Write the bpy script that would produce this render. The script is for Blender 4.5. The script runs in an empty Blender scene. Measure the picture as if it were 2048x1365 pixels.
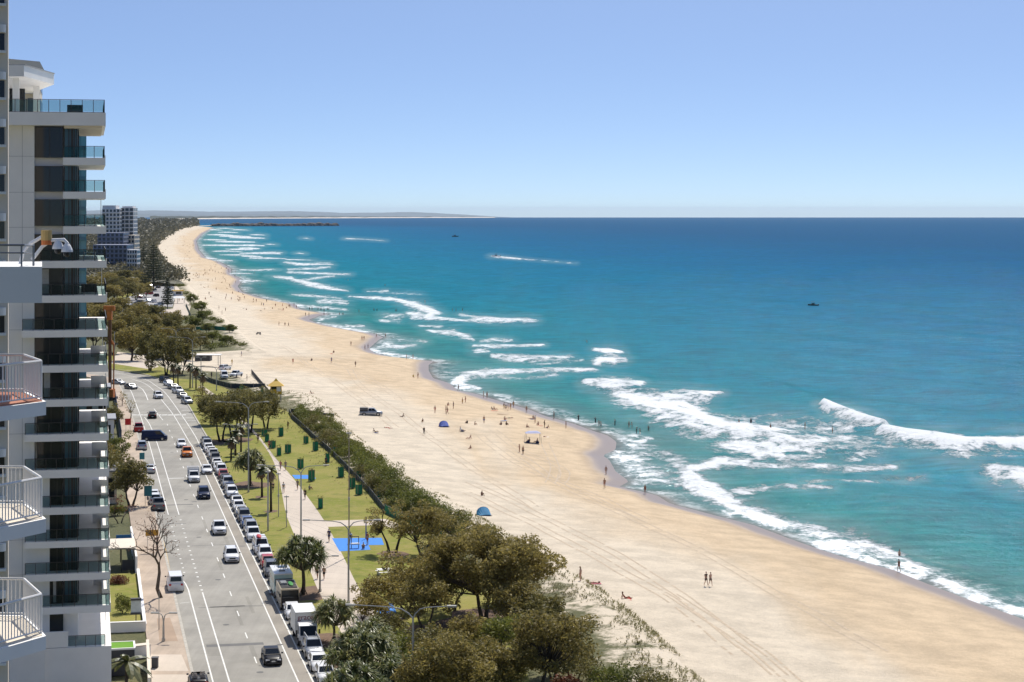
import bpy, bmesh, math, random
import numpy as np
from mathutils import Vector, Matrix, noise as mnoise
from mathutils.geometry import tessellate_polygon

scene = bpy.context.scene
col = scene.collection
R = math.radians
random.seed(7)

# ------------------------------------------------------------------ camera, sky, sun, exposure
FOCAL = 70.0                        # mm on a 36 mm sensor
W, H_ = 2048.0, 1365.0
F = FOCAL / 36.0 * W                # focal length in photograph pixels
EYE = 46.0                          # camera height above the road
HOR = 420.6                         # photograph row at eye level (the sea horizon dips below it)
RE = 7430000.0                      # earth radius with refraction
cam_d = bpy.data.cameras.new('camera')
cam = bpy.data.objects.new('camera', cam_d); col.objects.link(cam)
cam.location = (0, 0, EYE); cam.rotation_euler = (R(90), 0, 0)
cam_d.lens = FOCAL; cam_d.sensor_width = 36
cam_d.shift_y = -(H_ / 2 - HOR) / W
cam_d.clip_start = 1.0; cam_d.clip_end = 200000
scene.camera = cam

SUN_EL, SUN_AZ = R(56), R(14)       # azimuth to the right of the viewing direction
world = bpy.data.worlds.new('World'); scene.world = world; world.use_nodes = True
wt = world.node_tree; wt.nodes.clear()
w_out = wt.nodes.new('ShaderNodeOutputWorld'); w_bg = wt.nodes.new('ShaderNodeBackground')
w_sky = wt.nodes.new('ShaderNodeTexSky'); w_sky.sky_type = 'NISHITA'; w_sky.sun_disc = False
w_sky.sun_elevation = SUN_EL; w_sky.sun_rotation = SUN_AZ
w_sky.altitude = 0; w_sky.air_density = 1.0; w_sky.dust_density = 0.7; w_sky.ozone_density = 0.8
w_tc = wt.nodes.new('ShaderNodeTexCoord')
w_map = wt.nodes.new('ShaderNodeMapping'); w_map.vector_type = 'POINT'
w_map.inputs['Scale'].default_value = (1, 1, 3.0); w_map.inputs['Location'].default_value = (0, 0, 0.075)
w_nrm = wt.nodes.new('ShaderNodeVectorMath'); w_nrm.operation = 'NORMALIZE'
wt.links.new(w_tc.outputs['Generated'], w_map.inputs['Vector'])
wt.links.new(w_map.outputs['Vector'], w_nrm.inputs[0])
wt.links.new(w_nrm.outputs['Vector'], w_sky.inputs['Vector'])
w_wb = wt.nodes.new('ShaderNodeVectorMath'); w_wb.operation = 'MULTIPLY'; w_wb.inputs[1].default_value = (0.77, 0.86, 1.0)     # white balance of the sky
wt.links.new(w_sky.outputs['Color'], w_wb.inputs[0]); wt.links.new(w_wb.outputs['Vector'], w_bg.inputs['Color']); w_bg.inputs['Strength'].default_value = 0.1
wt.links.new(w_bg.outputs['Background'], w_out.inputs['Surface'])

sun_d = bpy.data.lights.new('sun', 'SUN'); sun_d.energy = 4.0; sun_d.angle = R(0.53); sun_d.color = (1.0, 0.945, 0.86)
sun = bpy.data.objects.new('sun', sun_d); col.objects.link(sun); sun.location = (60, 200, 150)
sd = Vector((math.sin(SUN_AZ) * math.cos(SUN_EL), math.cos(SUN_AZ) * math.cos(SUN_EL), math.sin(SUN_EL)))
sun.rotation_euler = sd.to_track_quat('Z', 'Y').to_euler()

vs = scene.view_settings; vs.view_transform = 'Standard'; vs.look = 'None'; vs.exposure = 0.31; vs.gamma = 1.0
vs.use_curve_mapping = False
scene.cycles.use_denoising = True
scene.cycles.max_bounces = 6; scene.cycles.diffuse_bounces = 4; scene.cycles.glossy_bounces = 3
scene.cycles.transmission_bounces = 4; scene.cycles.transparent_max_bounces = 12; scene.cycles.volume_bounces = 0
scene.cycles.caustics_reflective = False; scene.cycles.caustics_refractive = False

# ------------------------------------------------------------------ photograph row/column -> place
def P(x, y, z=0.0):
    """ground point at height z (before the earth's curvature) seen at photograph pixel x, y"""
    s = (y - HOR) / F; h = EYE - z
    q = max(s * s - 2 * h / RE, 0.0)
    D = RE * (s - math.sqrt(q))
    return Vector(((x - W / 2) / F * D, D, z - D * D / (2 * RE)))
def PD(x, D, z=0.0):
    return Vector(((x - W / 2) / F * D, D, z))
def lerp(a, b, t): return a + (b - a) * t
ROAD_T = math.atan2(850.0, F)       # the road runs this far to the left of the view axis
RDIR = Vector((-math.sin(ROAD_T), math.cos(ROAD_T), 0)); RNRM = Vector((math.cos(ROAD_T), math.sin(ROAD_T), 0))

# ------------------------------------------------------------------ materials
MATS = {}
def srgb(r, g, b):
    f = lambda c: (c / 255 / 12.92) if c / 255 <= 0.04045 else ((c / 255 + 0.055) / 1.055) ** 2.4
    return (f(r), f(g), f(b))
def nd(t, typ, ins=None, **kw):
    n = t.nodes.new(typ)
    for k, v in kw.items(): setattr(n, k, v)
    for k, v in (ins or {}).items():
        if hasattr(v, 'is_linked') or hasattr(v, 'links'): t.links.new(v, n.inputs[k])
        else: n.inputs[k].default_value = v
    return n
def c4(c): return (c[0], c[1], c[2], 1.0)
def ramp(t, fac, stops, interp='LINEAR'):
    n = t.nodes.new('ShaderNodeValToRGB'); cr = n.color_ramp; cr.interpolation = interp
    while len(cr.elements) < len(stops): cr.elements.new(0.5)
    for e, (p, c) in zip(cr.elements, stops): e.position = p; e.color = c4(c) if len(c) == 3 else c
    t.links.new(fac, n.inputs['Fac']); return n
def base_mat(name):
    m = bpy.data.materials.new(name); m.use_nodes = True
    t = m.node_tree; return m, t, t.nodes['Principled BSDF']
def mat(name, c, rough=0.6, metal=0.0, var=0.12, scale=1.5, spec=0.5, bump=0.0, coat=0.0):
    """plain painted / rendered surface with slight tone variation and wear"""
    if name in MATS: return MATS[name]
    m, t, b = base_mat(name)
    geo = nd(t, 'ShaderNodeNewGeometry')
    n1 = nd(t, 'ShaderNodeTexNoise', {'Vector': geo.outputs['Position'], 'Scale': scale, 'Detail': 5.0, 'Roughness': 0.65})
    mr = nd(t, 'ShaderNodeMapRange', {'Value': n1.outputs['Fac'], 'From Min': 0.3, 'From Max': 0.7, 'To Min': 1 - var, 'To Max': 1 + var})
    mx = nd(t, 'ShaderNodeVectorMath', operation='SCALE'); mx.inputs[0].default_value = c
    t.links.new(mr.outputs['Result'], mx.inputs['Scale'])
    t.links.new(mx.outputs['Vector'], b.inputs['Base Color'])
    b.inputs['Roughness'].default_value = rough; b.inputs['Metallic'].default_value = metal
    b.inputs['Specular IOR Level'].default_value = spec; b.inputs['Coat Weight'].default_value = coat
    if bump:
        bp = nd(t, 'ShaderNodeBump', {'Height': n1.outputs['Fac'], 'Strength': 0.6, 'Distance': bump}); t.links.new(bp.outputs['Normal'], b.inputs['Normal'])
    MATS[name] = m; return m
def glass_mat(name, c=(0.03, 0.05, 0.06), alpha=1.0, rough=0.05):
    if name in MATS: return MATS[name]
    m, t, b = base_mat(name)
    b.inputs['Base Color'].default_value = c4(c); b.inputs['Roughness'].default_value = rough
    b.inputs['Specular IOR Level'].default_value = 0.38
    if alpha < 1:
        tr = nd(t, 'ShaderNodeBsdfTransparent', {'Color': (0.80, 0.92, 0.92, 1)})
        mx = nd(t, 'ShaderNodeMixShader', {'Fac': alpha}); out = t.nodes['Material Output']
        t.links.new(tr.outputs[0], mx.inputs[1]); t.links.new(b.outputs[0], mx.inputs[2]); t.links.new(mx.outputs[0], out.inputs['Surface'])
    MATS[name] = m; return m
def leaf_mat(name, c0, c1, c2, trans=0.25, rough=0.6):
    """foliage: every leaf takes its own tone between three"""
    if name in MATS: return MATS[name]
    m, t, b = base_mat(name)
    geo = nd(t, 'ShaderNodeNewGeometry'); oi = nd(t, 'ShaderNodeObjectInfo')
    n1 = nd(t, 'ShaderNodeTexNoise', {'Vector': geo.outputs['Position'], 'Scale': 0.45, 'Detail': 2.0})
    ad = nd(t, 'ShaderNodeMath', {0: geo.outputs['Random Per Island'], 1: n1.outputs['Fac']}, operation='ADD')
    ad2 = nd(t, 'ShaderNodeMath', {0: oi.outputs['Random'], 1: 0.35}, operation='MULTIPLY')
    ad3 = nd(t, 'ShaderNodeMath', {0: ad.outputs[0], 1: ad2.outputs[0]}, operation='ADD')
    mr = nd(t, 'ShaderNodeMapRange', {'Value': ad3.outputs[0], 'From Min': 0.25, 'From Max': 1.75})
    rp = ramp(t, mr.outputs[0], [(0.0, c0), (0.5, c1), (1.0, c2)])
    t.links.new(rp.outputs['Color'], b.inputs['Base Color']); b.inputs['Roughness'].default_value = rough
    b.inputs['Specular IOR Level'].default_value = 0.35
    tl = nd(t, 'ShaderNodeBsdfTranslucent', {'Color': rp.outputs['Color']})
    mx = nd(t, 'ShaderNodeMixShader', {'Fac': trans}); out = t.nodes['Material Output']
    t.links.new(b.outputs[0], mx.inputs[1]); t.links.new(tl.outputs[0], mx.inputs[2]); t.links.new(mx.outputs[0], out.inputs['Surface'])
    MATS[name] = m; return m

# ------------------------------------------------------------------ mesh builder
class MB:
    def __init__(s): s.v = []; s.f = []; s.m = []
    def quad(s, pts, mi=0):
        i = len(s.v); s.v += [tuple(p) for p in pts]; s.f.append(tuple(range(i, i + len(pts)))); s.m.append(mi)
    def box(s, x0, x1, y0, y1, z0, z1, mi=0, M=None):
        i = len(s.v)
        pts = [Vector((x, y, z)) for z in (z0, z1) for y in (y0, y1) for x in (x0, x1)]
        s.v += [tuple(M @ p) if M else tuple(p) for p in pts]
        for f in ((0, 2, 3, 1), (4, 5, 7, 6), (0, 1, 5, 4), (2, 6, 7, 3), (0, 4, 6, 2), (1, 3, 7, 5)):
            s.f.append(tuple(i + k for k in f)); s.m.append(mi)
    def tube(s, pts, rad, n=6, mi=0, cap=True):
        pts = [Vector(p) for p in pts]
        if not isinstance(rad, (list, tuple)): rad = [rad] * len(pts)
        i0 = len(s.v)
        for k, p in enumerate(pts):
            d = (pts[min(k + 1, len(pts) - 1)] - pts[max(k - 1, 0)]).normalized()
            a = d.orthogonal().normalized() if abs(d.z) > 0.9 else d.cross(Vector((0, 0, 1))).normalized()
            if abs(d.z) > 0.9: a = (Vector((1, 0, 0)) - d * d.x).normalized()
            b = d.cross(a)
            for j in range(n):
                t = 2 * math.pi * j / n; q = p + (a * math.cos(t) + b * math.sin(t)) * rad[k]; s.v.append(tuple(q))
        for k in range(len(pts) - 1):
            for j in range(n):
                a0 = i0 + k * n + j; a1 = i0 + k * n + (j + 1) % n
                s.f.append((a0, a1, a1 + n, a0 + n)); s.m.append(mi)
        if cap:
            s.f.append(tuple(i0 + j for j in reversed(range(n)))); s.m.append(mi)
            s.f.append(tuple(i0 + (len(pts) - 1) * n + j for j in range(n))); s.m.append(mi)
    def prism(s, poly, z0, z1, mi=0, M=None):
        """vertical prism over an xy polygon"""
        i = len(s.v); n = len(poly)
        for z in (z0, z1):
            for p in poly:
                q = Vector((p[0], p[1], z)); s.v.append(tuple(M @ q) if M else tuple(q))
        for tri in tessellate_polygon([[Vector((p[0], p[1], 0)) for p in poly]]):
            s.f.append((i + n + tri[0], i + n + tri[1], i + n + tri[2])); s.m.append(mi)
            s.f.append((i + tri[2], i + tri[1], i + tri[0])); s.m.append(mi)
        for k in range(n):
            k2 = (k + 1) % n; s.f.append((i + k, i + k2, i + n + k2, i + n + k)); s.m.append(mi)
    def ball(s, c, r, nu=10, nv=7, mi=0, fn=None):
        c = Vector(c); r = Vector(r if isinstance(r, (tuple, list)) else (r, r, r)); i0 = len(s.v)
        for a in range(nv + 1):
            th = math.pi * a / nv
            for b in range(nu):
                ph = 2 * math.pi * b / nu
                d = Vector((math.sin(th) * math.cos(ph), math.sin(th) * math.sin(ph), math.cos(th)))
                if fn: d = fn(d)
                s.v.append((c.x + d.x * r.x, c.y + d.y * r.y, c.z + d.z * r.z))
        for a in range(nv):
            for b in range(nu):
                p0 = i0 + a * nu + b; p1 = i0 + a * nu + (b + 1) % nu
                s.f.append((p0, p0 + nu, p1 + nu, p1)); s.m.append(mi)
    def mesh(s, name, mats, smooth=False):
        me = bpy.data.meshes.new(name); me.from_pydata(s.v, [], s.f)
        for m in (mats if isinstance(mats, (list, tuple)) else [mats]): me.materials.append(m)
        if any(s.m): me.polygons.foreach_set('material_index', s.m)
        bm = bmesh.new(); bm.from_mesh(me); bmesh.ops.remove_doubles(bm, verts=bm.verts, dist=1e-5) if smooth else None
        bmesh.ops.recalc_face_normals(bm, faces=bm.faces); bm.to_mesh(me); bm.free()
        if smooth: me.polygons.foreach_set('use_smooth', [True] * len(me.polygons))
        me.update(); return me
    def build(s, name, mats, parent=None, smooth=False, loc=None):
        return add(name, s.mesh(name, mats, smooth), parent, loc)
def add(name, me, parent=None, loc=None, rz=None):
    o = bpy.data.objects.new(name, me); col.objects.link(o)
    if parent is not None: o.parent = parent
    if loc is not None: o.location = loc
    if rz is not None: o.rotation_euler = (0, 0, rz)
    return o
def tag(o, label=None, cat=None, group=None, kind=None):
    if label: o['label'] = label
    if cat: o['category'] = cat
    if group: o['group'] = group
    if kind: o['kind'] = kind
    return o
def thing(name, label, cat, loc=(0, 0, 0), rz=0.0, group=None, scale=None):
    o = bpy.data.objects.new(name, None); col.objects.link(o); o.location = loc; o.rotation_euler = (0, 0, rz)
    if scale: o.scale = (scale, scale, scale)
    o.empty_display_size = 0.3
    return tag(o, label, cat, group)
def dup(root, loc, rz=0.0, label=None, group=None, scale=None, mats=None):
    """copy of a thing with copies of its parts and sub-parts; mats: {part name: material} put on the copies"""
    def cp(o, par):
        c = o.copy(); col.objects.link(c); c.parent = par
        if mats and o.type == 'MESH':
            k = o.name.split('.')[0]
            if k in mats:
                c.material_slots[0].link = 'OBJECT'; c.material_slots[0].material = mats[k]
        for ch in o.children: cp(ch, c)
        return c
    r = cp(root, None); r.location = loc; r.rotation_euler = (0, 0, rz)
    if scale: r.scale = (scale, scale, scale)
    if label: r['label'] = label
    if group: r['group'] = group
    return r
def sheet(name, pts, z, m, skirt=0.0, parent=None):
    """flat polygon through world xy points with an optional skirt below its edge"""
    mb = MB(); n = len(pts); i = 0
    mb.v = [(p[0], p[1], z) for p in pts]
    for tri in tessellate_polygon([[Vector((p[0], p[1], 0)) for p in pts]]): mb.f.append(tuple(tri)); mb.m.append(0)
    if skirt:
        mb.v += [(p[0], p[1], z - skirt) for p in pts]
        for k in range(n):
            k2 = (k + 1) % n; mb.f.append((k, k2, n + k2, n + k)); mb.m.append(0)
    return mb.build(name, m, parent)
def strip(name, left, right, z, m, parent=None):
    mb = MB(); n = len(left)
    for a, b in zip(left, right): mb.v += [(a[0], a[1], z), (b[0], b[1], z)]
    for k in range(n - 1): mb.f.append((2 * k, 2 * k + 1, 2 * k + 3, 2 * k + 2)); mb.m.append(0)
    return mb.build(name, m, parent)
def offset_line(pts, w):
    """left/right offsets of a world polyline"""
    L, Rr = [], []
    for k, p in enumerate(pts):
        d = (Vector(pts[min(k + 1, len(pts) - 1)]) - Vector(pts[max(k - 1, 0)])); d.z = 0; d.normalize()
        nn = Vector((-d.y, d.x, 0)); L.append(Vector(p) + nn * w / 2); Rr.append(Vector(p) - nn * w / 2)
    return L, Rr
def smooth_line(pts, n=8):
    """catmull-rom through world points"""
    pts = [Vector(p) for p in pts]; out = []
    for k in range(len(pts) - 1):
        p0, p1, p2, p3 = pts[max(k - 1, 0)], pts[k], pts[k + 1], pts[min(k + 2, len(pts) - 1)]
        for j in range(n):
            t = j / n
            out.append(0.5 * ((2 * p1) + (p2 - p0) * t + (2 * p0 - 5 * p1 + 4 * p2 - p3) * t * t + (3 * p1 - p0 - 3 * p2 + p3) * t ** 3))
    out.append(pts[-1]); return out

# ================================================================== the coast: land, beach, sea
SEA = -5.0
TOE_PX = [(1900,1900),(1560,1500),(1400,1365),(1330,1290),(1240,1210),(1150,1150),(1040,1085),(940,1025),(870,985),(800,950),(743,898),(703,868),(680,838),
          (637,800),(600,788),(556,786),(515,760),(500,747),(385,744),(352,728),(356,713),(536,707),(505,684),(470,655),(442,628),(405,602),(388,580),
          (372,566),(345,556),(333,545),(318,520),(308,505),(318,488),(335,474),(360,460),(395,453)]
WATER_PX = [(2700,1560),(2300,1345),(2048,1238),(1945,1200),(1864,1171),(1784,1139),(1703,1119),(1650,1103),(1582,1079),(1510,1051),(1441,1034),(1380,1018),(1342,1009),(1315,992),
            (1274,981),(1236,975),(1258,963),(1231,943),(1219,921),(1205,911),(1231,900),(1233,884),(1215,871),(1182,861),(1151,849),(1100,835),(1089,832),
            (1057,819),(1014,807),(977,796),(947,787),(915,781),(900,767),(866,757),(857,742),(857,730),(868,723),(824,719),(780,714),(747,706),(738,697),
            (756,681),(767,675),(747,668),(714,663),(670,655),(632,646),(617,640),(640,631),(664,629),(626,624),(600,619),(590,609),(531,599),(484,585),(475,573),
            (484,560),(462,549),(462,538),(438,524),(411,516),(397,501),(392,482),(405,468),(421,459),(434,453.2)]
toe_w = [P(x, y, -0.5) for x, y in TOE_PX]; wat_w = [P(x, y, SEA) for x, y in WATER_PX]
def as_fn(pts):
    D = np.array([p.y for p in pts]); X = np.array([p.x for p in pts]); o = np.argsort(D); return D[o], X[o]
tD, tX = as_fn(toe_w); wD, wX = as_fn(wat_w)
D_END = float(min(tD[-1], wD[-1]))
def toeX(D): return np.interp(D, tD, tX)
def watX(D): return np.interp(D, wD, wX)
def beach_z(X, D):
    """height of the sand (before curvature)"""
    a = toeX(D); b = watX(D); t = (X - a) / np.maximum(b - a, 3.0)
    t1 = np.clip(t, 0, 1); z = -0.5 + (SEA + 0.5) * (0.75 * t1 + 0.25 * t1 ** 3)
    return z - np.clip(X - b, 0, 60) * 0.05
def ground_z(X, D):
    if X < toeX(D): return 0.12
    return float(beach_z(X, D))
def PB(x, y):
    """point of the beach, shallow water or park seen at pixel x, y"""
    z = -2.0
    for _ in range(14):
        p = P(x, y, z); g = ground_z(p.x, p.y); g = max(g, SEA - 0.6)
        z = lerp(z, g, 0.6)
    p = P(x, y, z); p.z = z - p.y ** 2 / (2 * RE); return p
def curve(z, D): return z - D * D / (2 * RE)
def grid_mesh(name, X, D, Z, attrs, m, smooth=True):
    nr, nc = X.shape
    co = np.stack([X, D, Z - D * D / (2 * RE)], -1).reshape(-1, 3).astype(np.float32)
    i = np.arange(nr * nc).reshape(nr, nc)
    q = np.stack([i[:-1, :-1], i[:-1, 1:], i[1:, 1:], i[1:, :-1]], -1).reshape(-1, 4)
    me = bpy.data.meshes.new(name); me.vertices.add(len(co)); me.vertices.foreach_set('co', co.ravel())
    me.loops.add(q.size); me.loops.foreach_set('vertex_index', q.ravel().astype(np.int32))
    me.polygons.add(len(q)); me.polygons.foreach_set('loop_start', (np.arange(len(q)) * 4).astype(np.int32))
    me.polygons.foreach_set('use_smooth', np.full(len(q), smooth))
    for k, a in attrs.items():
        at = me.attributes.new(k, 'FLOAT', 'POINT'); at.data.foreach_set('value', a.reshape(-1).astype(np.float32))
    me.materials.append(m); me.update(calc_edges=True); me.validate()
    return add(name, me)
def attr(t, name): return nd(t, 'ShaderNodeAttribute', attribute_name=name).outputs['Fac']
def mixc(t, fac, a, b, mode='MIX'):
    n = nd(t, 'ShaderNodeMix', data_type='RGBA', blend_type=mode)
    for k, v in ((0, fac), (6, a), (7, b)):
        if hasattr(v, 'is_linked'): t.links.new(v, n.inputs[k])
        else: n.inputs[k].default_value = c4(v) if isinstance(v, tuple) else v
    return n.outputs[2]
def mth(t, op, a, b=0.0, clamp=False):
    n = nd(t, 'ShaderNodeMath', operation=op); n.use_clamp = clamp
    for k, v in ((0, a), (1, b)):
        if hasattr(v, 'is_linked'): t.links.new(v, n.inputs[k])
        else: n.inputs[k].default_value = v
    return n.outputs[0]
def noise_fac(t, vec, scale, detail=4.0, rough=0.6, dist=0.0):
    return nd(t, 'ShaderNodeTexNoise', {'Vector': vec, 'Scale': scale, 'Detail': detail, 'Roughness': rough, 'Distortion': dist}).outputs['Fac']
def sstep(t, v, a, b, lo=0.0, hi=1.0):
    n = nd(t, 'ShaderNodeMapRange', {'Value': v, 'From Min': a, 'From Max': b, 'To Min': lo, 'To Max': hi}, interpolation_type='SMOOTHSTEP'); return n.outputs[0]
def pos_scaled(t, sx, sy, sz=1.0, rot=0.0):
    g = nd(t, 'ShaderNodeNewGeometry'); mp = nd(t, 'ShaderNodeMapping', {'Vector': g.outputs['Position']})
    mp.inputs['Scale'].default_value = (sx, sy, sz); mp.inputs['Rotation'].default_value = (0, 0, rot); return mp.outputs[0]

# ---- sand
SAND_DRY, SAND_DAMP, SAND_WET = (0.64, 0.55, 0.42), (0.60, 0.465, 0.305), (0.235, 0.175, 0.13)
def make_sand():
    m, t, b = base_mat('beach_sand')
    p1 = pos_scaled(t, 1, 1); along = pos_scaled(t, 1.0, 0.16, 1, ROAD_T * 1.6)
    tt = attr(t, 'across'); off = attr(t, 'offshore')
    n_big = noise_fac(t, along, 0.045, 4.0, 0.6, 0.6); n_mid = noise_fac(t, p1, 0.22, 6.0, 0.65); n_fine = noise_fac(t, p1, 2.6, 5.0, 0.75)
    damp_v = mth(t, 'ADD', tt, mth(t, 'MULTIPLY', mth(t, 'SUBTRACT', n_big, 0.5), 0.95))
    damp = sstep(t, damp_v, 0.26, 0.66)
    ripple = mth(t, 'MULTIPLY', sstep(t, noise_fac(t, along, 0.07, 3.0, 0.55), 0.5, 0.62), damp)
    c = mixc(t, damp, SAND_DRY, SAND_DAMP)
    c = mixc(t, mth(t, 'MULTIPLY', ripple, 0.4), c, (0.50, 0.375, 0.23))
    v = mth(t, 'ADD', sstep(t, n_mid, 0.3, 0.7, 0.82, 1.08), mth(t, 'MULTIPLY', mth(t, 'SUBTRACT', n_fine, 0.5), 0.55))
    sc = nd(t, 'ShaderNodeVectorMath', operation='SCALE'); t.links.new(c, sc.inputs[0]); t.links.new(v, sc.inputs['Scale'])
    wet = sstep(t, mth(t, 'ADD', off, mth(t, 'MULTIPLY', mth(t, 'SUBTRACT', n_big, 0.5), 6.0)), -7.5, -2.2)
    c2 = mixc(t, wet, sc.outputs[0], SAND_WET)
    t.links.new(c2, b.inputs['Base Color'])
    t.links.new(sstep(t, wet, 0.2, 1.0, 0.95, 0.36), b.inputs['Roughness']); b.inputs['Specular IOR Level'].default_value = 0.3
    hgt = mth(t, 'ADD', mth(t, 'MULTIPLY', n_fine, 0.6), mth(t, 'MULTIPLY', n_mid, 0.5))
    dry = mth(t, 'SUBTRACT', 1.0, wet)
    bp = nd(t, 'ShaderNodeBump', {'Height': mth(t, 'MULTIPLY', hgt, dry), 'Strength': 0.75, 'Distance': 0.4}); t.links.new(bp.outputs['Normal'], b.inputs['Normal'])
    return m
M_SAND = make_sand()
rowsD = np.concatenate([np.arange(60, 190, 8.0), np.geomspace(190, D_END, 420)])
tcol = np.concatenate([np.linspace(0, 1, 70), np.array([1.02, 1.05, 1.1, 1.2])])
a = toeX(rowsD)[:, None]; bW = watX(rowsD)[:, None]
Xb = a + (bW - a) * np.minimum(tcol, 1)[None, :] + np.clip(tcol[None, :] - 1, 0, 1) * 250
Db = np.broadcast_to(rowsD[:, None], Xb.shape).copy()
Zb = beach_z(Xb, Db)
rng = np.random.default_rng(3)
for k in range(40):       # low swales and wheel-worn hollows in the dry sand
    ang = rng.uniform(0, 6.28); wl = rng.uniform(9, 60); kx, ky = math.cos(ang) / wl * 6.28, math.sin(ang) / wl * 6.28
    Zb += 0.012 * math.sqrt(wl / 9) * np.sin(kx * Xb + ky * Db + rng.uniform(0, 6.28)) * np.clip((bW - Xb) / 20, 0, 1) * np.clip((Xb - a) / 6, 0, 1)
beach = grid_mesh('beach', Xb, Db, Zb, {'across': np.clip((Xb - a) / np.maximum(bW - a, 3), 0, 1.2), 'offshore': Xb - bW}, M_SAND)
tag(beach, 'pale sandy beach curving along the shore', None, None, 'structure')

# ---- land behind the beach
def make_land():
    m, t, b = base_mat('coastal_ground')
    p1 = pos_scaled(t, 1, 1); off = attr(t, 'inland')
    n1 = noise_fac(t, p1, 0.3, 6.0, 0.7); n2 = noise_fac(t, p1, 2.2, 5.0, 0.7); n3 = noise_fac(t, p1, 0.05, 3.0)
    grass = mixc(t, sstep(t, n3, 0.35, 0.65), (0.10, 0.10, 0.035), (0.17, 0.15, 0.065))
    grass = mixc(t, sstep(t, n2, 0.35, 0.7), grass, (0.065, 0.075, 0.022))
    bare = mth(t, 'ADD', mth(t, 'MULTIPLY', off, -0.055), mth(t, 'MULTIPLY', n1, 1.9))
    fac = sstep(t, bare, 0.42, 0.78)
    c = mixc(t, fac, grass, SAND_DRY)
    t.links.new(c, b.inputs['Base Color']); b.inputs['Roughness'].default_value = 0.95
    bp = nd(t, 'ShaderNodeBump', {'Height': n2, 'Strength': 0.7, 'Distance': 0.3}); t.links.new(bp.outputs['Normal'], b.inputs['Normal'])
    return m
M_LAND = make_land()
lrows = np.concatenate([np.array([-400., 0, 40, 80, 120]), np.arange(140, 620, 2.5), np.geomspace(620, 6300, 100)])
loff = np.array([0, 0.6, 1.5, 3, 5, 8, 12, 17, 24, 34, 50, 90, 200, 600, 3000, 20000.])
zoff = np.array([-0.62, -0.35, 0.1, 0.45, 0.5, 0.2, -0.02, -0.08, -0.08, -0.08, -0.08, -0.08, -0.08, -0.08, -0.08, -0.08])
ta = toeX(lrows)[:, None]; Xl = ta + 0.25 - loff[None, :]; Dl = np.broadcast_to(lrows[:, None], Xl.shape).copy()
Zl = np.broadcast_to(zoff[None, :], Xl.shape).copy()
flat = ((lrows > 520) & (lrows < 640))[:, None]; Zl = np.where(flat, np.minimum(Zl, -0.08), Zl)
ground = grid_mesh('ground', Xl, Dl, Zl, {'inland': np.broadcast_to(loff[None, :], Xl.shape).copy()}, M_LAND)
tag(ground, None, None, None, 'structure')

# ---- sea
S = []            # foam strokes: ([(column, row, half height)...], strength, crest height)
def foam(st, pts, h=0.0): S.append(([(x, y, w * (.66 if y < 600 else .85 if y < 700 else 1)) for x, y, w in pts], st, h))
foam(1.0, [(1372,948,10),(1385,965,12),(1420,985,14),(1455,1005,15),(1500,1028,13),(1560,1048,12),(1620,1058,13),(1680,1076,15),(1720,1093,14),(1790,1116,11),(1850,1148,9),(1900,1173,9),(1960,1201,8),(2048,1226,8),(2200,1290,10)], .25)
foam(1.0, [(1372,945,10),(1400,934,11),(1450,925,11),(1500,930,9),(1560,932,7),(1650,933,8),(1720,935,8),(1790,930,4)], .2)
foam(.9, [(1440,987,6),(1520,980,6),(1580,978,4),(1660,982,3)]); foam(.7, [(1600,970,2),(1700,965,4),(1790,957,4),(1850,953,2)])
foam(1.2, [(1175,764,4),(1205,768,9),(1240,772,10),(1282,770,4)], .5)
foam(1.2, [(1235,788,6),(1270,798,15),(1320,807,18),(1380,798,13),(1440,789,3)], .5)
foam(1.2, [(1290,812,7),(1330,828,15),(1390,848,18),(1450,862,16),(1520,868,12),(1560,880,8)], .5)
foam(.85, [(1450,855,16),(1520,855,20),(1600,855,16),(1690,858,10)]); foam(.8, [(1440,893,9),(1480,888,18),(1540,888,22),(1620,886,22),(1700,884,18),(1770,890,9)])
foam(.95, [(1480,905,9),(1530,912,14),(1600,915,9),(1640,905,8)]); foam(.7, [(1380,830,8),(1460,832,8),(1560,840,6),(1640,846,4)])
foam(1.25, [(1648,814,4),(1665,823,8),(1700,836,9),(1740,849,8),(1768,857,5)], 1.8)
foam(1.25, [(1768,866,7),(1810,876,11),(1870,885,15),(1930,896,17),(1990,893,15),(2060,890,15),(2250,894,14)], 1.8)
foam(1.2, [(1990,944,10),(2020,950,14),(2060,960,15),(2200,975,10)], .8)
foam(.62, [(1235,912,12),(1280,920,20),(1330,935,20),(1372,946,16)]); foam(.6, [(1240,935,10),(1290,950,14),(1340,960,10)])
foam(1.0, [(1265,890,6),(1275,885,5),(1288,881,3)]); foam(.9, [(1252,868,2),(1270,872,4),(1300,876,3)])
foam(1.1, [(1192,700,3),(1215,703,7),(1240,704,3)], .5); foam(1.1, [(1192,727,4),(1205,721,7),(1225,720,7),(1248,722,3)], .4)
foam(1.1, [(912,764,5),(935,751,7),(985,745,6),(1050,742,4),(1120,741,4),(1185,741,4)], .3); foam(1.1, [(914,766,5),(925,774,6),(957,778,4)])
foam(.8, [(960,755,2),(1040,757,2),(1110,750,3)])
foam(1.1, [(950,694,3),(975,694,5),(1020,692,4),(1085,690,2)], .4); foam(1.1, [(957,703,4),(972,704,3)]); foam(1.0, [(965,682,3),(990,679,4),(1022,680,3)])
foam(1.0, [(988,712,3),(1020,716,6),(1060,716,5),(1140,714,3)], .2); foam(.7, [(1060,725,5),(1110,722,5),(1160,720,3)])
foam(1.1, [(547,556,1.5),(580,558,4),(625,570,7),(660,577,5),(695,581,2)], .3); foam(1.0, [(600,560,2),(640,556,3),(668,553,2)])
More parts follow.
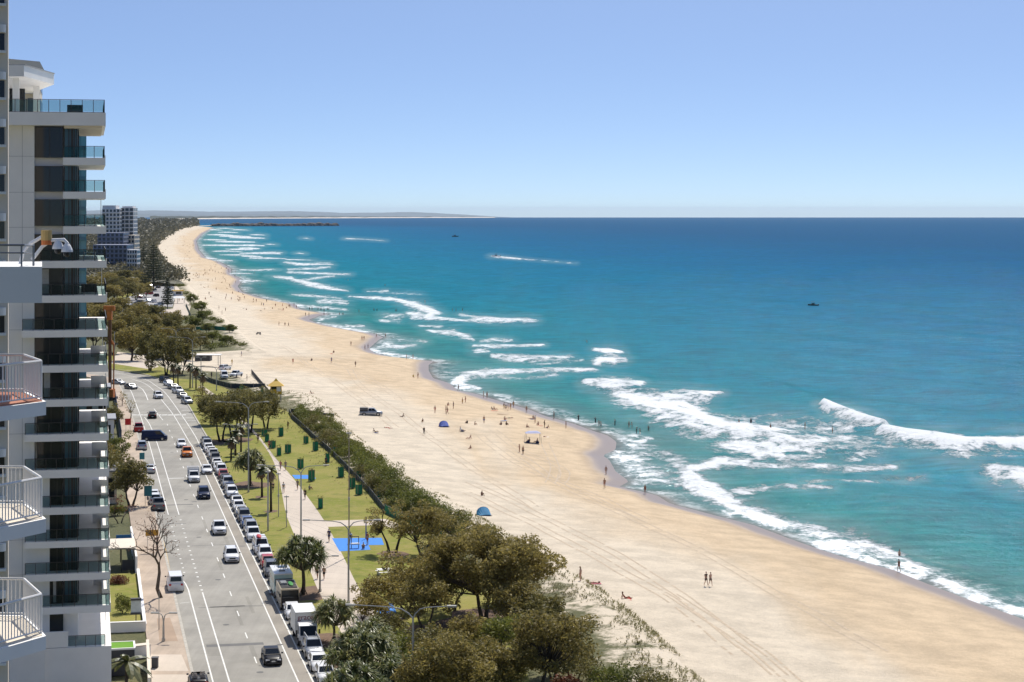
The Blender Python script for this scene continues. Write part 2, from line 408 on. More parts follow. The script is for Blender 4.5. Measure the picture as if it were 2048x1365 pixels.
foam(1.1, [(570,526,1.5),(600,529,3),(665,530,1.5)], .3); foam(1.0, [(578,540,2.5),(620,537,3),(660,535,2)]); foam(1.1, [(576,545,2),(640,548,3),(700,549,1.5)], .2)
foam(1.0, [(585,588,2),(620,592,4),(680,598,3)]); foam(1.2, [(700,594,2),(740,595,3.5),(790,598,4),(820,607,7),(850,620,8),(872,628,5)], .5)
foam(.9, [(690,606,4),(640,603,4)]); foam(1.1, [(822,628,5),(850,633,6),(868,631,3)]); foam(1.1, [(825,637,3),(880,640,4),(930,643,3),(960,640,5),(1000,641,6),(1060,641,5),(1072,640,2)], .5)
foam(1.0, [(922,630,3),(960,634,3.5),(1000,636,2)]); foam(.9, [(770,632,4),(805,632,3)]); foam(.9, [(762,639,2),(800,640,2)])
foam(1.0, [(840,650,2),(880,653,3)]); foam(1.05, [(860,662,4),(900,665,7),(930,672,5),(946,680,2)], .2); foam(.9, [(735,582,1.2),(775,582,1)])
foam(1.0, [(770,689,5),(800,694,4),(828,690,3)]); foam(1.0, [(743,700,3),(790,711,3),(830,716,3)]); foam(1.0, [(694,652,2.5),(725,654,3)]); foam(1.0, [(640,640,2),(670,634,2)])
foam(.9, [(636,646,2),(680,656,2.5),(735,665,2.5)]); foam(.7, [(800,681,3),(850,684,3)]); foam(.6, [(760,585,3),(840,590,3)])
foam(.9, [(590,611,3),(650,615,4),(690,619,3)]); foam(.7, [(540,601,2),(590,606,2)])
for x, y, l, w in [(440,470,26,1.6),(470,473,30,2),(455,465,22,1.2),(495,476,34,2),(430,480,24,1.5),(470,484,40,2),(455,491,50,2),(505,491,24,2),(498,497,20,2.6),(478,499,26,2),
                   (520,507,40,2.2),(545,505,20,1.5),(503,513,20,2),(535,517,36,2),(415,517,20,1.5),(440,521,26,1.6),(470,510,30,1.4),(455,503,30,1.5),(480,548,30,1.5),(500,562,26,2),
                   (520,540,40,1.4),(600,520,30,1.4),(515,470,16,1.2),(540,489,12,1),(600,507,10,1),(612,477,8,.8),(700,478,12,.8),(430,460,16,1.2),(450,457,20,1),(478,460,20,1),(560,553,26,1.4),(640,525,20,1.2)]:
    foam(1.1, [(x - l, y, w * .5), (x, y, w * 1.2), (x + l, y + 1, w * .5)], .2)
foam(1.1, [(985,513,2.4),(1003,514.5,2.2),(1040,518,1.1)]); foam(.75, [(1040,518,1.2),(1090,522,.9),(1150,527,.7)]); foam(.9, [(692,477,.9),(720,478.5,.8),(770,482,.6)])
foam(1.5, [(1250,790,8),(1300,806,15),(1360,812,15),(1400,835,12),(1440,856,12)]); foam(1.35, [(1400,845,14),(1460,858,14),(1530,862,12)]); foam(1.3, [(1460,888,12),(1520,900,14),(1570,888,14),(1640,880,10)])
foam(1.45, [(1376,952,8),(1430,988,10),(1500,1029,9),(1560,1049,8)]); foam(1.5, [(1385,940,6),(1440,926,8),(1490,928,6)]); foam(1.5, [(1655,818,5),(1700,836,7),(1760,854,5)]); foam(1.5, [(1780,870,6),(1850,883,11),(1930,895,13),(2060,890,11),(2250,894,11)])
foam(.8, [(1225,905,8),(1270,930,16),(1310,950,16),(1350,965,10)]); foam(.75, [(1250,880,5),(1300,905,10),(1360,925,12)]); foam(.8, [(1680,870,8),(1740,905,8),(1700,915,6)]); foam(1.4, [(1212,703,6),(1235,704,3)]); foam(1.4, [(1200,723,5),(1225,721,5)])
foam(.9, [(1640,1085,8),(1700,1105,8),(1760,1128,6),(1830,1158,5)]); foam(.0, [(1420,735,3),(1490,748,5),(1560,768,7),(1645,808,8)], .55); foam(.0, [(1700,950,5),(1850,948,6),(1990,945,6)], .5)
uu = np.concatenate([np.arange(-900, 300, 60.), np.arange(300, 2200, 4.), np.geomspace(2200, 9000, 60)])
vv = np.concatenate([HOR + 14.80 + np.array([0, .15, .3, .5, .75]), np.arange(436.4, 520, 1.0), np.arange(520, 900, 2.), np.arange(900, 1320, 3.), np.geomspace(1320, 3400, 30)])
U, V = np.meshgrid(uu, vv)
s_ = (V - HOR) / F; Ds = RE * (s_ - np.sqrt(np.maximum(s_ * s_ - 2 * (EYE - SEA) / RE, 0))); Xs = (U - W / 2) / F * Ds
OFF = Xs - watX(Ds)
OFF = np.where(Ds > D_END, np.clip(Xs - watX(D_END) + (Ds - D_END) * .5, 150, 5000), OFF)
FO = np.zeros_like(U); MK = np.zeros_like(U); Zs = np.full_like(U, SEA)
for pts, st, h in S:
    for (x0, y0, w0), (x1, y1, w1) in zip(pts[:-1], pts[1:]):
        wm = max(w0, w1); pad = wm * 4 + 12
        ri = np.where((vv > min(y0, y1) - pad) & (vv < max(y0, y1) + pad))[0]; ci = np.where((uu > min(x0, x1) - pad * 3) & (uu < max(x0, x1) + pad * 3))[0]
        if len(ri) == 0 or len(ci) == 0: continue
        sl = np.ix_(ri, ci); ax = 0.45
        px, py = (U[sl] - x0) * ax, V[sl] - y0; dx, dy = (x1 - x0) * ax, y1 - y0
        tt = np.clip((px * dx + py * dy) / (dx * dx + dy * dy + 1e-9), 0, 1); d = np.hypot(px - tt * dx, py - tt * dy); w = w0 + (w1 - w0) * tt
        FO[sl] = np.maximum(FO[sl], st * np.clip(1.4 - d / (w * 1.3), 0, 1)); MK[sl] = np.maximum(MK[sl], st * np.clip(1 - d / (w * 2.6 + 5), 0, 1))
        if h: Zs[sl] = np.maximum(Zs[sl], SEA + h * np.exp(-(d / (w * 0.9)) ** 2))
near = np.clip(OFF / 25, 0, 1)
for k in range(14):       # swell
    ang = R(200 + rng.uniform(-22, 22)); wl = rng.uniform(14, 70); amp = 0.0045 * wl * np.clip(1400 / np.maximum(Ds, 1), 0, 1)
    Zs += amp * np.sin((math.cos(ang) * Xs + math.sin(ang) * Ds) / wl * 6.283 + rng.uniform(0, 6.28)) * near * 0.6
def make_sea():
    m, t, b = base_mat('sea_water')
    g = nd(t, 'ShaderNodeNewGeometry'); p1 = pos_scaled(t, 1, 1)
    off = attr(t, 'offshore'); fo = attr(t, 'foam'); mk = attr(t, 'milk')
    n_big = noise_fac(t, p1, 0.006, 4.0, 0.6, 0.5); n_mid = noise_fac(t, p1, 0.05, 4.0, 0.6)
    lo = mth(t, 'ADD', off, mth(t, 'MULTIPLY', mth(t, 'SUBTRACT', n_big, 0.5), mth(t, 'MULTIPLY', off, 0.9)))
    lg = mth(t, 'DIVIDE', mth(t, 'LOGARITHM', mth(t, 'MAXIMUM', lo, 1.0), 10.0), 3.4)
    cr = ramp(t, lg, [(0.0, (0.20, 0.19, 0.165)), (0.2, (0.095, 0.165, 0.155)), (0.40, (0.014, 0.185, 0.19)), (0.56, (0.002, 0.168, 0.23)), (0.70, (0.002, 0.14, 0.245)), (0.80, (0.003, 0.10, 0.225)), (0.90, (0.006, 0.07, 0.18))])
    c = mixc(t, mth(t, 'MULTIPLY', sstep(t, n_mid, 0.35, 0.7), 0.35), cr.outputs['Color'], (0.005, 0.09, 0.11))
    c = mixc(t, mth(t, 'MULTIPLY', mk, sstep(t, noise_fac(t, p1, 0.09, 4.0, .6), 0.3, 0.7, 0.15, 0.6)), c, (0.22, 0.34, 0.35))
    rip = noise_fac(t, pos_scaled(t, .35, 1, 1, .12), 0.33, 6.0, 0.7); rs = nd(t, 'ShaderNodeVectorMath', operation='SCALE'); t.links.new(c, rs.inputs[0]); t.links.new(sstep(t, rip, 0.3, 0.7, 0.78, 1.24), rs.inputs['Scale']); c = rs.outputs[0]
    # foam: ragged lacy edges from the stroke mask and two noises, plus the thin swash at the water's edge
    nf = noise_fac(t, pos_scaled(t, 1, .55), 0.22, 8.0, 0.68, 0.4); nf2 = noise_fac(t, p1, 0.9, 6.0, 0.7, 0.3)
    nz = mth(t, 'ADD', mth(t, 'MULTIPLY', nf, 0.75), mth(t, 'MULTIPLY', nf2, 0.45))
    f1 = sstep(t, mth(t, 'ADD', fo, mth(t, 'MULTIPLY', mth(t, 'SUBTRACT', nz, 0.62), 5.0)), 0.34, 1.12)
    f1 = mth(t, 'MULTIPLY', f1, sstep(t, fo, 0.02, 0.3))
    edge = mth(t, 'MULTIPLY', sstep(t, off, 0.2, 2.0), sstep(t, off, 11.0, 3.0))
    f2 = mth(t, 'MULTIPLY', edge, sstep(t, nz, 0.54, 0.72)); f2 = mth(t, 'MULTIPLY', f2, sstep(t, noise_fac(t, p1, 0.02, 2.0), 0.35, 0.55))
    ff = mth(t, 'MAXIMUM', f1, mth(t, 'MULTIPLY', f2, 0.8))
    c = mixc(t, ff, c, (0.80, 0.83, 0.84))
    w1 = noise_fac(t, pos_scaled(t, .75, 1, 1, .2), 0.2, 3.0, 0.55); w2 = noise_fac(t, pos_scaled(t, .85, 1, 1, -.15), 1.1, 5.0, 0.65)
    w3 = noise_fac(t, p1, 0.02, 3.0, 0.6)
    hh = mth(t, 'ADD', mth(t, 'ADD', mth(t, 'MULTIPLY', w1, 1.1), mth(t, 'MULTIPLY', w2, 0.5)), mth(t, 'MULTIPLY', w3, 3.0))
    hh = mth(t, 'ADD', hh, mth(t, 'MULTIPLY', mth(t, 'MULTIPLY', ff, nf2), 0.7))
    calm = mth(t, 'MULTIPLY', hh, sstep(t, off, 0.0, 12.0, 0.03, 1.0))
    bp = nd(t, 'ShaderNodeBump', {'Height': calm, 'Strength': 1.0, 'Distance': 0.8})
    # wave-roughened water: its own colour, plus a mirror share that a ruffled surface keeps low even at a glance
    df = nd(t, 'ShaderNodeBsdfDiffuse', {'Color': c, 'Normal': bp.outputs['Normal']}); gl = nd(t, 'ShaderNodeBsdfGlossy', {'Color': (0.85, 0.95, 1.0, 1), 'Roughness': 0.1, 'Normal': bp.outputs['Normal']})
    lw = nd(t, 'ShaderNodeLayerWeight', {'Blend': 0.5}); fr = mth(t, 'MULTIPLY', mth(t, 'ADD', 0.014, mth(t, 'MULTIPLY', mth(t, 'POWER', lw.outputs['Facing'], 3.0), 0.055)), sstep(t, ff, 0.0, 0.6, 1.0, 0.1))
    mx = nd(t, 'ShaderNodeMixShader', {'Fac': fr}); t.links.new(df.outputs[0], mx.inputs[1]); t.links.new(gl.outputs[0], mx.inputs[2]); t.links.new(mx.outputs[0], t.nodes['Material Output'].inputs['Surface']); t.nodes.remove(b)
    return m
M_SEA = make_sea()
sea = grid_mesh('sea', Xs, Ds, Zs, {'offshore': OFF, 'foam': FO, 'milk': MK}, M_SEA)
tag(sea, 'blue green sea with white breaking surf along the beach', None, None, 'structure')

# ---- far country: hills, far island, breakwater
M_HILL = leaf_mat('far_hill_forest', (0.028, 0.04, 0.032), (0.04, 0.052, 0.042), (0.055, 0.068, 0.052), 0.0, 0.95)
def ridge(name, pts, D, zb, amp, depth=3000.0):
    mb = MB(); xs = np.linspace(pts[0][0], pts[-1][0], 180); px = [p[0] for p in pts]; py = [p[1] for p in pts]; prof = []
    for k, x in enumerate(xs):
        y = np.interp(x, px, py); z = EYE + D * (HOR - y) / F + amp * (mnoise.noise(Vector((x * .021, 3.3, D * .001))) + .5 * mnoise.noise(Vector((x * .08, 1.3, D * .001))))
        p = PD(x, D, z); p2 = PD(x, D + depth, zb); p0 = PD(x, D - depth, zb); prof.append((p0, p0.lerp(p, .55) + Vector((0, 0, amp * .4)), p, p2))
    for c_ in prof: mb.v += [tuple(q) for q in c_]
    for k in range(len(prof) - 1):
        for j in range(3): mb.f.append((4 * k + j, 4 * k + 4 + j, 4 * k + 5 + j, 4 * k + 1 + j)); mb.m.append(0)
    return tag(mb.build(name, M_HILL, None, True), None, None, None, 'structure')
ridge('hills', [(-700, 422), (150, 422), (260, 421), (320, 421.5), (420, 424), (520, 423), (600, 422.5), (680, 426), (760, 425.5), (830, 424.5), (880, 427), (930, 430), (1010, 434.5), (1050, 438)], 90000, -700, 22)
ridge('hills', [(-700, 426), (150, 426), (300, 428), (420, 430), (560, 428), (650, 431), (760, 434), (820, 438)], 70000, -500, 13)
mb = MB(); xs = np.linspace(300, 990, 240)
for k, x in enumerate(xs):     # far island: white shore in front of low scrub
    t = k / 239; D = lerp(12300, 21000, t ** .8); zb = curve(SEA, D); hs = 6 + 2.5 * mnoise.noise(Vector((x * .05, 0, 0))); ht = max(lerp(22, 6, t) + 7 * mnoise.noise(Vector((x * .06, 4, 0))), 2)
    hs = min(hs, lerp(9, 7, t))
    mb.v += [tuple(PD(x, D, zb - 1)), tuple(PD(x, D + 150, zb + hs)), tuple(PD(x, D + 400, zb + max(ht, hs))), tuple(PD(x, D + 2500, zb - 3))]
for k in range(239):
    for j in range(3): mb.f.append((4 * k + j, 4 * k + 4 + j, 4 * k + 5 + j, 4 * k + 1 + j)); mb.m.append(0 if j == 0 else 1)
far_is = mb.build('far_island_terrain', [mat('far_shore_sand', (0.66, 0.58, 0.47), 0.9, var=.06, scale=.01), M_HILL], None, True); tag(far_is, None, None, None, 'structure')
M_ROCK = mat('breakwater_rock', (0.10, 0.085, 0.07), 0.9, var=.5, scale=.3)
mb = MB(); random.seed(11)
for k in range(420):
    t = k / 419; x = lerp(425, 672, t); y = lerp(453.2, 452.0, t); p = P(x, y, SEA); r = random.uniform(4, 9) * (1 if random.random() > .08 else 1.5)
    mb.ball((p.x, p.y + random.uniform(-8, 8), p.z + random.uniform(-1, 3)), (r * 1.4, r, r * random.uniform(.6, 1.1)), 6, 4)
tag(mb.build('breakwater_wall', M_ROCK), 'long dark rock breakwater running out to sea at the end of the beach', 'breakwater')

# ================================================================== road, footpaths, park
VPX = 174.0
def vline(k, ys, z=0.0): return [P(VPX + k * (y - HOR), y, z) for y in ys]
NEAR_Y = [1900, 1600, 1500, 1420, 1365, 1300, 1240, 1180, 1120, 1060, 1000, 950, 900]
def full_line(k, far, z=0.0, smooth=True):
    pts = vline(k, NEAR_Y, z); f = smooth_line([pts[-2], pts[-1]] + [P(x, y, z) for x, y in far], 6)[6:]
    return pts + f[1:]
KERB_R = full_line(.532, [(396, 845), (372, 805), (345, 775), (320, 760), (283, 748), (235, 740), (150, 733)])
KERB_L = full_line(.227, [(266, 840), (253, 806), (243, 780), (230, 762), (198, 752), (130, 746)])
LINE_D = full_line(.479, [(390, 872), (364, 832), (332, 788), (313, 773), (288, 759), (225, 745)])
LINE_A = full_line(.448, [(376, 880), (348, 832), (326, 804), (310, 784), (290, 768), (262, 758)])
LINE_B = full_line(.302, [(301, 853), (289, 835)])
LINE_C = full_line(.267, [(283, 838), (273, 811), (263, 785), (252, 768)])
def asphalt(name, c, var=.3):
    if name in MATS: return MATS[name]
    m, t, b = base_mat(name); p1 = pos_scaled(t, 1, 1); al = pos_scaled(t, 2.2, .05, 1, -ROAD_T)
    n1 = noise_fac(t, p1, .12, 5., .6); n2 = noise_fac(t, al, .5, 4., .6); n3 = noise_fac(t, p1, 6., 4., .7)
    v = mth(t, 'ADD', sstep(t, n1, .3, .7, 1 - var * .5, 1 + var * .5), mth(t, 'ADD', mth(t, 'MULTIPLY', mth(t, 'SUBTRACT', n2, .5), var * 1.3), mth(t, 'MULTIPLY', mth(t, 'SUBTRACT', n3, .5), .25)))
    sc = nd(t, 'ShaderNodeVectorMath', operation='SCALE'); sc.inputs[0].default_value = c; t.links.new(v, sc.inputs['Scale'])
    t.links.new(sc.outputs[0], b.inputs['Base Color']); b.inputs['Roughness'].default_value = .85; b.inputs['Specular IOR Level'].default_value = .35
    MATS[name] = m; return m
M_ROAD = asphalt('worn_asphalt', (.30, .283, .245)); M_PATCH = asphalt('brown_asphalt', (.29, .26, .215))
M_LINE = mat('white_road_paint', (.72, .71, .66), .7, var=.2, scale=3); M_YLINE = mat('yellow_road_paint', (.62, .42, .14), .7, var=.2, scale=3)
M_PAVE = asphalt('pinkish_paving', (.42, .335, .255), .4); M_CONC = asphalt('pale_concrete', (.55, .47, .38), .16); M_KERB = mat('kerb_concrete', (.42, .39, .33), .8, var=.2)
M_BLUE = mat('blue_rubber_surface', (.004, .19, .62), .75, var=.1)
M_DARKPATCH = asphalt('asphalt_seal', (.15, .147, .14))
road = sheet('road', KERB_L + KERB_R[::-1], 0.0, M_ROAD, .3); tag(road, 'grey asphalt beachfront road', None, None, 'structure')
# brown bicycle/buffer strip between the two long edge lines
n = min(len(LINE_A), len(LINE_D)); sa, sd_ = offset_line(LINE_A, .1)[1], offset_line(LINE_D, .1)[0]
tag(strip('buffer_strip_road', LINE_A[2:15], LINE_D[2:15], .004, M_PATCH), None, None, None, 'structure')
def seg_line(name, pts, w, m=M_LINE, z=.008):
    L, Rr = offset_line(pts, w); return strip(name, L, Rr, z, m, road)
seg_line('edge_line', LINE_D, .15); seg_line('edge_line', LINE_A, .15)
def part_of(k, y0, y1, n=10): return vline(k, [lerp(y0, y1, i / (n - 1)) for i in range(n)])
seg_line('lane_line', part_of(.302, 1600, 1185), .15); seg_line('lane_line', part_of(.302, 1030, 905) + LINE_B[13:], .15)
seg_line('edge_line', part_of(.267, 1600, 1180) + [P(371, 1168), P(367, 1163), P(362, 1160)], .15)
seg_line('edge_line', part_of(.267, 1030, 905) + LINE_C[13:], .15); seg_line('parking_line', [P(329, 1030), P(311, 1034)], .12); seg_line('parking_line', [P(360, 1207), P(379, 1205)], .12)
seg_line('kerb_line', [P(x, y) for x, y in [(400, 1420), (386, 1360), (366, 1268)]], .16, M_YLINE); seg_line('kerb_line', [P(x, y) for x, y in [(340, 1145), (331, 1100), (326, 1082)]], .16, M_YLINE)
seg_line('kerb_line', [P(355, 1212), P(353, 1205)], .16, M_YLINE)
me = None
def flat_quad(name, p, d, l, w, m=M_LINE, z=.008, par=road):
    d = Vector(d).normalized(); nn = Vector((-d.y, d.x, 0)); mb = MB()
    mb.quad([Vector((p.x, p.y, z)) + d * a + nn * b for a, b in ((-l / 2, -w / 2), (l / 2, -w / 2), (l / 2, w / 2), (-l / 2, w / 2))]); return mb.build(name, m, par)
p0 = P(VPX + .3745 * (1320.5 - HOR), 1320.5)
for k in range(-2, 20):
    p = p0 + RDIR * (12 * k); flat_quad('lane_dash', p, RDIR, 3, .13)
for k in range(17):            # dotted lines across the bay entry
    y = lerp(1185, 1036, (k + .5) / 17); flat_quad('line_dot', P(VPX + .302 * (y - HOR), y), RDIR, .55, .28)
    if k > 4: y2 = lerp(1150, 1036, (k - 4.5) / 12.5); flat_quad('line_dot', P(VPX + .268 * (y2 - HOR), y2), RDIR, .5, .25)
for k in range(8):
    y = lerp(1225, 1268, k / 7); flat_quad('line_dot', P(VPX + .2235 * (y - HOR), y), RDIR, .6, .22, M_YLINE)
for k in range(9):             # blocks of the crossing
    flat_quad('crossing_block', P(lerp(268, 366, k / 8), 830.5), RDIR, 1.3, 1.25)
for k in range(5): flat_quad('kerb_chevron', P(lerp(369, 385, k / 4.), lerp(815, 842, k / 4.)), RNRM, 2.2, .35)
for k in range(34):            # parking bay ticks
    a = vline(.479, [1365])[0] + RDIR * (6.1 * k - 10); flat_quad('bay_tick', a + RNRM * 1.2, RNRM, 2.3, .09)
seg_line('lane_line', [P(x, y) for x, y in [(296, 801), (291, 788), (285, 779), (277, 774)]], .2); seg_line('lane_line', [P(x, y) for x, y in [(326, 841), (317, 830), (308, 818)]], .15)
def text_mesh(name, body, size, mtl, extrude=0.0):
    cu = bpy.data.curves.new(name, 'FONT'); cu.body = body; cu.size = size; cu.extrude = extrude; cu.align_x = 'CENTER'; cu.align_y = 'CENTER'
    o = bpy.data.objects.new(name, cu); col.objects.link(o); dg = bpy.context.evaluated_depsgraph_get(); me = bpy.data.meshes.new_from_object(o.evaluated_get(dg))
    bpy.data.objects.remove(o); me.materials.clear(); me.materials.append(mtl); return me
tm = text_mesh('road_lettering', 'PED', 1.7, M_LINE); o = add('road_lettering', tm, road, P(353, 951.5, .008), ROAD_T); o.scale = (1, 2.2, 1)
flat_quad('lane_dash', P(353, 957), RNRM, 2.6, .5)
# cracks and sealed patches in the asphalt
random.seed(5)
for x, y, l, w in [(475, 1213, 9, .25), (420, 1091, 5, .22), (455, 1213.5, 4, .5), (520, 1213, 8, .12), (352, 1048, 3, .4), (470, 1290, 6, 1.2), (360, 1010, 4, .8)]:
    flat_quad('asphalt_seal', P(x, y), RNRM, l, w, M_DARKPATCH, .0045)
for x, y in [(452, 1250), (398, 1075), (436, 1160), (520, 1345), (372, 1000), (560, 1290), (344, 905)]:      # manhole covers
    q = P(x, y); mb = MB(); mb.tube([(q.x, q.y, -.02), (q.x, q.y, .012)], .36, 12); mb.build('manhole_cover', M_DARKPATCH, road)
for x, y, l, w in [(505, 1300, 7, .5), (478, 1235, 9, .4), (440, 1130, 8, .45), (545, 1310, 9, .5), (500, 1210, 10, .4), (410, 1050, 9, .4), (455, 1085, 10, .5), (385, 930, 9, .6), (350, 880, 8, .6), (428, 1300, 6, 1.5)]:
    flat_quad('asphalt_seal', P(x, y), RDIR, l, w, asphalt('worn_wheel_path', (.255, .24, .205)), .0022)
# kerbs: a continuous concrete edge each side
def kerb(name, pts, w=.3, h=.14):
    L, Rr = offset_line(pts, w); mb = MB(); nn = len(pts)
    for a, b in zip(L, Rr): mb.v += [(a.x, a.y, -.1), (a.x, a.y, h), (b.x, b.y, h), (b.x, b.y, -.1)]
    for k in range(nn - 1):
        for j in range(3): mb.f.append((4 * k + j, 4 * k + 4 + j, 4 * k + 5 + j, 4 * k + 1 + j)); mb.m.append(0)
    return tag(mb.build(name, M_KERB), None, None, None, 'structure')
kerb('kerb', KERB_R); kerb('kerb', KERB_L)
# footpath on the building side
fl = vline(.139, NEAR_Y) + [P(236, 840), P(228, 800), P(218, 775), P(205, 762)]
tag(sheet('footpath', fl + KERB_L[:-1][::-1], .12, M_PAVE, .3), 'pinkish paved footpath beside the road', None, None, 'structure')
tag(sheet('driveway_pavement', [P(302, 1345), P(377, 1345), P(363, 1312), P(299, 1312)][::-1], .126, M_CONC), None, None, None, 'structure')
tag(sheet('driveway_pavement', [P(300, 1600), P(420, 1600), P(380, 1352), P(303, 1352)][::-1], .126, M_CONC), None, None, None, 'structure')
tag(sheet('footpath_verge', [P(319, 1285), P(356, 1285), P(340, 1238), P(314, 1240)][::-1], .126, asphalt('brown_paving', (.36, .26, .18))), None, None, None, 'structure')
# park lawn
def make_lawn():
    m, t, b = base_mat('park_grass'); p1 = pos_scaled(t, 1, 1)
    n1 = noise_fac(t, p1, .09, 4., .6, .5); n2 = noise_fac(t, p1, .8, 6., .7); n3 = noise_fac(t, p1, 7., 4., .7)
    c = mixc(t, sstep(t, n1, .35, .65), (.19, .21, .03), (.27, .25, .06)); c = mixc(t, mth(t, 'MULTIPLY', sstep(t, n2, .42, .72), .75), c, (.32, .255, .10)); c = mixc(t, mth(t, 'MULTIPLY', sstep(t, noise_fac(t, p1, .22, 4., .6), .52, .7), .6), c, (.12, .15, .025))
    v = sstep(t, n3, .2, .8, .75, 1.2); sc = nd(t, 'ShaderNodeVectorMath', operation='SCALE'); t.links.new(c, sc.inputs[0]); t.links.new(v, sc.inputs['Scale'])
    t.links.new(sc.outputs[0], b.inputs['Base Color']); b.inputs['Roughness'].default_value = .95; b.inputs['Specular IOR Level'].default_value = .2
    bp = nd(t, 'ShaderNodeBump', {'Height': n3, 'Strength': .5, 'Distance': .08}); t.links.new(bp.outputs['Normal'], b.inputs['Normal']); return m
M_LAWN = make_lawn()
FENCE_PX = [(561, 818), (578, 827), (585, 840), (606, 858), (627, 879), (653, 901), (680, 927), (716, 964), (740, 990), (769, 1027), (800, 1042), (850, 1066), (905, 1095)]
lawn_r = [P(1150, 1600), P(1060, 1365), P(1000, 1230), P(960, 1140)] + [P(x, y) for x, y in FENCE_PX[::-1]] + [P(500, 800), P(445, 775), P(400, 762), P(352, 758)]
tag(sheet('park_lawn', KERB_R[:-4] + lawn_r[::-1], .12, M_LAWN, .3), 'dry green lawn of the beachfront park', None, None, 'structure')
pl = [(770, 1440), (735, 1370), (700, 1300), (640, 1190), (620, 1144), (579, 1049), (569, 1016), (556, 951), (537, 906), (503, 864), (462, 826), (430, 800), (395, 776)]
pr = [(880, 1440), (845, 1370), (800, 1300), (735, 1205), (709, 1162), (686, 1114), (650, 1046), (611, 990), (582, 953), (548, 914), (514, 869), (472, 826), (440, 798), (405, 773)]
lp, rp_ = smooth_line([P(*q) for q in pl], 4), smooth_line([P(*q) for q in pr], 4)
prom = sheet('promenade_path', lp + rp_[::-1], .126, M_CONC); tag(prom, 'pale concrete promenade through the park', None, None, 'structure')
mb = MB(); random.seed(2)
for k in range(len(lp) - 2):   # control joints in the concrete
    j = min(int(k * len(rp_) / len(lp)), len(rp_) - 1); a, b = lp[k], rp_[j]; d = (b - a); d.z = 0; d.normalize(); nn = Vector((-d.y, d.x, 0)) * .02
    mb.quad([Vector((q.x, q.y, .1285)) for q in (a + nn, b + nn, b - nn, a - nn)])
mb.build('path_joint', M_DARKPATCH, prom)
tag(sheet('cross_path', [P(649, 1044), P(770, 1040), P(830, 1062), P(822, 1072), P(765, 1052), P(656, 1056)], .125, M_CONC), None, None, None, 'structure')
for pad in ([(584, 952), (626, 952), (632, 959.5), (590, 959.5)], [(664, 1079), (763, 1078), (768, 1092), (737, 1092.5), (741, 1102), (679, 1105)],
            [(745, 1209), (784, 1208), (793, 1227), (757, 1231)], [(802, 1276), (895, 1274), (899, 1287), (814, 1292)]):
    tag(sheet('play_surface_path', [P(x, y) for x, y in pad], .13, M_BLUE), 'bright blue rubber play surface on the lawn', None, None, 'structure')
M_MULCH = mat('brown_mulch', (.16, .10, .062), .95, var=.4, scale=3.)
random.seed(31)
for x, y, r in [(606, 1190, 4.2), (500, 972, 4.0), (668, 1285, 3.2), (725, 1405, 4.6), (445, 886, 3.6), (470, 882, 3.8), (640, 1235, 3.0), (700, 1340, 3.6), (524, 996, 1.2), (542, 1025, 1.2), (965, 1245, 5.5), (785, 1110, 2.2), (850, 1264, 3.0), (765, 1240, 2.6)]:
    q = P(x, y); tag(sheet('mulch_bed_ground', [q + Vector((math.cos(t), math.sin(t) * 1.3, 0)) * r * random.uniform(.7, 1.1) for t in np.linspace(0, 6.283, 15)[:-1]], .1235, M_MULCH), None, None, None, 'structure')
# far grass, car park and surf club forecourt
tag(sheet('roundabout_lawn', [P(x, y) for x, y in [(205, 735), (330, 758), (345, 745), (300, 725), (262, 712), (215, 712)]], .125, M_LAWN), None, None, None, 'structure')
tag(sheet('plaza_pavement', [P(x, y) for x, y in [(222, 728), (300, 740), (318, 735), (290, 712), (235, 705)]], .132, M_CONC), None, None, None, 'structure')
tag(sheet('car_park_road', [P(x, y) for x, y in [(230, 628), (300, 612), (345, 615), (352, 590), (345, 568), (318, 562), (290, 572), (262, 590)]], .02, asphalt('car_park_asphalt', (.3, .29, .28))), None, None, None, 'structure')
tag(sheet('plaza_pavement', [P(x, y) for x, y in [(310, 640), (375, 636), (382, 612), (358, 570), (347, 566), (352, 590), (346, 618), (316, 620)]], .06, M_CONC), None, None, None, 'structure')
tag(sheet('verge_lawn', [P(x, y) for x, y in [(232, 598), (270, 592), (262, 586), (238, 588)]], .04, M_LAWN), None, None, None, 'structure')
# tyre tracks pressed into the sand
M_TRACK = mat('pressed_sand', (.50, .40, .285), .95, var=.25, scale=2.)
from mathutils.bvhtree import BVHTree
SAND_BVH = BVHTree.FromPolygons([v.co[:] for v in beach.data.vertices], [p.vertices[:] for p in beach.data.polygons])
def sand_z(x, y):
    h = SAND_BVH.ray_cast(Vector((x, y, 60)), Vector((0, 0, -1)))[0]
    return h.z if h is not None else curve(float(beach_z(x, y)), y)
random.seed(21)
def track(px, gap=1.7, w=.3):
    ln = smooth_line([PB(x, y) for x, y in px], 24); L, Rr = offset_line(ln, gap)
    for side in (L, Rr):
        a, b = offset_line(side, w); mb = MB(); ok = []
        for p, q in zip(a, b):
            mb.v += [(p.x, p.y, sand_z(p.x, p.y) + .02), (q.x, q.y, sand_z(q.x, q.y) + .02)]
        for k in range(len(a) - 1):
            if random.random() > .12: mb.f.append((2 * k, 2 * k + 1, 2 * k + 3, 2 * k + 2)); mb.m.append(0)
        mb.build('tyre_track', M_TRACK, beach)
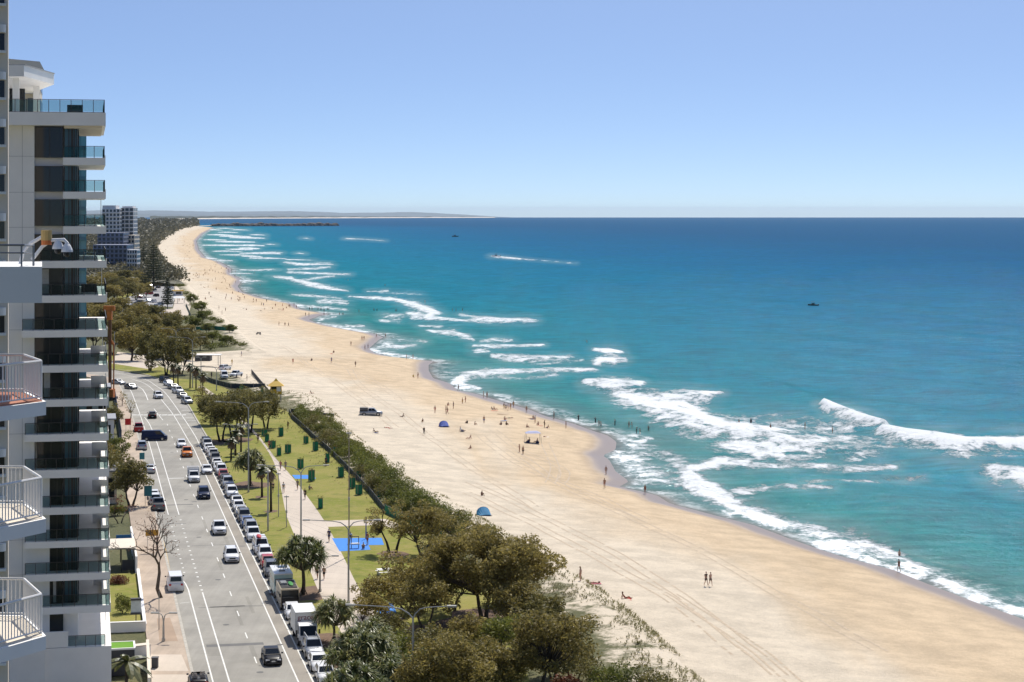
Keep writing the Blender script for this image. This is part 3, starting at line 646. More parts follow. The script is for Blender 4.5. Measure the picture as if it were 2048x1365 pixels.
for t_ in ([(960, 870), (1000, 905), (1060, 940), (1130, 965), (1210, 1000), (1290, 1040)], [(1090, 885), (1105, 920), (1110, 940), (1100, 965)], [(985, 860), (1040, 900), (1100, 925), (1130, 945), (1120, 965)],
           [(1020, 900), (1060, 925), (1080, 940), (1150, 985), (1250, 1030), (1400, 1100), (1560, 1190), (1760, 1300)], [(940, 965), (1040, 1010), (1150, 1065), (1300, 1150), (1450, 1260), (1560, 1350)],
           [(930, 985), (1060, 1045), (1200, 1120), (1340, 1200), (1480, 1310)], [(700, 740), (720, 770), (760, 800), (830, 850), (900, 905), (990, 965), (1080, 1020)], [(1340, 1190), (1420, 1240), (1500, 1290), (1590, 1365)],
           [(600, 720), (660, 725), (740, 760), (800, 800)], [(560, 690), (640, 745), (720, 800), (790, 855)]):
    track(t_)

# ================================================================== vehicles (x across, y forward, wheels on z = 0)
M_TYRE = mat('tyre_rubber', (.02, .02, .022), .8, var=.1); M_RIM = mat('alloy_rim', (.45, .45, .46), .3, .9, .05); M_CGLASS = glass_mat('car_glass', (.010, .013, .017), 1, .05)
M_LAMP = mat('headlamp_lens', (.75, .77, .8), .1, 0, .05); M_TAIL = mat('red_lamp_lens', (.45, .01, .012), .15, 0, .05); M_TRIM = mat('black_plastic_trim', (.025, .025, .027), .5, var=.1); M_PLATE = mat('number_plate_white', (.7, .7, .66), .5, var=.03)
def paint(name, c, metal=.0): dk = max(c) < .1; return mat('paint_' + name, c, .32, metal, .04, 1.2, .14 if dk else .4, coat=.04 if dk else .25)
PAINTS = {'white': paint('white', (.78, .78, .77)), 'silver': paint('silver', (.42, .43, .44), .5), 'grey': paint('grey', (.14, .145, .15), .3), 'black': paint('black', (.012, .012, .014)), 'navy': paint('navy', (.012, .022, .065)),
          'blue': paint('blue', (.02, .08, .26)), 'red': paint('red', (.42, .015, .012)), 'orange': paint('orange', (.75, .2, .01)), 'beige': paint('beige', (.42, .36, .26)), 'green': paint('green', (.05, .10, .06))}
SPEC = {  # length, width, stations (y, top z, half width share), cabin (rear base, rear top, front top, front base, belt z, roof z), wheel radius
 'hatchback': (4.2, 1.76, [(-2.1, .62, .86), (-2.02, .95, .94), (-1.5, 1.0, 1), (.6, .96, 1), (1.55, .84, .96), (1.98, .68, .88), (2.1, .5, .8)], (-2.0, -1.45, .15, 1.0, .95, 1.46), .31, 1.28, -1.25),
 'sedan': (4.65, 1.82, [(-2.32, .7, .84), (-2.22, .98, .93), (-1.4, 1.02, 1), (.7, .97, 1), (1.7, .85, .96), (2.2, .68, .88), (2.33, .5, .8)], (-1.75, -1.0, .25, 1.1, .97, 1.44), .32, 1.42, -1.35),
 'suv': (4.65, 1.88, [(-2.32, .8, .9), (-2.26, 1.1, .96), (-1.5, 1.12, 1), (.85, 1.1, 1), (1.75, 1.02, .97), (2.22, .88, .92), (2.33, .6, .86)], (-2.22, -1.95, .35, 1.1, 1.08, 1.72), .37, 1.4, -1.38),
 'ute': (5.25, 1.9, [(-2.62, .95, .95), (-2.58, 1.1, .97), (-1.0, 1.1, 1), (1.0, 1.1, 1), (1.95, 1.05, .97), (2.5, .92, .92), (2.62, .6, .86)], (-.75, -.55, .65, 1.35, 1.09, 1.8), .39, 1.62, -1.55),
 'van': (5.1, 1.94, [(-2.55, 1.0, .96), (-2.5, 1.15, .98), (-1.0, 1.16, 1), (1.2, 1.14, 1), (2.1, 1.06, .97), (2.48, .9, .93), (2.55, .6, .88)], (-2.5, -2.42, 1.15, 2.05, 1.14, 2.0), .34, 1.6, -1.5),
 'convertible': (4.4, 1.8, [(-2.2, .66, .84), (-2.1, .92, .93), (-1.2, .95, 1), (.7, .93, 1), (1.6, .8, .96), (2.1, .64, .88), (2.2, .48, .8)], None, .32, 1.38, -1.3),
}
wheel_me = {}
def wheel_mesh(r, w=.22):
    if r in wheel_me: return wheel_me[r]
    mb = MB(); mb.tube([(-w / 2, 0, 0), (-w / 2 + .03, 0, 0), (w / 2 - .03, 0, 0), (w / 2, 0, 0)], [r * .93, r, r, r * .93], 14); a = mb.mesh('wheel', M_TYRE)
    mb = MB(); mb.tube([(-w / 2 - .012, 0, 0), (w / 2 + .012, 0, 0)], r * .62, 10); b = mb.mesh('rim', M_RIM); wheel_me[r] = (a, b); return wheel_me[r]
def inset(q, u0, u1, v0, v1, out):
    """inner quad of a four-corner face (bl, br, tr, tl), pushed out along its normal"""
    bl, br, tr, tl = [Vector(p) for p in q]; f = lambda u, v: bl.lerp(br, u).lerp(tl.lerp(tr, u), v)
    nn = (br - bl).cross(tl - bl).normalized() * out; return [f(u0, v0) + nn, f(u1, v0) + nn, f(u1, v1) + nn, f(u0, v1) + nn]
def pane(name, q, root, m=None):
    mb = MB(); mb.quad(q); c = sum((Vector(p) for p in q), Vector()) / 4; return mb.build(name, m or M_CGLASS, root)
def car_proto(kind, extras=()):
    L, Wd, st, cab, wr, fa, ra = SPEC[kind]; hw = Wd / 2; pm = PAINTS['white']
    root = thing('car', '', 'car'); mb = MB(); zb = .2 if kind != 'ute' and kind != 'suv' else .28
    for y, zt, ws in st:
        w = hw * ws; sec = [(w * .9, zb), (w * .985, zb + .1), (w, zb + .32 * (zt - zb) + .05), (w * .985, zt - .13), (w * .93, zt - .02), (w * .6, zt + .015), (0, zt + .03)]
        sec = sec + [(-a, b) for a, b in sec[-2::-1]]; mb.v += [(a, y, b) for a, b in sec]
    ns = 13
    for k in range(len(st) - 1):
        for j in range(ns - 1): mb.f.append((k * ns + j, k * ns + j + 1, k * ns + ns + j + 1, k * ns + ns + j)); mb.m.append(0)
        mb.f.append((k * ns + ns - 1, k * ns, k * ns + ns, k * ns + 2 * ns - 1)); mb.m.append(0)
    mb.f.append(tuple(range(ns))); mb.m.append(0); mb.f.append(tuple((len(st) - 1) * ns + j for j in reversed(range(ns)))); mb.m.append(0)
    body = mb.build('body', pm, root, True)
    md = body.data; md.polygons.foreach_set('use_smooth', [True] * len(md.polygons))
    if cab:
        y0, y1, y2, y3, zl, zr = cab; wb, wt_ = hw * .93, hw * .76
        b = [(-wb, y0, zl), (wb, y0, zl), (wb, y3, zl), (-wb, y3, zl)]; tt = [(-wt_, y1, zr), (wt_, y1, zr), (wt_, y2, zr), (-wt_, y2, zr)]
        mb = MB(); mb.v = b + tt + [(0, (y1 + y2) / 2, zr + .035)]; mb.f = [(0, 1, 5, 4), (1, 2, 6, 5), (2, 3, 7, 6), (3, 0, 4, 7), (4, 5, 8), (5, 6, 8), (6, 7, 8), (7, 4, 8)]; mb.m = [0] * 8
        mb.build('cabin', pm, root)
        pane('windscreen', inset((b[2], b[3], tt[3], tt[2]), .06, .94, .12, .92, .006), root); pane('rear_window', inset((b[0], b[1], tt[1], tt[0]), .1, .9, .25, .88, .006), root)
        for sgn in (0, 1):
            q = (b[1], b[2], tt[2], tt[1]) if sgn == 0 else (b[3], b[0], tt[0], tt[3])
            n_p = 2 if kind in ('hatchback', 'sedan', 'ute') else 3
            for k in range(n_p):
                if kind == 'van' and k != (n_p - 1 if sgn == 0 else 0) and 'panel' in extras: continue
                pane('side_window', inset(q, .06 + .9 * k / n_p + .012, .06 + .9 * (k + 1) / n_p - .02, .14, .9, .006), root)
    else:
        mb = MB(); mb.quad([(-hw * .82, -1.15, .985), (hw * .82, -1.15, .985), (hw * .82, .55, .985), (-hw * .82, .55, .985)]); mb.build('interior', M_TRIM, root)
        for sx in (-.38, .38):
            for sy in (-.9, -.15):
                mb = MB(); mb.box(sx - .24, sx + .24, sy - .1, sy + .02, .8, 1.28); mb.box(sx - .12, sx + .12, sy - .07, sy, 1.28, 1.42); mb.build('seat', mat('cream_leather', (.3, .27, .24), .6), root)
        mb = MB(); mb.quad([(-.72, .75, .97), (.72, .75, .97), (.62, .35, 1.3), (-.62, .35, 1.3)]); mb.build('windscreen', M_CGLASS, root)
    a, bb = wheel_mesh(wr)
    for sx in (-1, 1):
        for yy in (fa, ra):
            wo = add('wheel', a, root, (sx * (hw - .085), yy, wr)); add('rim', bb, wo)
            mb = MB(); mb.tube([(sx * (hw + .006), yy, wr + .02), (sx * (hw + .012), yy, wr + .02)], wr * 1.17, 14); mb.build('wheel_arch', M_TRIM, root)
    yf, yr = L / 2, -L / 2; zf = st[-2][1]; zrr = st[1][1]
    for sx in (-1, 1):
        mb = MB(); mb.box(sx * hw * .62 - .2, sx * hw * .62 + .2, yf - .33, yf - .075, zf - .14, zf + .02); mb.build('headlight', M_LAMP, root)
        mb = MB(); mb.box(sx * hw * .72 - .13, sx * hw * .72 + .13, yr - .01, yr + .14, zrr - .3, zrr - .06); mb.build('taillight', M_TAIL, root)
        if cab or 1:
            my = (cab[3] - .25) if cab else .6; mz = (cab[4] if cab else .95)
            mb = MB(); mb.box(sx * (hw + .1) - .1, sx * (hw + .1) + .1, my - .05, my + .07, mz + .02, mz + .17); mb.build('mirror', M_TRIM, root)
    mb = MB(); mb.box(-hw * .42, hw * .42, yf - .12, yf + .012, zf - .3, zf - .1); mb.box(-hw * .7, hw * .7, yf - .1, yf + .006, zb + .06, zb + .2); mb.build('grille', M_TRIM, root)
    for yy in (yf + .014, yr - .014):
        mb = MB(); mb.box(-.19, .19, yy - .012, yy + .012, .48, .6); mb.build('number_plate', M_PLATE, root)
    if kind == 'ute':
        mb = MB(); mb.quad([(-hw * .86, -2.5, 1.145), (hw * .86, -2.5, 1.145), (hw * .86, -.85, 1.145), (-hw * .86, -.85, 1.145)]); mb.build('tray_cover', M_TRIM, root)
    if kind == 'suv':
        for sx in (-1, 1):
            mb = MB(); mb.tube([(sx * hw * .68, -1.6, 1.8), (sx * hw * .68, .2, 1.8)], .03, 4); mb.build('roof_rail', M_TRIM, root)
    return root
PROTO = {k: car_proto(k) for k in SPEC}; PROTO['panel_van'] = car_proto('van', ('panel',))
def hdg(d): return math.atan2(-d[0], d[1])
USED_LABELS = {}
def place_car(kind, colour, loc, rz, label, group=None, name=None):
    r = dup(PROTO[kind], (loc[0], loc[1], loc[2] if len(loc) > 2 else 0), rz, label, group, None, {'body': PAINTS[colour], 'cabin': PAINTS[colour]})
    r.name = name or {'ute': 'utility_truck', 'panel_van': 'van'}.get(kind, kind) ; r['category'] = {'ute': 'utility truck', 'suv': 'car', 'panel_van': 'van', 'van': 'van'}.get(kind, 'car')
    return r
TOWARD = hdg(-RDIR); AWAY = hdg(RDIR)
# -- moving cars on the straight
def front_at(x, y, L): p = P(x, y); return p + RDIR * (L / 2)
place_car('sedan', 'black', front_at(547, 1334, 4.6), TOWARD, 'black sedan driving alone in the lane beside the parked box truck')
place_car('convertible', 'black', P(398, 1378) + RDIR * 1.2, AWAY, 'black open-top convertible with red tail lamps by the driveway', name='convertible')
place_car('suv', 'white', front_at(465, 1128, 4.6), TOWARD, 'white four-wheel drive with silver lower bumper driving behind the white utility')
place_car('ute', 'white', front_at(440, 1072, 5.2), TOWARD, 'white double-cab utility driving down the middle lane')
place_car('suv', 'navy', front_at(409, 1000, 4.6), TOWARD, 'dark blue four-wheel drive driving in the lane')
place_car('sedan', 'white', front_at(415, 950, 4.6), TOWARD, 'white sedan straddling the long edge line beside the parked row')
place_car('ute', 'orange', front_at(375, 916, 5.2), TOWARD, 'bright orange utility driving behind the small white hatchback')
place_car('hatchback', 'white', front_at(364, 897, 4.2), TOWARD, 'small white hatchback driving beside the orange utility')
place_car('sedan', 'black', P(305, 838) + RDIR * 2, AWAY, 'black sedan on the white crossing blocks')
place_car('suv', 'white', front_at(317, 799, 4.6), hdg((.33, -.95)), 'white four-wheel drive coming round the bend')
place_car('sedan', 'grey', front_at(262, 780, 4.6), hdg((.62, -.78)), 'grey sedan turning at the mouth of the bend')
place_car('sedan', 'silver', front_at(236, 771, 4.6), hdg((.8, -.6)), 'silver sedan half hidden behind the apartment balconies')
place_car('panel_van', 'navy', P(309, 881), hdg((.97, .1)), 'dark navy van pulling out sideways across the lanes')
# the white tray truck with the box behind its cab
tr = place_car('ute', 'white', front_at(389, 967, 5.2), TOWARD, 'white tray truck with a raised cargo box behind the cab', name='tray_truck')
mb = MB(); mb.box(-.98, .98, -2.75, -.8, 1.0, 2.25); mb.build('cargo_box', PAINTS['white'], tr)
mb = MB(); mb.box(-.9, .9, -2.65, -.9, 2.25, 2.3); mb.build('box_lid', PAINTS['beige'], tr)
# -- parked on the building side
wv = place_car('panel_van', 'white', P(352, 1186) + RDIR * 2.5, AWAY, 'white van parked in the bay beside the bare tree')
place_car('ute', 'grey', P(318, 1024) + RDIR * 2.6, AWAY, 'dark grey utility parked last in the row under the street tree')
place_car('suv', 'white', P(314, 1024) + RDIR * 8.6, AWAY, 'white four-wheel drive parked ahead of the dark grey utility')
place_car('hatchback', 'white', P(313, 1024) + RDIR * 14.3, AWAY, 'white hatchback parked ahead of the white four-wheel drive under the street tree')
place_car('sedan', 'silver', P(300, 948) + RDIR * 2, AWAY, 'silver sedan parked under the dark street trees')
place_car('suv', 'silver', P(284, 902) + RDIR * 2.3, AWAY, 'silver four-wheel drive parked behind the navy van')
place_car('ute', 'red', P(278, 866) + RDIR * 2.6, AWAY, 'red utility parked beside the red street sign')
# -- the long row parked by the park
lane = [lerp(a, b, .5) for a, b in zip(KERB_R[:60], [LINE_D[min(i, len(LINE_D) - 1)] for i in range(60)])]
base = P(653, 1366, 0); along = lambda s: base + RDIR * s
row = [('hatchback', 'white'), ('sedan', 'white'), ('ute', 'silver'), ('TRUCK', ''), ('hatchback', 'grey'), ('hatchback', 'white'), ('CAMPER', ''), ('MOTORHOME', ''), ('sedan', 'navy'), ('suv', 'grey'), ('hatchback', 'red'), ('suv', 'white'), ('van', 'white'),
       ('GAP', ''), ('ute', 'white'), ('suv', 'silver'), ('sedan', 'blue'), ('suv', 'grey'), ('sedan', 'silver'), ('hatchback', 'white'), ('sedan', 'silver'), ('GAP', ''), ('suv', 'white'), ('sedan', 'navy'), ('suv', 'silver'), ('sedan', 'black'), ('hatchback', 'red'), ('suv', 'white'),
       ('hatchback', 'white'), ('sedan', 'silver'), ('suv', 'grey'), ('ute', 'white'), ('hatchback', 'white'), ('sedan', 'white'), ('suv', 'silver'), ('sedan', 'grey')]
LEN = {'TRUCK': 7.4, 'CAMPER': 6.4, 'MOTORHOME': 6.8, 'GAP': 2.6}
NICE = {'suv': 'four-wheel drive', 'ute': 'utility', 'TRUCK': 'box truck', 'CAMPER': 'black camper bus', 'MOTORHOME': 'motorhome'}
def box_truck(loc, rz):
    r = thing('box_truck', 'white removal box truck with dark red lettering parked by the park', 'truck', loc, rz); wm = PAINTS['white']
    mb = MB(); mb.box(-1.15, 1.15, -3.6, 1.5, .95, 3.25); mb.build('cargo_box', mat('box_panel_white', (.72, .72, .7), .5, var=.05, scale=.6), r)
    mb = MB()
    for a in (-1.17, 1.13): mb.box(a, a + .04, -3.6, 1.5, 3.2, 3.27)
    mb.box(-1.15, 1.15, 1.48, 1.53, 3.2, 3.275); mb.box(-1.17, -1.11, 1.47, 1.53, .95, 3.2); mb.box(1.11, 1.17, 1.47, 1.53, .95, 3.2); mb.build('box_trim', mat('aluminium_trim', (.5, .5, .5), .4, .6), r)
    mb = MB(); mb.v = [(x, y, z) for x in (-.95, .95) for y, z in ((1.62, .5), (3.65, .5), (3.68, 1.15), (3.25, 2.2), (2.9, 2.35), (1.62, 2.35))]
    mb.f = [tuple(range(6)), tuple(range(11, 5, -1))] + [(k, (k + 1) % 6, (k + 1) % 6 + 6, k + 6) for k in range(6)]; mb.m = [0] * 8; mb.build('cab', wm, r)
    q = ((.95, 3.68, 1.15), (-.95, 3.68, 1.15), (-.95, 3.25, 2.2), (.95, 3.25, 2.2)); pane('windscreen', inset(q, .05, .95, .08, .95, .006), r)
    for sx in (-1, 1): pane('side_window', [(sx * .957, 2.0, 1.25), (sx * .957, 3.2, 1.25), (sx * .957, 3.0, 2.1), (sx * .957, 2.0, 2.1)], r)
    mb = MB(); mb.box(-1.0, 1.0, 3.6, 3.76, .35, .75); mb.box(-.6, .6, 3.64, 3.7, .8, 1.05); mb.build('bumper', M_TRIM, r); mb = MB(); mb.box(-.8, .8, -3.55, 2.2, .55, .95); mb.build('chassis', M_TRIM, r)
    for sx in (-1, 1):
        mb = MB(); mb.box(sx * .72 - .16, sx * .72 + .16, 3.62, 3.72, .8, 1.0); mb.build('headlight', M_LAMP, r); mb = MB(); mb.box(sx * 1.2 - .1, sx * 1.2 + .1, 3.1, 3.2, 1.3, 1.75); mb.build('mirror', M_TRIM, r)
        for yy in (2.6, -2.2): wo = add('wheel', wheel_mesh(.42, .26)[0], r, (sx * .95, yy, .42)); add('rim', wheel_mesh(.42, .26)[1], wo)
    tm = text_mesh('lettering', 'grace.', .78, mat('dark_red_lettering', (.22, .012, .03), .6, var=.02)); o = add('lettering', tm, r, (.0, 1.537, 2.72)); o.rotation_euler = (R(90), 0, R(180))
    return r
def camper(loc, rz):
    r = thing('camper_bus', 'dark fronted camper bus with a green surfboard on the roof', 'camper bus', loc, rz); bm_ = PAINTS['beige']
    mb = MB(); mb.box(-1.05, 1.05, -3.1, 2.95, .4, 2.5); mb.build('body', bm_, r); mb = MB(); mb.box(-1.0, 1.0, 2.9, 3.1, .45, 1.5); mb.build('front_panel', PAINTS['black'], r)
    pane('windscreen', [(1.0, 3.02, 1.5), (-1.0, 3.02, 1.5), (-.95, 2.96, 2.35), (.95, 2.96, 2.35)], r)
    for sx in (-1, 1):
        for k in range(4): pane('side_window', [(sx * 1.056, -2.6 + 1.3 * k, 1.4), (sx * 1.056, -1.6 + 1.3 * k, 1.4), (sx * 1.056, -1.6 + 1.3 * k, 2.15), (sx * 1.056, -2.6 + 1.3 * k, 2.15)], r)
        mb = MB(); mb.tube([(sx * .72, 3.08, .85), (sx * .72, 3.13, .85)], .12, 10); mb.build('headlight', M_LAMP, r); mb = MB(); mb.box(sx * 1.15 - .08, sx * 1.15 + .08, 2.85, 2.95, 1.6, 2.0); mb.build('mirror', M_TRIM, r)
        for yy in (2.1, -2.0): wo = add('wheel', wheel_mesh(.4, .24)[0], r, (sx * .95, yy, .4)); add('rim', wheel_mesh(.4, .24)[1], wo)
    mb = MB(); mb.box(-.9, .9, -2.0, 2.4, 2.52, 2.58); [mb.tube([(-.95, y, 2.6), (.95, y, 2.6)], .025, 4) for y in (-1.8, -.6, .6, 1.8)]; mb.build('roof_rack', M_TRIM, r)
    mb = MB(); mb.ball((-.3, .6, 2.72), (.28, 1.35, .07), 12, 6); mb.build('surfboard', mat('green_board', (.05, .28, .05), .4), r); mb = MB(); mb.box(.15, .8, -.6, .8, 2.6, 2.85); mb.build('roof_box', PAINTS['silver'], r)
    mb = MB(); mb.box(-.95, .95, 3.0, 3.15, .35, .55); mb.build('bumper', M_TRIM, r); return r
def motorhome(loc, rz):
    r = thing('motorhome', 'pale teal and white motorhome parked ahead of the camper bus', 'motorhome', loc, rz)
    mb = MB(); mb.box(-1.1, 1.1, -3.3, 2.6, .45, 2.75); mb.build('body', paint('pale_teal', (.42, .58, .56)), r); mb = MB(); mb.box(-1.1, 1.1, -3.32, 2.7, 2.752, 2.9); mb.build('roof', PAINTS['white'], r)
    mb = MB(); mb.box(-1.0, 1.0, 2.6, 3.3, .45, 1.5); mb.build('bonnet', PAINTS['white'], r); pane('windscreen', [(1.0, 3.1, 1.5), (-1.0, 3.1, 1.5), (-.98, 2.66, 2.3), (.98, 2.66, 2.3)], r)
    for sx in (-1, 1):
        for k in range(3): pane('side_window', [(sx * 1.106, -2.7 + 1.7 * k, 1.6), (sx * 1.106, -1.6 + 1.7 * k, 1.6), (sx * 1.106, -1.6 + 1.7 * k, 2.2), (sx * 1.106, -2.7 + 1.7 * k, 2.2)], r)
        mb = MB(); mb.box(sx * .75 - .15, sx * .75 + .15, 3.25, 3.33, .85, 1.05); mb.build('headlight', M_LAMP, r)
        for yy in (2.5, -2.0): wo = add('wheel', wheel_mesh(.4, .24)[0], r, (sx * .98, yy, .4)); add('rim', wheel_mesh(.4, .24)[1], wo)
    mb = MB(); mb.box(-.35, .35, .2, .9, 2.9, 3.0); mb.build('roof_vent', PAINTS['grey'], r); mb = MB(); mb.box(-.8, .3, -2.6, -1.2, 2.9, 2.95); mb.build('solar_panel', glass_mat('solar', (.02, .03, .05)), r); return r
s = -1.0
for i, (k, c) in enumerate(row):
    L = LEN.get(k) or SPEC[k][0]; ctr = along(s + L / 2)
    jit = RNRM * random.uniform(-.12, .12)
    if k == 'TRUCK': box_truck(ctr, TOWARD)
    elif k == 'CAMPER': camper(ctr, TOWARD)
    elif k == 'MOTORHOME': motorhome(ctr, TOWARD)
    elif k != 'GAP':
        nm = lambda j: (lambda q: (q[1] + ' ' + NICE.get(q[0], q[0])).strip())(row[j]) if 0 <= j < len(row) else 'open kerb'
        pj, nj = i - 1, i + 1
        if row[nj][0] == 'GAP' if nj < len(row) else False: nj += 1
        if row[pj][0] == 'GAP': pj -= 1
        lab = f'{c} {NICE.get(k, k)} parked between {nm(pj) if i else "shrubs"} and {nm(nj) if nj < len(row) else "the crossing"}'
        o = place_car(k, c, ctr + jit, TOWARD + random.uniform(-.02, .02), lab, 'cars parked along the park kerb')
        if i == 2:
            for sx in (-.6, .6):
                mb = MB(); mb.tube([(sx, -2.4, 1.9), (sx, .9, 2.0)], .05, 5); mb.tube([(sx, -2.4, 1.1), (sx, -2.4, 1.92)], .03, 4); mb.build('ladder_rack', mat('aluminium_trim', (.5, .5, .5), .4, .6), o)
        if k == 'van':
            mb = MB(); mb.ball((.25, .3, 2.2), (.33, 1.3, .16), 12, 6); mb.build('kayak', mat('red_kayak', (.5, .02, .015), .4), o); mb = MB(); [mb.tube([(-.75, y, 2.06), (.75, y, 2.06)], .025, 4) for y in (-.6, .9)]; mb.build('roof_rack', M_TRIM, o)
    s += L + random.uniform(.75, 1.35)
far_row = [('suv', 'silver'), ('sedan', 'grey'), ('suv', 'white'), ('sedan', 'grey'), ('hatchback', 'white'), ('suv', 'black')]
fpts = [(374, 808), (365, 797), (356, 787), (347, 779), (338, 772), (331, 766)]
for (k, c), (x, y), i in zip(far_row, fpts, range(6)):
    place_car(k, c, P(x, y), hdg((.42 + .04 * i, -.9)), f'{c} {NICE.get(k, k)} parked on the bend, {["next to", "second from", "third from", "fourth from", "fifth from", "sixth from"][i]} the striped kerb', 'cars parked on the bend')
random.seed(9)
pk = [(318, 612, 'silver'), (306, 606, 'white'), (296, 604, 'silver'), (286, 606, 'white'), (276, 608, 'grey'), (298, 590, 'red'), (287, 586, 'black'), (306, 582, 'grey'), (316, 577, 'black'), (328, 573, 'grey'), (340, 578, 'white'), (340, 588, 'silver'),
      (312, 594, 'black'), (279, 596, 'red'), (300, 574, 'white'), (266, 612, 'white')]
for x, y, c in pk:
    place_car(random.choice(['sedan', 'suv', 'hatchback']), c, P(x, y), random.choice([.6, .7, 2.2]), f'{c} car standing in the car park below the tall pine', 'cars in the far car park')
# -- vehicles on the sand
bu = place_car('ute', 'silver', PB(742, 832), hdg((1, .05)), 'silver beach patrol utility with roof cage standing on open sand')
mb = MB(); mb.box(-.9, .9, -2.55, -.7, 1.1, 1.85); mb.build('equipment_box', M_TRIM, bu); mb = MB()
for z in (1.5, 1.95): [mb.tube([(sx, -2.5, z), (sx, -.7, z)], .03, 4) for sx in (-.95, .95)]; mb.tube([(-.95, -2.5, z), (.95, -2.5, z)], .03, 4)
mb.build('cage_rail', mat('aluminium_trim', (.5, .5, .5), .4, .6), bu)
place_car('ute', 'white', PB(472, 754), hdg((-.3, -1)), 'white utility parked beside the truck on the sand forecourt')
tr2 = place_car('van', 'white', PB(448, 757), hdg((.25, -1)), 'white truck with wide dark windscreen on the sand forecourt')
place_car('suv', 'white', PB(450, 741), hdg((.4, 1)), 'white four-wheel drive behind the truck on the sand forecourt')
def buggy(loc, rz):
    r = thing('beach_buggy', 'small dark quad buggy standing alone on pale sand', 'buggy', loc, rz)
    mb = MB(); mb.box(-.45, .45, -.8, .8, .45, .75); mb.box(-.3, .3, .3, .9, .75, .95); mb.build('body', M_TRIM, r); mb = MB(); mb.box(-.28, .28, -.5, .1, .75, .98); mb.build('seat', M_TRIM, r)
    mb = MB(); mb.tube([(-.4, .35, 1.15), (0, .4, 1.1), (.4, .35, 1.15)], .03, 5); mb.tube([(0, .55, .9), (0, .4, 1.1)], .03, 5); mb.build('handlebar', M_TRIM, r)
    for sx in (-1, 1):
        for yy in (-.65, .65): wo = add('wheel', wheel_mesh(.31)[0], r, (sx * .5, yy, .31)); add('rim', wheel_mesh(.31)[1], wo)
buggy(PB(517, 670), hdg((1, .1)))

# ================================================================== vegetation
M_BARK = mat('grey_brown_bark', (.10, .078, .058), .9, var=.35, scale=2.5, bump=.05); M_BARKD = mat('dark_bark', (.05, .04, .032), .9, var=.35, scale=2.5)
M_SHEOAK = leaf_mat('sheoak_leaf', (.095, .082, .024), (.225, .185, .054), (.41, .33, .105), .44)
M_DARKLEAF = leaf_mat('dark_evergreen_leaf', (.058, .058, .019), (.15, .135, .042), (.29, .25, .08), .4)
M_GREENLEAF = leaf_mat('green_shrub_leaf', (.055, .075, .015), (.14, .16, .03), (.26, .26, .055), .4)
M_LIME = leaf_mat('yellow_green_leaf', (.07, .09, .012), (.15, .165, .022), (.24, .22, .05), .3)
M_PAND = leaf_mat('pandanus_leaf', (.05, .075, .018), (.125, .155, .04), (.33, .31, .13), .3, .4)
M_PALM = leaf_mat('palm_frond', (.025, .04, .012), (.07, .085, .025), (.16, .15, .06), .15, .45); M_DEAD = leaf_mat('dead_frond', (.12, .075, .035), (.24, .155, .08), (.36, .25, .14), .15)
M_RUST = leaf_mat('rusty_leaf', (.10, .03, .014), (.19, .065, .03), (.27, .12, .06), .2); M_PINE = leaf_mat('pine_needle', (.02, .03, .014), (.045, .06, .026), (.09, .10, .045), .2)
def quads_mesh(name, A, m, extra=None):
    """A: (n, 4, 3) corner array -> mesh of separate leaf faces"""
    n = len(A); me = bpy.data.meshes.new(name); co = A.reshape(-1, 3).astype(np.float32)
    me.vertices.add(n * 4); me.vertices.foreach_set('co', co.ravel()); me.loops.add(n * 4); me.loops.foreach_set('vertex_index', np.arange(n * 4, dtype=np.int32))
    me.polygons.add(n); me.polygons.foreach_set('loop_start', (np.arange(n) * 4).astype(np.int32)); me.materials.append(m); me.update(calc_edges=True); return me
def rand_dirs(rg, n):
    v = rg.normal(size=(n, 3)); return v / np.linalg.norm(v, axis=1, keepdims=True)
def leaves(rg, C, size, aspect=.45, droop=0.0, up=0.3):
    """one diamond leaf at every centre C, lying roughly flat"""
    n = len(C); a = rand_dirs(rg, n); a[:, 2] = a[:, 2] * (1 - up) - droop; a /= np.linalg.norm(a, axis=1, keepdims=True)
    b = np.cross(a, rand_dirs(rg, n)); b /= np.linalg.norm(b, axis=1, keepdims=True) + 1e-9
    s = size * rg.uniform(.6, 1.35, (n, 1)); w = s * aspect
    return np.stack([C - a * s * .5, C + b * w * .5 + a * s * .05, C + a * s * .5, C - b * w * .5 + a * s * .05], 1)
def clump_points(rg, clumps, per):
    out = []
    for c, r in clumps:
        n = max(int(per * r * r), 6); d = rand_dirs(rg, n); rad = rg.uniform(.25, 1, (n, 1)) ** .45
        out.append(np.array(c)[None, :] + d * rad * np.array([r, r, r * .72])[None, :])
    return np.concatenate(out)
def crown_clumps(rg, ctr, rx, ry, rz, n, cr, hollow=.35):
    d = rand_dirs(rg, n); d[:, 2] = np.where(d[:, 2] < -.75, -d[:, 2] * .6, d[:, 2]); k = rg.uniform(hollow, 1, (n, 1)) ** .55; o_ = rg.uniform(0, 90); k = k * np.array([[.84 + .55 * mnoise.noise(Vector(q) * 1.7 + Vector((o_, 0, o_)))] for q in d])
    p = np.array(ctr)[None] + d * k * np.array([rx, ry, rz])[None]; return [(p[i], cr * rg.uniform(.65, 1.25)) for i in range(n)]
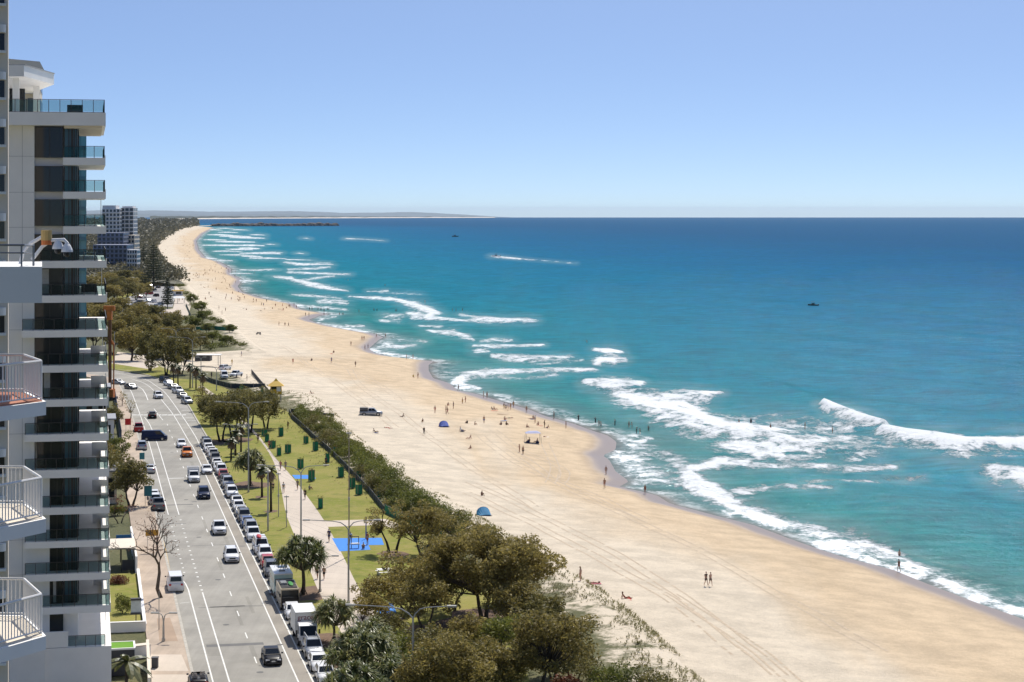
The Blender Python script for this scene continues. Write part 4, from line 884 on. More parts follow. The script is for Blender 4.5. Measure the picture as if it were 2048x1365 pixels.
def limbs(rg, mb, clumps, base_h, r0, lean=(0, 0), nstem=1, spread=.5, frac=.6):
    """trunk(s) rising from the ground, with limbs reaching into the clumps"""
    tops = []
    for k in range(nstem):
        a = 6.28 * k / max(nstem, 1) + rg.uniform(0, 1); off = Vector((math.cos(a), math.sin(a), 0)) * (spread if nstem > 1 else .05)
        b = off * .5; t = off * 2.2 + Vector((lean[0], lean[1], base_h)); m_ = b.lerp(t, .5) + Vector((rg.uniform(-.2, .2), rg.uniform(-.2, .2), 0))
        mb.tube([b + Vector((0, 0, -.3)), b.lerp(m_, .5), m_, t], [r0 * 1.25, r0, r0 * .85, r0 * .65], 7); tops.append(t)
    sel = [c for c in clumps if rg.random() < frac]
    for c, r in sel:
        t = min(tops, key=lambda q: (Vector(c) - q).length); c = Vector(c); m_ = t.lerp(c, .5) + Vector((rg.uniform(-.4, .4), rg.uniform(-.4, .4), rg.uniform(-.5, .1)))
        mb.tube([t - Vector((0, 0, .3)), m_, c], [r0 * .45, r0 * .26, r0 * .07], 5, cap=False)
def tree(name, label, loc, h, rx, ry=None, m=None, seed=0, n=26, per=26, leaf=.42, nstem=1, bark=None, base=.3, group=None, cr=None, rzf=.43, droop=.0, aspect=.45, frac=.4, cat='tree', hollow=.35, lean=(0, 0), spread=.5):
    rg = np.random.default_rng(seed); ry = ry or rx; rz = h * rzf; ctr = (lean[0], lean[1], h - rz)
    cl = crown_clumps(rg, ctr, rx * .86, ry * .86, rz * .88, int(n * 1.9), (cr or rx * .3) * .66, hollow)
    root = thing(name, label, cat, loc, 0, group); mb = MB(); limbs(rg, mb, cl, h * base, max(.09, h * .022), lean, nstem, spread, frac); mb.build('trunk', bark or M_BARK, root, True)
    add('crown', quads_mesh('crown', leaves(rg, clump_points(rg, cl, per), leaf, aspect, droop), m or M_SHEOAK), root); return root
def shrub(name, label, loc, h, r, m, seed, per=34, leaf=.3, group=None, n=12):
    rg = np.random.default_rng(seed); cl = crown_clumps(rg, (0, 0, h * .48), r * .75, r * .75, h * .42, n, r * .4, .2); root = thing(name, label, 'shrub', loc, 0, group)
    mb = MB(); limbs(rg, mb, cl, h * .2, .06, (0, 0), 3, .25, .7); mb.build('stem', M_BARK, root); add('foliage', quads_mesh('foliage', leaves(rg, clump_points(rg, cl, per), leaf), m), root); return root
def blades(rg, c, n, L, w, up0=-.5, up1=1.0, sag=.35):
    """rosette of long sword leaves, two faces each: rises then folds over"""
    out = []; c = np.array(c)
    for k in range(n):
        a = rg.uniform(0, 6.283); e = rg.uniform(up0, up1); l = L * rg.uniform(.75, 1.15); d = np.array([math.cos(a) * math.cos(e), math.sin(a) * math.cos(e), math.sin(e)]); s = np.array([-math.sin(a), math.cos(a), 0]) * w * .5
        m_ = c + d * l * .55; t = m_ + d * l * .45 - np.array([0, 0, l * sag]); b = c + d * .06
        out.append([b - s * .8, b + s * .8, m_ + s, m_ - s]); out.append([m_ - s, m_ + s, t + s * .12, t - s * .12])
    return out
def pandanus(label, loc, h, r, seed, heads=22, group=None, L=1.3):
    rg = np.random.default_rng(seed); root = thing('pandanus_tree', label, 'tree', loc, 0, group); mb = MB(); out = []; fork = Vector((0, 0, h * .42))
    mb.tube([(0, 0, -.3), (rg.uniform(-.1, .1), 0, h * .22), fork], [h * .036, h * .03, h * .026], 7)
    for k in range(5): a = 6.28 * k / 5; mb.tube([(math.cos(a) * .55, math.sin(a) * .55, -.1), (0, 0, h * .16)], [.05, .07], 5)
    for k in range(heads):
        a = 6.283 * k / heads * 2.4 + rg.uniform(0, .8); q = rg.uniform(.15, 1) ** .6; c = Vector((math.cos(a) * r * q * .8, math.sin(a) * r * q * .8, h * (.92 - .38 * q * q) + rg.uniform(-.3, .3)))
        m_ = fork.lerp(c, .55) + Vector((0, 0, -.25)); mb.tube([fork - Vector((0, 0, .15)), m_, c], [.1, .07, .05], 5, cap=False); out += blades(rg, c, 46, L, .14, -.9, 1.3, .3)
    mb.build('trunk', M_BARK, root, True); add('crown', quads_mesh('crown', np.array(out), M_PAND), root); return root
def fronds(rg, c, n, L, up0, up1, m_w=.5, segs=6, sag=1.0, tilt=.35):
    out = []; c = np.array(c)
    for k in range(n):
        a = 6.283 * k / n + rg.uniform(-.25, .25); e = rg.uniform(up0, up1); l = L * rg.uniform(.8, 1.1); h_ = np.array([math.cos(a), math.sin(a), 0]); s = np.array([-math.sin(a), math.cos(a), 0]); prev = None
        for j in range(segs + 1):
            t = j / segs; p = c + h_ * l * t * math.cos(e) + np.array([0, 0, l * (math.sin(e) * t - sag * .55 * t * t)]); w = m_w * (math.sin(math.pi * min(t * .9 + .08, 1)) ** .6)
            if prev is not None:
                pp, pw = prev
                for sg in (-1, 1): out.append([pp, pp + s * sg * pw - np.array([0, 0, pw * tilt]), p + s * sg * w - np.array([0, 0, w * tilt]) + (p - pp) * .25, p])
            prev = (p, w)
    return out
def palm(label, loc, h, seed, skirt=True, L=1.7, group=None, n=16):
    rg = np.random.default_rng(seed); root = thing('palm_tree', label, 'palm', loc, 0, group); mb = MB(); ln = rg.uniform(-.15, .15)
    mb.tube([(0, 0, -.2), (ln * .3, 0, h * .4), (ln, 0, h)], [.21, .16, .14], 8); mb.build('trunk', M_BARKD, root, True)
    add('crown', quads_mesh('crown', np.array(fronds(rg, (ln, 0, h), n, L, -.15, 1.1, .38)), M_PALM), root)
    if skirt: add('dead_skirt', quads_mesh('dead_skirt', np.array(fronds(rg, (ln, 0, h - .1), 22, L * .95, -1.35, -.75, .3, 4, .3)), M_DEAD), root)
    return root
def norfolk(label, loc, h, r, seed, tiers=18):
    rg = np.random.default_rng(seed); root = thing('pine_tree', label, 'tree', loc, 0); mb = MB(); mb.tube([(0, 0, -.3), (0, 0, h * .5), (0, 0, h)], [h * .016, h * .011, .05], 7); out = []
    for k in range(tiers):
        t = k / (tiers - 1); z = h * lerp(.16, .97, t); rr = r * (1 - t) ** .75 + .3; nb = 8
        for j in range(nb):
            a = 6.283 * (j + rg.uniform(-.3, .3)) / nb; l = rr * rg.uniform(.7, 1.1); d = Vector((math.cos(a), math.sin(a), .12)); mb.tube([(0, 0, z), tuple(Vector((0, 0, z)) + d * l)], [.07, .02], 4, cap=False)
            n_ = max(int(l * 9), 4); tt = rg.uniform(.2, 1, (n_, 1)); out.append(np.array([0, 0, z])[None] + np.array(d)[None] * l * tt + rg.normal(size=(n_, 3)) * np.array([.3, .3, .2])[None])
    mb.build('trunk', M_BARKD, root); add('crown', quads_mesh('crown', leaves(rg, np.concatenate(out), .75, .4), M_PINE), root); return root
def bare_tree(label, loc, h, seed):
    rg = np.random.default_rng(seed); root = thing('bare_tree', label, 'tree', loc, 0); mb = MB(); tips = []
    def grow(p, d, l, r, lev):
        q = p + d * l; m_ = p.lerp(q, .5) + Vector(rg.normal(size=3)) * l * .06; mb.tube([p, m_, q], [r, r * .85, r * .68], 6 if lev < 2 else 4, cap=False)
        if lev >= 6: tips.append(q); tips.append(m_); return
        nb = 2 if lev == 0 else (int(rg.integers(2, 4)) if lev < 5 else 2)
        for k in range(nb):
            ax = Vector(rg.normal(size=3)).normalized(); sp = rg.uniform(.35, .75); nd_ = (d + (ax - d * ax.dot(d)).normalized() * math.tan(sp)).normalized(); nd_.z = max(nd_.z, -.05) + .08
            grow(q, nd_.normalized(), l * rg.uniform(.62, .86), r * .66, lev + 1)
    grow(Vector((0, 0, -.2)), Vector((-.08, 0, 1)).normalized(), h * .3, .26, 0); mb.build('trunk', M_BARK, root)
    C = np.repeat(np.array([tuple(t) for t in tips]), 3, 0); C = C + rg.normal(size=C.shape) * .22; add('crown', quads_mesh('crown', leaves(rg, C[rg.random(len(C)) < .55], .2, .4), M_RUST), root); return root
def G(x, y): p = P(x, y, .1); return p
# ---- the stand of trees at the near end of the park
tree('sheoak_tree', 'huge brown-green spreading tree over the blue play surfaces', G(968, 1243), 11.4, 12.0, 8.5, M_SHEOAK, 1, 74, 120, .36, 2, base=.3, cr=2.1, droop=.1, rzf=.42)
tree('sheoak_tree', 'brown-green tree with a dark leaning trunk at the dune edge', G(1075, 1412), 10.4, 5.4, 5, M_SHEOAK, 2, 40, 120, .32, 1, M_BARKD, .34, cr=1.5, lean=(.8, 0), frac=.9)
tree('sheoak_tree', 'dull brown tree crowding the tall double street lamp', G(905, 1440), 8.4, 5.6, 5, M_SHEOAK, 3, 43, 120, .32, 2, cr=1.6)
tree('sheoak_tree', 'dry brown tree beside the pandanus clump', G(1000, 1420), 7.0, 4.6, 4, M_SHEOAK, 31, 31, 120, .32, 2, cr=1.5)
tree('sheoak_tree', 'low spreading brown tree shading the promenade', G(765, 1238), 5.0, 4.3, 3.5, M_SHEOAK, 4, 31, 120, .32, 2, cr=1.2, base=.45)
tree('sheoak_tree', 'brown tree standing between the blue play surfaces', G(850, 1262), 6.2, 5.0, 4, M_SHEOAK, 14, 36, 120, .32, 2, cr=1.3, base=.45)
tree('sheoak_tree', 'thin double-stemmed tree with sparse clumps behind the blue play surface', G(785, 1108), 8.0, 5.6, 3, M_SHEOAK, 5, 18, 120, .32, 2, M_BARKD, .42, cr=1.1, frac=1.0, hollow=.75, spread=.9)
tree('sheoak_tree', 'bushy dark tree against the green fence end', G(845, 1112), 7.4, 4.8, 4, M_SHEOAK, 6, 36, 120, .34, 2, cr=1.4)
tree('sheoak_tree', 'rounded olive tree at the end of the dune hedge', G(885, 1090), 6.0, 4.0, 3.5, M_DARKLEAF, 7, 31, 120, .34, 2, cr=1.3)
tree('sheoak_tree', 'dark spreading tree at the dune edge behind the huge tree', G(1035, 1205), 7.5, 5.2, 4.5, M_SHEOAK, 8, 40, 120, .34, 2, cr=1.5)
for k, (x, y, h, rx, m, lab) in enumerate([(868, 1358, 5.6, 4.2, M_DARKLEAF, 'dark olive tree beside the tall double lamp'), (935, 1345, 6.6, 4.4, M_SHEOAK, 'brown tree between the blue play surface and the dune'), (1020, 1345, 6.8, 4.4, M_GREENLEAF, 'greener tree in the middle of the near stand'), (800, 1352, 4.6, 3.4, M_GREENLEAF, 'small green tree beside the concrete promenade'),
                                              (1105, 1352, 6.2, 3.8, M_SHEOAK, 'brown tree leaning over the dune grass'), (960, 1425, 6.4, 4.2, M_DARKLEAF, 'dark tree crowding the dull brown trees'), (840, 1445, 6.0, 4.0, M_SHEOAK, 'dry brown tree around the foot of the double lamp'), (1080, 1275, 5.2, 3.6, M_DARKLEAF, 'dark low tree where the stand meets the dune'), (770, 1298, 4.0, 2.8, M_DARKLEAF, 'small dark tree overhanging the promenade'), (812, 1222, 5.6, 4.2, M_SHEOAK, 'olive brown tree beside the white picnic table'), (905, 1222, 6.6, 4.6, M_DARKLEAF, 'dark tree tucked under the huge spreading tree'), (738, 1252, 3.6, 2.8, M_SHEOAK, 'low brown tree over the end of the promenade'), (1030, 1268, 6.2, 4.6, M_SHEOAK, 'brown tree filling the stand beside the huge tree'), (885, 1395, 6.0, 4.4, M_GREENLEAF, 'green tree at the foot of the stand'), (1150, 1365, 4.6, 3.2, M_SHEOAK, 'low brown tree beside the rusty shrub')]):
    tree('sheoak_tree', lab, G(x, y), h, rx, rx * .9, m, 160 + k, 30, 120, .32, 2, cr=rx * .32)
for k, (x, y, h, r, m, lab) in enumerate([(1235, 1400, 4.0, 3.4, M_GREENLEAF, 'dark green rounded shrub on the near dune'), (1300, 1405, 3.4, 3.0, M_DARKLEAF, 'dark olive shrub at the sandy dune edge'), (1180, 1392, 4.2, 2.6, M_DARKLEAF, 'upright olive shrub beside the rusty shrub'),
                                    (1135, 1400, 2.6, 2.4, M_RUST, 'rusty red shrub under the leaning tree'), (1330, 1440, 2.6, 3.2, M_GREENLEAF, 'low green shrub spilling onto the sand'), (1120, 1300, 2.2, 2.4, M_LIME, 'bright green shrub on the dune sand')]):
    shrub('dune_shrub', lab, G(x, y), h, r, m, 40 + k, 120, .27)
pandanus('broad pandanus over the promenade beside the black camper bus', G(606, 1190), 7.2, 3.8, 51, 46)
pandanus('pandanus leaning over the kerb beside the box truck', G(668, 1285), 4.6, 2.6, 52, 24)
pandanus('large pandanus beside the parked white sedan', G(722, 1402), 6.8, 4.2, 53, 52)
pandanus('low pandanus in front of the larger pandanus', G(705, 1455), 5.4, 3.8, 54, 40)
pandanus('pandanus at the foot of the tall double street lamp', G(790, 1425), 5.0, 3.4, 55, 34)
pandanus('pandanus by the concrete path behind the box truck', G(742, 1335), 4.6, 2.8, 57, 26)
pandanus('pandanus among the cabbage palms by the parked row', G(500, 972), 6.4, 2.9, 56, 30)
for k, (x, y, h, lab) in enumerate([(524, 995, 4.6, 'cabbage palm with a hanging brown skirt beside the promenade'), (542, 1024, 6.4, 'tallest cabbage palm with brown skirt beside the lamp post'), (471, 912, 4.4, 'short cabbage palm with ragged brown skirt under the dark trees'),
                              (482, 905, 5.0, 'cabbage palm with pale brown skirt at the path bend'), (462, 922, 3.8, 'stubby cabbage palm by the kerb')]):
    palm(lab, G(x, y), h, 60 + k, True, 1.5)
for k, (x, y, h) in enumerate([(347, 774, 5.5), (356, 772, 5.0), (380, 777, 6.0), (392, 780, 5.5), (405, 790, 5)]): palm('brown-skirted palm on the bend beside the sand forecourt', G(x, y), h, 70 + k, True, 1.8, 'palms on the bend')
grp = 'dark trees between the parked row and the promenade'
for k, (x, y, h, r) in enumerate([(442, 884, 9.6, 5.0), (466, 880, 10.2, 5.2), (500, 866, 10.0, 5.2), (532, 858, 8.6, 4.2), (484, 850, 9.0, 4.6), (425, 850, 7.0, 3.6)]):
    tree('sheoak_tree', 'dark bushy tree between the parked cars and the promenade', G(x, y), h, r, r, M_DARKLEAF, 80 + k, 34, 70, .45, 2, M_BARKD, .42, grp, 1.7)
tree('sheoak_tree', 'small pale olive tree near the striped kerb', G(402, 822), 6.5, 3.0, 3, M_SHEOAK, 90, 18, 34, .42, 1, cr=1.2)
# ---- shrubs outside the dune fence
sh = [(622, 862, 4.0, 2.6, 0), (640, 872, 3.6, 2.4, 0), (655, 893, 4.4, 2.9, 0), (672, 897, 3.4, 2.5, 0), (690, 908, 3.0, 2.6, 1), (700, 925, 3.6, 2.8, 2), (718, 938, 3.8, 2.6, 2), (736, 952, 3.6, 2.8, 2), (752, 962, 4.0, 3.0, 2), (770, 972, 4.2, 3.0, 2), (788, 985, 4.4, 3.2, 2),
      (748, 985, 3.4, 2.4, 0), (772, 1004, 3.8, 2.6, 0), (800, 1005, 4.6, 3.4, 2), (822, 1020, 4.4, 3.2, 2), (846, 1030, 4.2, 3.4, 2), (872, 1045, 4.0, 3.2, 2), (715, 918, 2.6, 2.4, 1), (905, 1065, 4.2, 3.4, 2), (600, 838, 2.4, 2.0, 1)]
fw_ = smooth_line([P(x, y, .1) for x, y in FENCE_PX[1:]], 6); hr = random.Random(6); acc = 0
for a_, b_ in zip(fw_[:-1], fw_[1:]):      # the hedge just outside the fence
    acc += (b_ - a_).length
    if acc > 2.1:
        acc = 0; n_ = Vector((b_.y - a_.y, a_.x - b_.x, 0)).normalized()
        if n_.x < 0: n_ = -n_
        for off_ in (2.0, 5.2):
            if hr.random() < .32: continue
            q = a_ + n_ * (off_ + hr.uniform(-.7, .7)); s_ = (q.y - 200) / 300; sh.append((q, 0, hr.uniform(1.2, 3.8), hr.uniform(1.3, 2.6), hr.choice([2, 2, 0, 1, 1] if s_ > .2 else [2, 0, 2, 2])))
SM = [(M_DARKLEAF, 'dark rounded shrub outside the dune fence'), (M_LIME, 'bright yellow-green shrub outside the dune fence'), (M_GREENLEAF, 'olive green shrub in the dune hedge')]
for k, (x, y, h, r, c) in enumerate(sh): shrub('dune_shrub', SM[c][1], x if not y else G(x, y), h, r, SM[c][0], 100 + k, 90, .3, 'shrubs along the dune fence')
for k, (x, y, h, r, c) in enumerate([(408, 690, 2.2, 3.2, 1), (432, 676, 1.8, 3.0, 2), (450, 660, 1.6, 3.0, 2), (436, 648, 1.8, 3.4, 1), (418, 632, 2.4, 3.4, 2), (470, 690, 1.4, 2.6, 1), (485, 693, 1.3, 2.6, 2), (392, 616, 2.4, 3.2, 2), (376, 590, 2.0, 3.6, 2), (362, 574, 2.0, 4.0, 1), (405, 612, 1.6, 3.0, 1), (425, 642, 1.6, 3.2, 2), (440, 694, 2.0, 3.0, 2), (420, 700, 2.2, 3.2, 2), (345, 562, 2.2, 4.5, 2), (330, 552, 2.2, 4.5, 2), (372, 640, 2.0, 3.0, 1)]):
    shrub('dune_shrub', ['', 'low yellow-green scrub on the far dune', 'low green scrub on the far dune'][c], G(x, y), h, r, SM[c][0], 320 + k, 34, .45, 'scrub on the far dune')
# ---- building side
tree('street_tree', 'dense dark tree overhanging the parked cars by the tower', G(262, 1012), 8.2, 4.3, 4, M_DARKLEAF, 130, 34, 100, .38, 2, cr=1.4); tree('street_tree', 'dark tree in the garden beside the tower balconies', G(222, 1000), 8.6, 3.6, 4, M_DARKLEAF, 131, 30, 100, .38, 2, cr=1.3)
tree('street_tree', 'yellowish green garden tree by the footpath', G(236, 925), 5.6, 3.0, 3, M_GREENLEAF, 132, 24, 90, .36, 2, cr=1.1); tree('street_tree', 'olive garden tree behind the balconies', G(205, 960), 8.0, 3.4, 3, M_SHEOAK, 133, 26, 90, .38, 2, cr=1.2)
tree('street_tree', 'small leaning street tree on the paved footpath', G(261, 838), 5.2, 1.8, 1.6, M_SHEOAK, 134, 9, 50, .3, 1, cr=.75, frac=1); tree('street_tree', 'small round tree by the construction hoarding', G(244, 812), 4.0, 1.5, 1.5, M_SHEOAK, 135, 9, 50, .3, 1, cr=.7)
tree('street_tree', 'dark tree behind the yellow construction sign', G(222, 865), 6.4, 2.8, 3, M_DARKLEAF, 136, 22, 90, .38, 2, cr=1.1); tree('street_tree', 'low red-brown shrubby tree beside the grey utility', G(240, 1045), 4.2, 3.0, 2.5, M_RUST, 137, 14, 26, .3, 2, cr=1.0, hollow=.6)
bare_tree('leafless tree with a few rusty leaves beside the white van', G(323, 1196), 10.5, 8)
palm('feathery palm in the garden beside the tower entrance', G(252, 1432), 5.0, 141, False, 2.7, n=14)
shrub('garden_shrub', 'dense dark green shrub on the lawn beside the tower', G(246, 1228), 2.4, 1.6, M_GREENLEAF, 142, 420, .2); shrub('garden_shrub', 'dark shrub below the white podium wall', G(188, 1490), 2.0, 2.0, M_DARKLEAF, 143, 300, .22); shrub('garden_shrub', 'rusty shrub in front of the low white wall', G(225, 1500), 2.0, 1.2, M_RUST, 146, 320, .2)
shrub('garden_shrub', 'purple-brown shrub bed behind the lawn', G(238, 1168), .9, 2.0, M_RUST, 144, 260, .2); shrub('garden_shrub', 'yellow-green strappy plants under the street trees', G(232, 1030), 1.6, 1.8, M_LIME, 145, 260, .25)
# ---- the wood beyond the bend
fw = [(300, 742, 12.5, 6.5, 1), (332, 752, 12, 6.5, 1), (362, 748, 9.5, 5, 1), (262, 722, 12, 7, 0), (225, 708, 13, 7, 0), (290, 706, 12, 7, 1), (330, 716, 11.5, 6.5, 0), (372, 716, 9, 5, 1), (190, 700, 12, 7, 0), (250, 685, 12, 7, 0), (300, 682, 11, 6.5, 0), (345, 690, 11, 6, 1),
      (215, 668, 13, 8, 0), (270, 662, 11, 6.5, 0), (310, 658, 10, 6, 1), (345, 664, 9, 5.5, 0), (240, 645, 12, 7, 0), (200, 640, 12, 8, 0), (175, 662, 12, 8, 0), (280, 642, 9, 6, 0), (375, 690, 8, 4.5, 0), (390, 662, 6, 4, 2), (405, 648, 6, 4, 2), (400, 628, 6, 4, 2), (415, 668, 4.5, 3.5, 2), (425, 686, 4.5, 3.5, 2), (455, 692, 4, 3.0, 2), (445, 690, 3.5, 3, 2), (384, 610, 6, 4, 2),
      (400, 700, 6, 4, 1), (462, 668, 4, 3, 2)]
FM = [(M_SHEOAK, 'brown-green tree in the wood beyond the road bend'), (M_DARKLEAF, 'dark tree in the wood beyond the road bend'), (M_GREENLEAF, 'green bushy tree on the dune by the surf club')]
protos = [[tree('woodland_tree', FM[c][1], (0, 0, 0), 10, 6, 6, FM[c][0], 200 + c * 3 + v, 34, 48, .6, 2, M_BARKD, .25, 'trees in the wood beyond the bend', 1.9) for v in range(2)] for c in range(3)]
random.seed(4)
for k, (x, y, h, r, c) in enumerate(fw):
    o = dup(protos[c][k % 2], G(x, y), random.uniform(0, 6.28), None, 'trees in the wood beyond the bend'); o.scale = (r / 6, r / 6, h / 10)
fw2 = [(150, 612, 12, 9), (190, 606, 11, 9), (222, 608, 11, 8), (250, 604, 11, 8), (272, 600, 10, 7), (290, 596, 9, 6), (235, 590, 11, 8), (205, 588, 12, 9), (262, 586, 10, 8), (283, 578, 9, 6), (175, 590, 12, 10), (215, 574, 10, 9), (245, 570, 10, 9), (270, 566, 9, 8), (292, 560, 8, 7), (280, 545, 9, 8), (262, 550, 9, 9), (240, 554, 9, 9), (298, 545, 7, 5), (210, 556, 10, 9)]
for k, (x, y, h, r) in enumerate(fw2):
    o = dup(protos[0 if k % 3 else 1][k % 2], G(x, y), random.uniform(0, 6.28), 'brownish tree behind the far car park' if k % 3 else 'dark tree behind the far car park', 'trees behind the far car park'); o.scale = (r / 6, r / 6, h / 10)
for a in protos:
    for b in a:
        for ch in list(b.children): bpy.data.objects.remove(ch)
        bpy.data.objects.remove(b)
norfolk('tall layered pine rising above the car park', G(307, 582), 28, 8.5, 150); norfolk('short dark pine between the car park and the yellow kiosk', G(335, 618), 14.5, 3.2, 151, 14); norfolk('distant dark pine behind the blue-grey apartments', G(287, 548), 20, 6.5, 152, 12)
# ---- far scrub on the spit: one continuous wood
rg = np.random.default_rng(77); pts = []
Dd = rg.uniform(1 / 1150. , 1 / 9000., 9000) if False else 1 / rg.uniform(1 / 9500., 1 / 1250., 15000)
for D in Dd:
    hw_ = 900 * (D / 4000.) + 120; pts.append((toeX(min(D, D_END)) - 4 - rg.random() ** 1.5 * hw_ + (min(0, (D_END - D)) * .16), D))
mb = MB(); A = []; C = []
for x, D in pts:
    r = rg.uniform(3, 6.5) * (1 + D / 5000); h = rg.uniform(4, 9.5) * (1 + D / 16000); n = 14; d = rand_dirs(rg, n); d[:, 2] = np.abs(d[:, 2]); C.append(np.array([x, D, curve(0, D) + h * .35])[None] + d * np.array([r, r, h * .75])[None])
CC = np.concatenate(C); sz = np.clip(CC[:, 1:2] / 900, 1.0, 9); A = leaves(rg, CC, 1.0, .8, 0, .5); ctr = A.mean(1, keepdims=True); A = ctr + (A - ctr) * (sz[:, :, None] * 1.1)
o = add('forest', quads_mesh('forest', A, leaf_mat('far_scrub_leaf', (.07, .07, .042), (.11, .105, .062), (.165, .15, .09), .3))); tag(o, 'low grey-green coastal scrub behind the far beach', None, None, 'stuff')
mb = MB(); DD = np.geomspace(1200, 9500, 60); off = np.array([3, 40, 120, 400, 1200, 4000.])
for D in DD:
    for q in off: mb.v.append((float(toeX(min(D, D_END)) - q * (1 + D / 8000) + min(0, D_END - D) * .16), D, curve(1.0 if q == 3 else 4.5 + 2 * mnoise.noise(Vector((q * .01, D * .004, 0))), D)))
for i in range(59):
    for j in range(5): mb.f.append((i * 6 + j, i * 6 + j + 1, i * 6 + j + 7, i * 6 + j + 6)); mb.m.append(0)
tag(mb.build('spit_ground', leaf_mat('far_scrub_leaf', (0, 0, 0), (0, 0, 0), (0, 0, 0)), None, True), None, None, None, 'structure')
# ---- dune grass tufts
rg = np.random.default_rng(78); C = []
while len(C) < 5200:
    D = 1 / rg.uniform(1 / 620., 1 / 165.); q = rg.random() ** 1.3 * 15
    if 528 < D < 640: continue
    x = float(toeX(D)) - q + .5
    if mnoise.noise(Vector((x * .16, D * .12, 5))) + rg.uniform(-.25, .25) > .02: C.append((x, D, float(np.interp(q, loff, zoff))))
out = []
for c in C: out += blades(rg, c, 5, rg.uniform(.3, .7), .07, .3, 1.3, .25)
tag(add('dune_grass', quads_mesh('dune_grass', np.array(out), leaf_mat('dune_grass_blade', (.13, .13, .04), (.22, .20, .07), (.34, .29, .14), .25))), 'sparse tufts of dune grass along the beach edge', None, None, 'stuff')

# ================================================================== people
SKIN = [mat('skin_fair', (.56, .34, .235), .55, var=.04), mat('skin_tan', (.40, .215, .13), .55, var=.04), mat('skin_brown', (.23, .115, .065), .55, var=.04)]
HAIR = [mat('hair_dark', (.02, .014, .01), .6), mat('hair_brown', (.09, .05, .025), .6), mat('hair_blond', (.36, .25, .11), .6)]
CLOTH = {k: mat('cloth_' + k, c, .85, var=.08) for k, c in {'black': (.012, .012, .014), 'navy': (.02, .03, .09), 'red': (.45, .02, .02), 'white': (.7, .7, .68), 'blue': (.03, .12, .4), 'grey': (.2, .2, .2), 'orange': (.6, .14, .03), 'yellow': (.6, .42, .04), 'pink': (.55, .14, .2), 'green': (.04, .16, .08)}.items()}
def pose(kind):
    """joint positions, facing +y, feet or seat on z = 0"""
    J = {'pel': (0, 0, .95), 'spi': (0, .0, 1.14), 'che': (0, .01, 1.33), 'nek': (0, .02, 1.47), 'hed': (0, .035, 1.55)}
    for s, k in ((-1, 'l'), (1, 'r')):
        J.update({'sh' + k: (s * .17, 0, 1.40), 'el' + k: (s * .235, -.03, 1.13), 'wr' + k: (s * .245, .05, .89), 'hi' + k: (s * .09, 0, .90), 'kn' + k: (s * .1, .02, .49), 'an' + k: (s * .105, -.02, .08), 'to' + k: (s * .115, .15, .03)})
    if kind == 'walk':
        J.update({'knl': (-.09, .17, .51), 'anl': (-.09, .22, .10), 'tol': (-.1, .38, .08), 'knr': (.09, -.04, .49), 'anr': (.09, -.3, .13), 'tor': (.1, -.16, .03), 'ell': (-.23, -.14, 1.14), 'wrl': (-.22, -.1, .91), 'elr': (.23, .08, 1.14), 'wrr': (.21, .24, .97)})
    if kind == 'hips': J.update({'ell': (-.34, -.1, 1.16), 'wrl': (-.19, .03, 1.0), 'elr': (.24, 0, 1.12), 'wrr': (.23, .16, .95)})
    if kind == 'reach': J.update({'ell': (-.34, .1, 1.5), 'wrl': (-.24, .2, 1.68), 'elr': (.27, .12, 1.2), 'wrr': (.2, .32, 1.15)})
    if kind == 'sit':
        J.update({'pel': (0, 0, .12), 'spi': (0, .02, .32), 'che': (0, .06, .50), 'nek': (0, .1, .63), 'hed': (0, .13, .71)})
        for s, k in ((-1, 'l'), (1, 'r')): J.update({'sh' + k: (s * .17, .07, .57), 'el' + k: (s * .23, .25, .40), 'wr' + k: (s * .16, .42, .43), 'hi' + k: (s * .1, .04, .12), 'kn' + k: (s * .13, .40, .42), 'an' + k: (s * .12, .62, .08), 'to' + k: (s * .12, .78, .04)})
    if kind == 'lean':
        J.update({'pel': (0, 0, .12), 'spi': (0, -.1, .29), 'che': (0, -.2, .45), 'nek': (0, -.26, .57), 'hed': (0, -.27, .65)})
        for s, k in ((-1, 'l'), (1, 'r')): J.update({'sh' + k: (s * .17, -.23, .51), 'el' + k: (s * .22, -.36, .27), 'wr' + k: (s * .22, -.42, .05), 'hi' + k: (s * .1, .05, .11), 'kn' + k: (s * .12, .46, .14 if s < 0 else .3), 'an' + k: (s * .12, .86 if s < 0 else .7, .06), 'to' + k: (s * .13, .92 if s < 0 else .84, .16 if s < 0 else .04)})
    if kind == 'lie':
        J.update({'pel': (0, 0, .11), 'spi': (0, -.19, .11), 'che': (0, -.38, .13), 'nek': (0, -.52, .14), 'hed': (0, -.6, .16)})
        for s, k in ((-1, 'l'), (1, 'r')): J.update({'sh' + k: (s * .17, -.45, .12), 'el' + k: (s * .3, -.62, .06), 'wr' + k: (s * .16, -.74, .05), 'hi' + k: (s * .09, .05, .10), 'kn' + k: (s * .1, .46, .08), 'an' + k: (s * .11, .87, .07), 'to' + k: (s * .12, 1.0, .03)})
    return {k: Vector(v) for k, v in J.items()}
RAD = {'pel': .125, 'spi': .115, 'che': .13, 'nek': .058, 'hed': .06, 'sh': .062, 'el': .042, 'wr': .03, 'hi': .088, 'kn': .058, 'an': .04, 'to': .032}
BONES = [('pel', 'spi'), ('spi', 'che'), ('che', 'nek'), ('nek', 'hed')] + [(a + k, b + k) for k in 'lr' for a, b in (('sh', 'el'), ('el', 'wr'), ('hi', 'kn'), ('kn', 'an'), ('an', 'to'))] + [('che', 'shl'), ('che', 'shr'), ('pel', 'hil'), ('pel', 'hir')]
def seg_d(p, a, b):
    ab = b - a; t = max(0, min(1, (p - a).dot(ab) / max(ab.length_squared, 1e-9))); return (p - a - ab * t).length, t
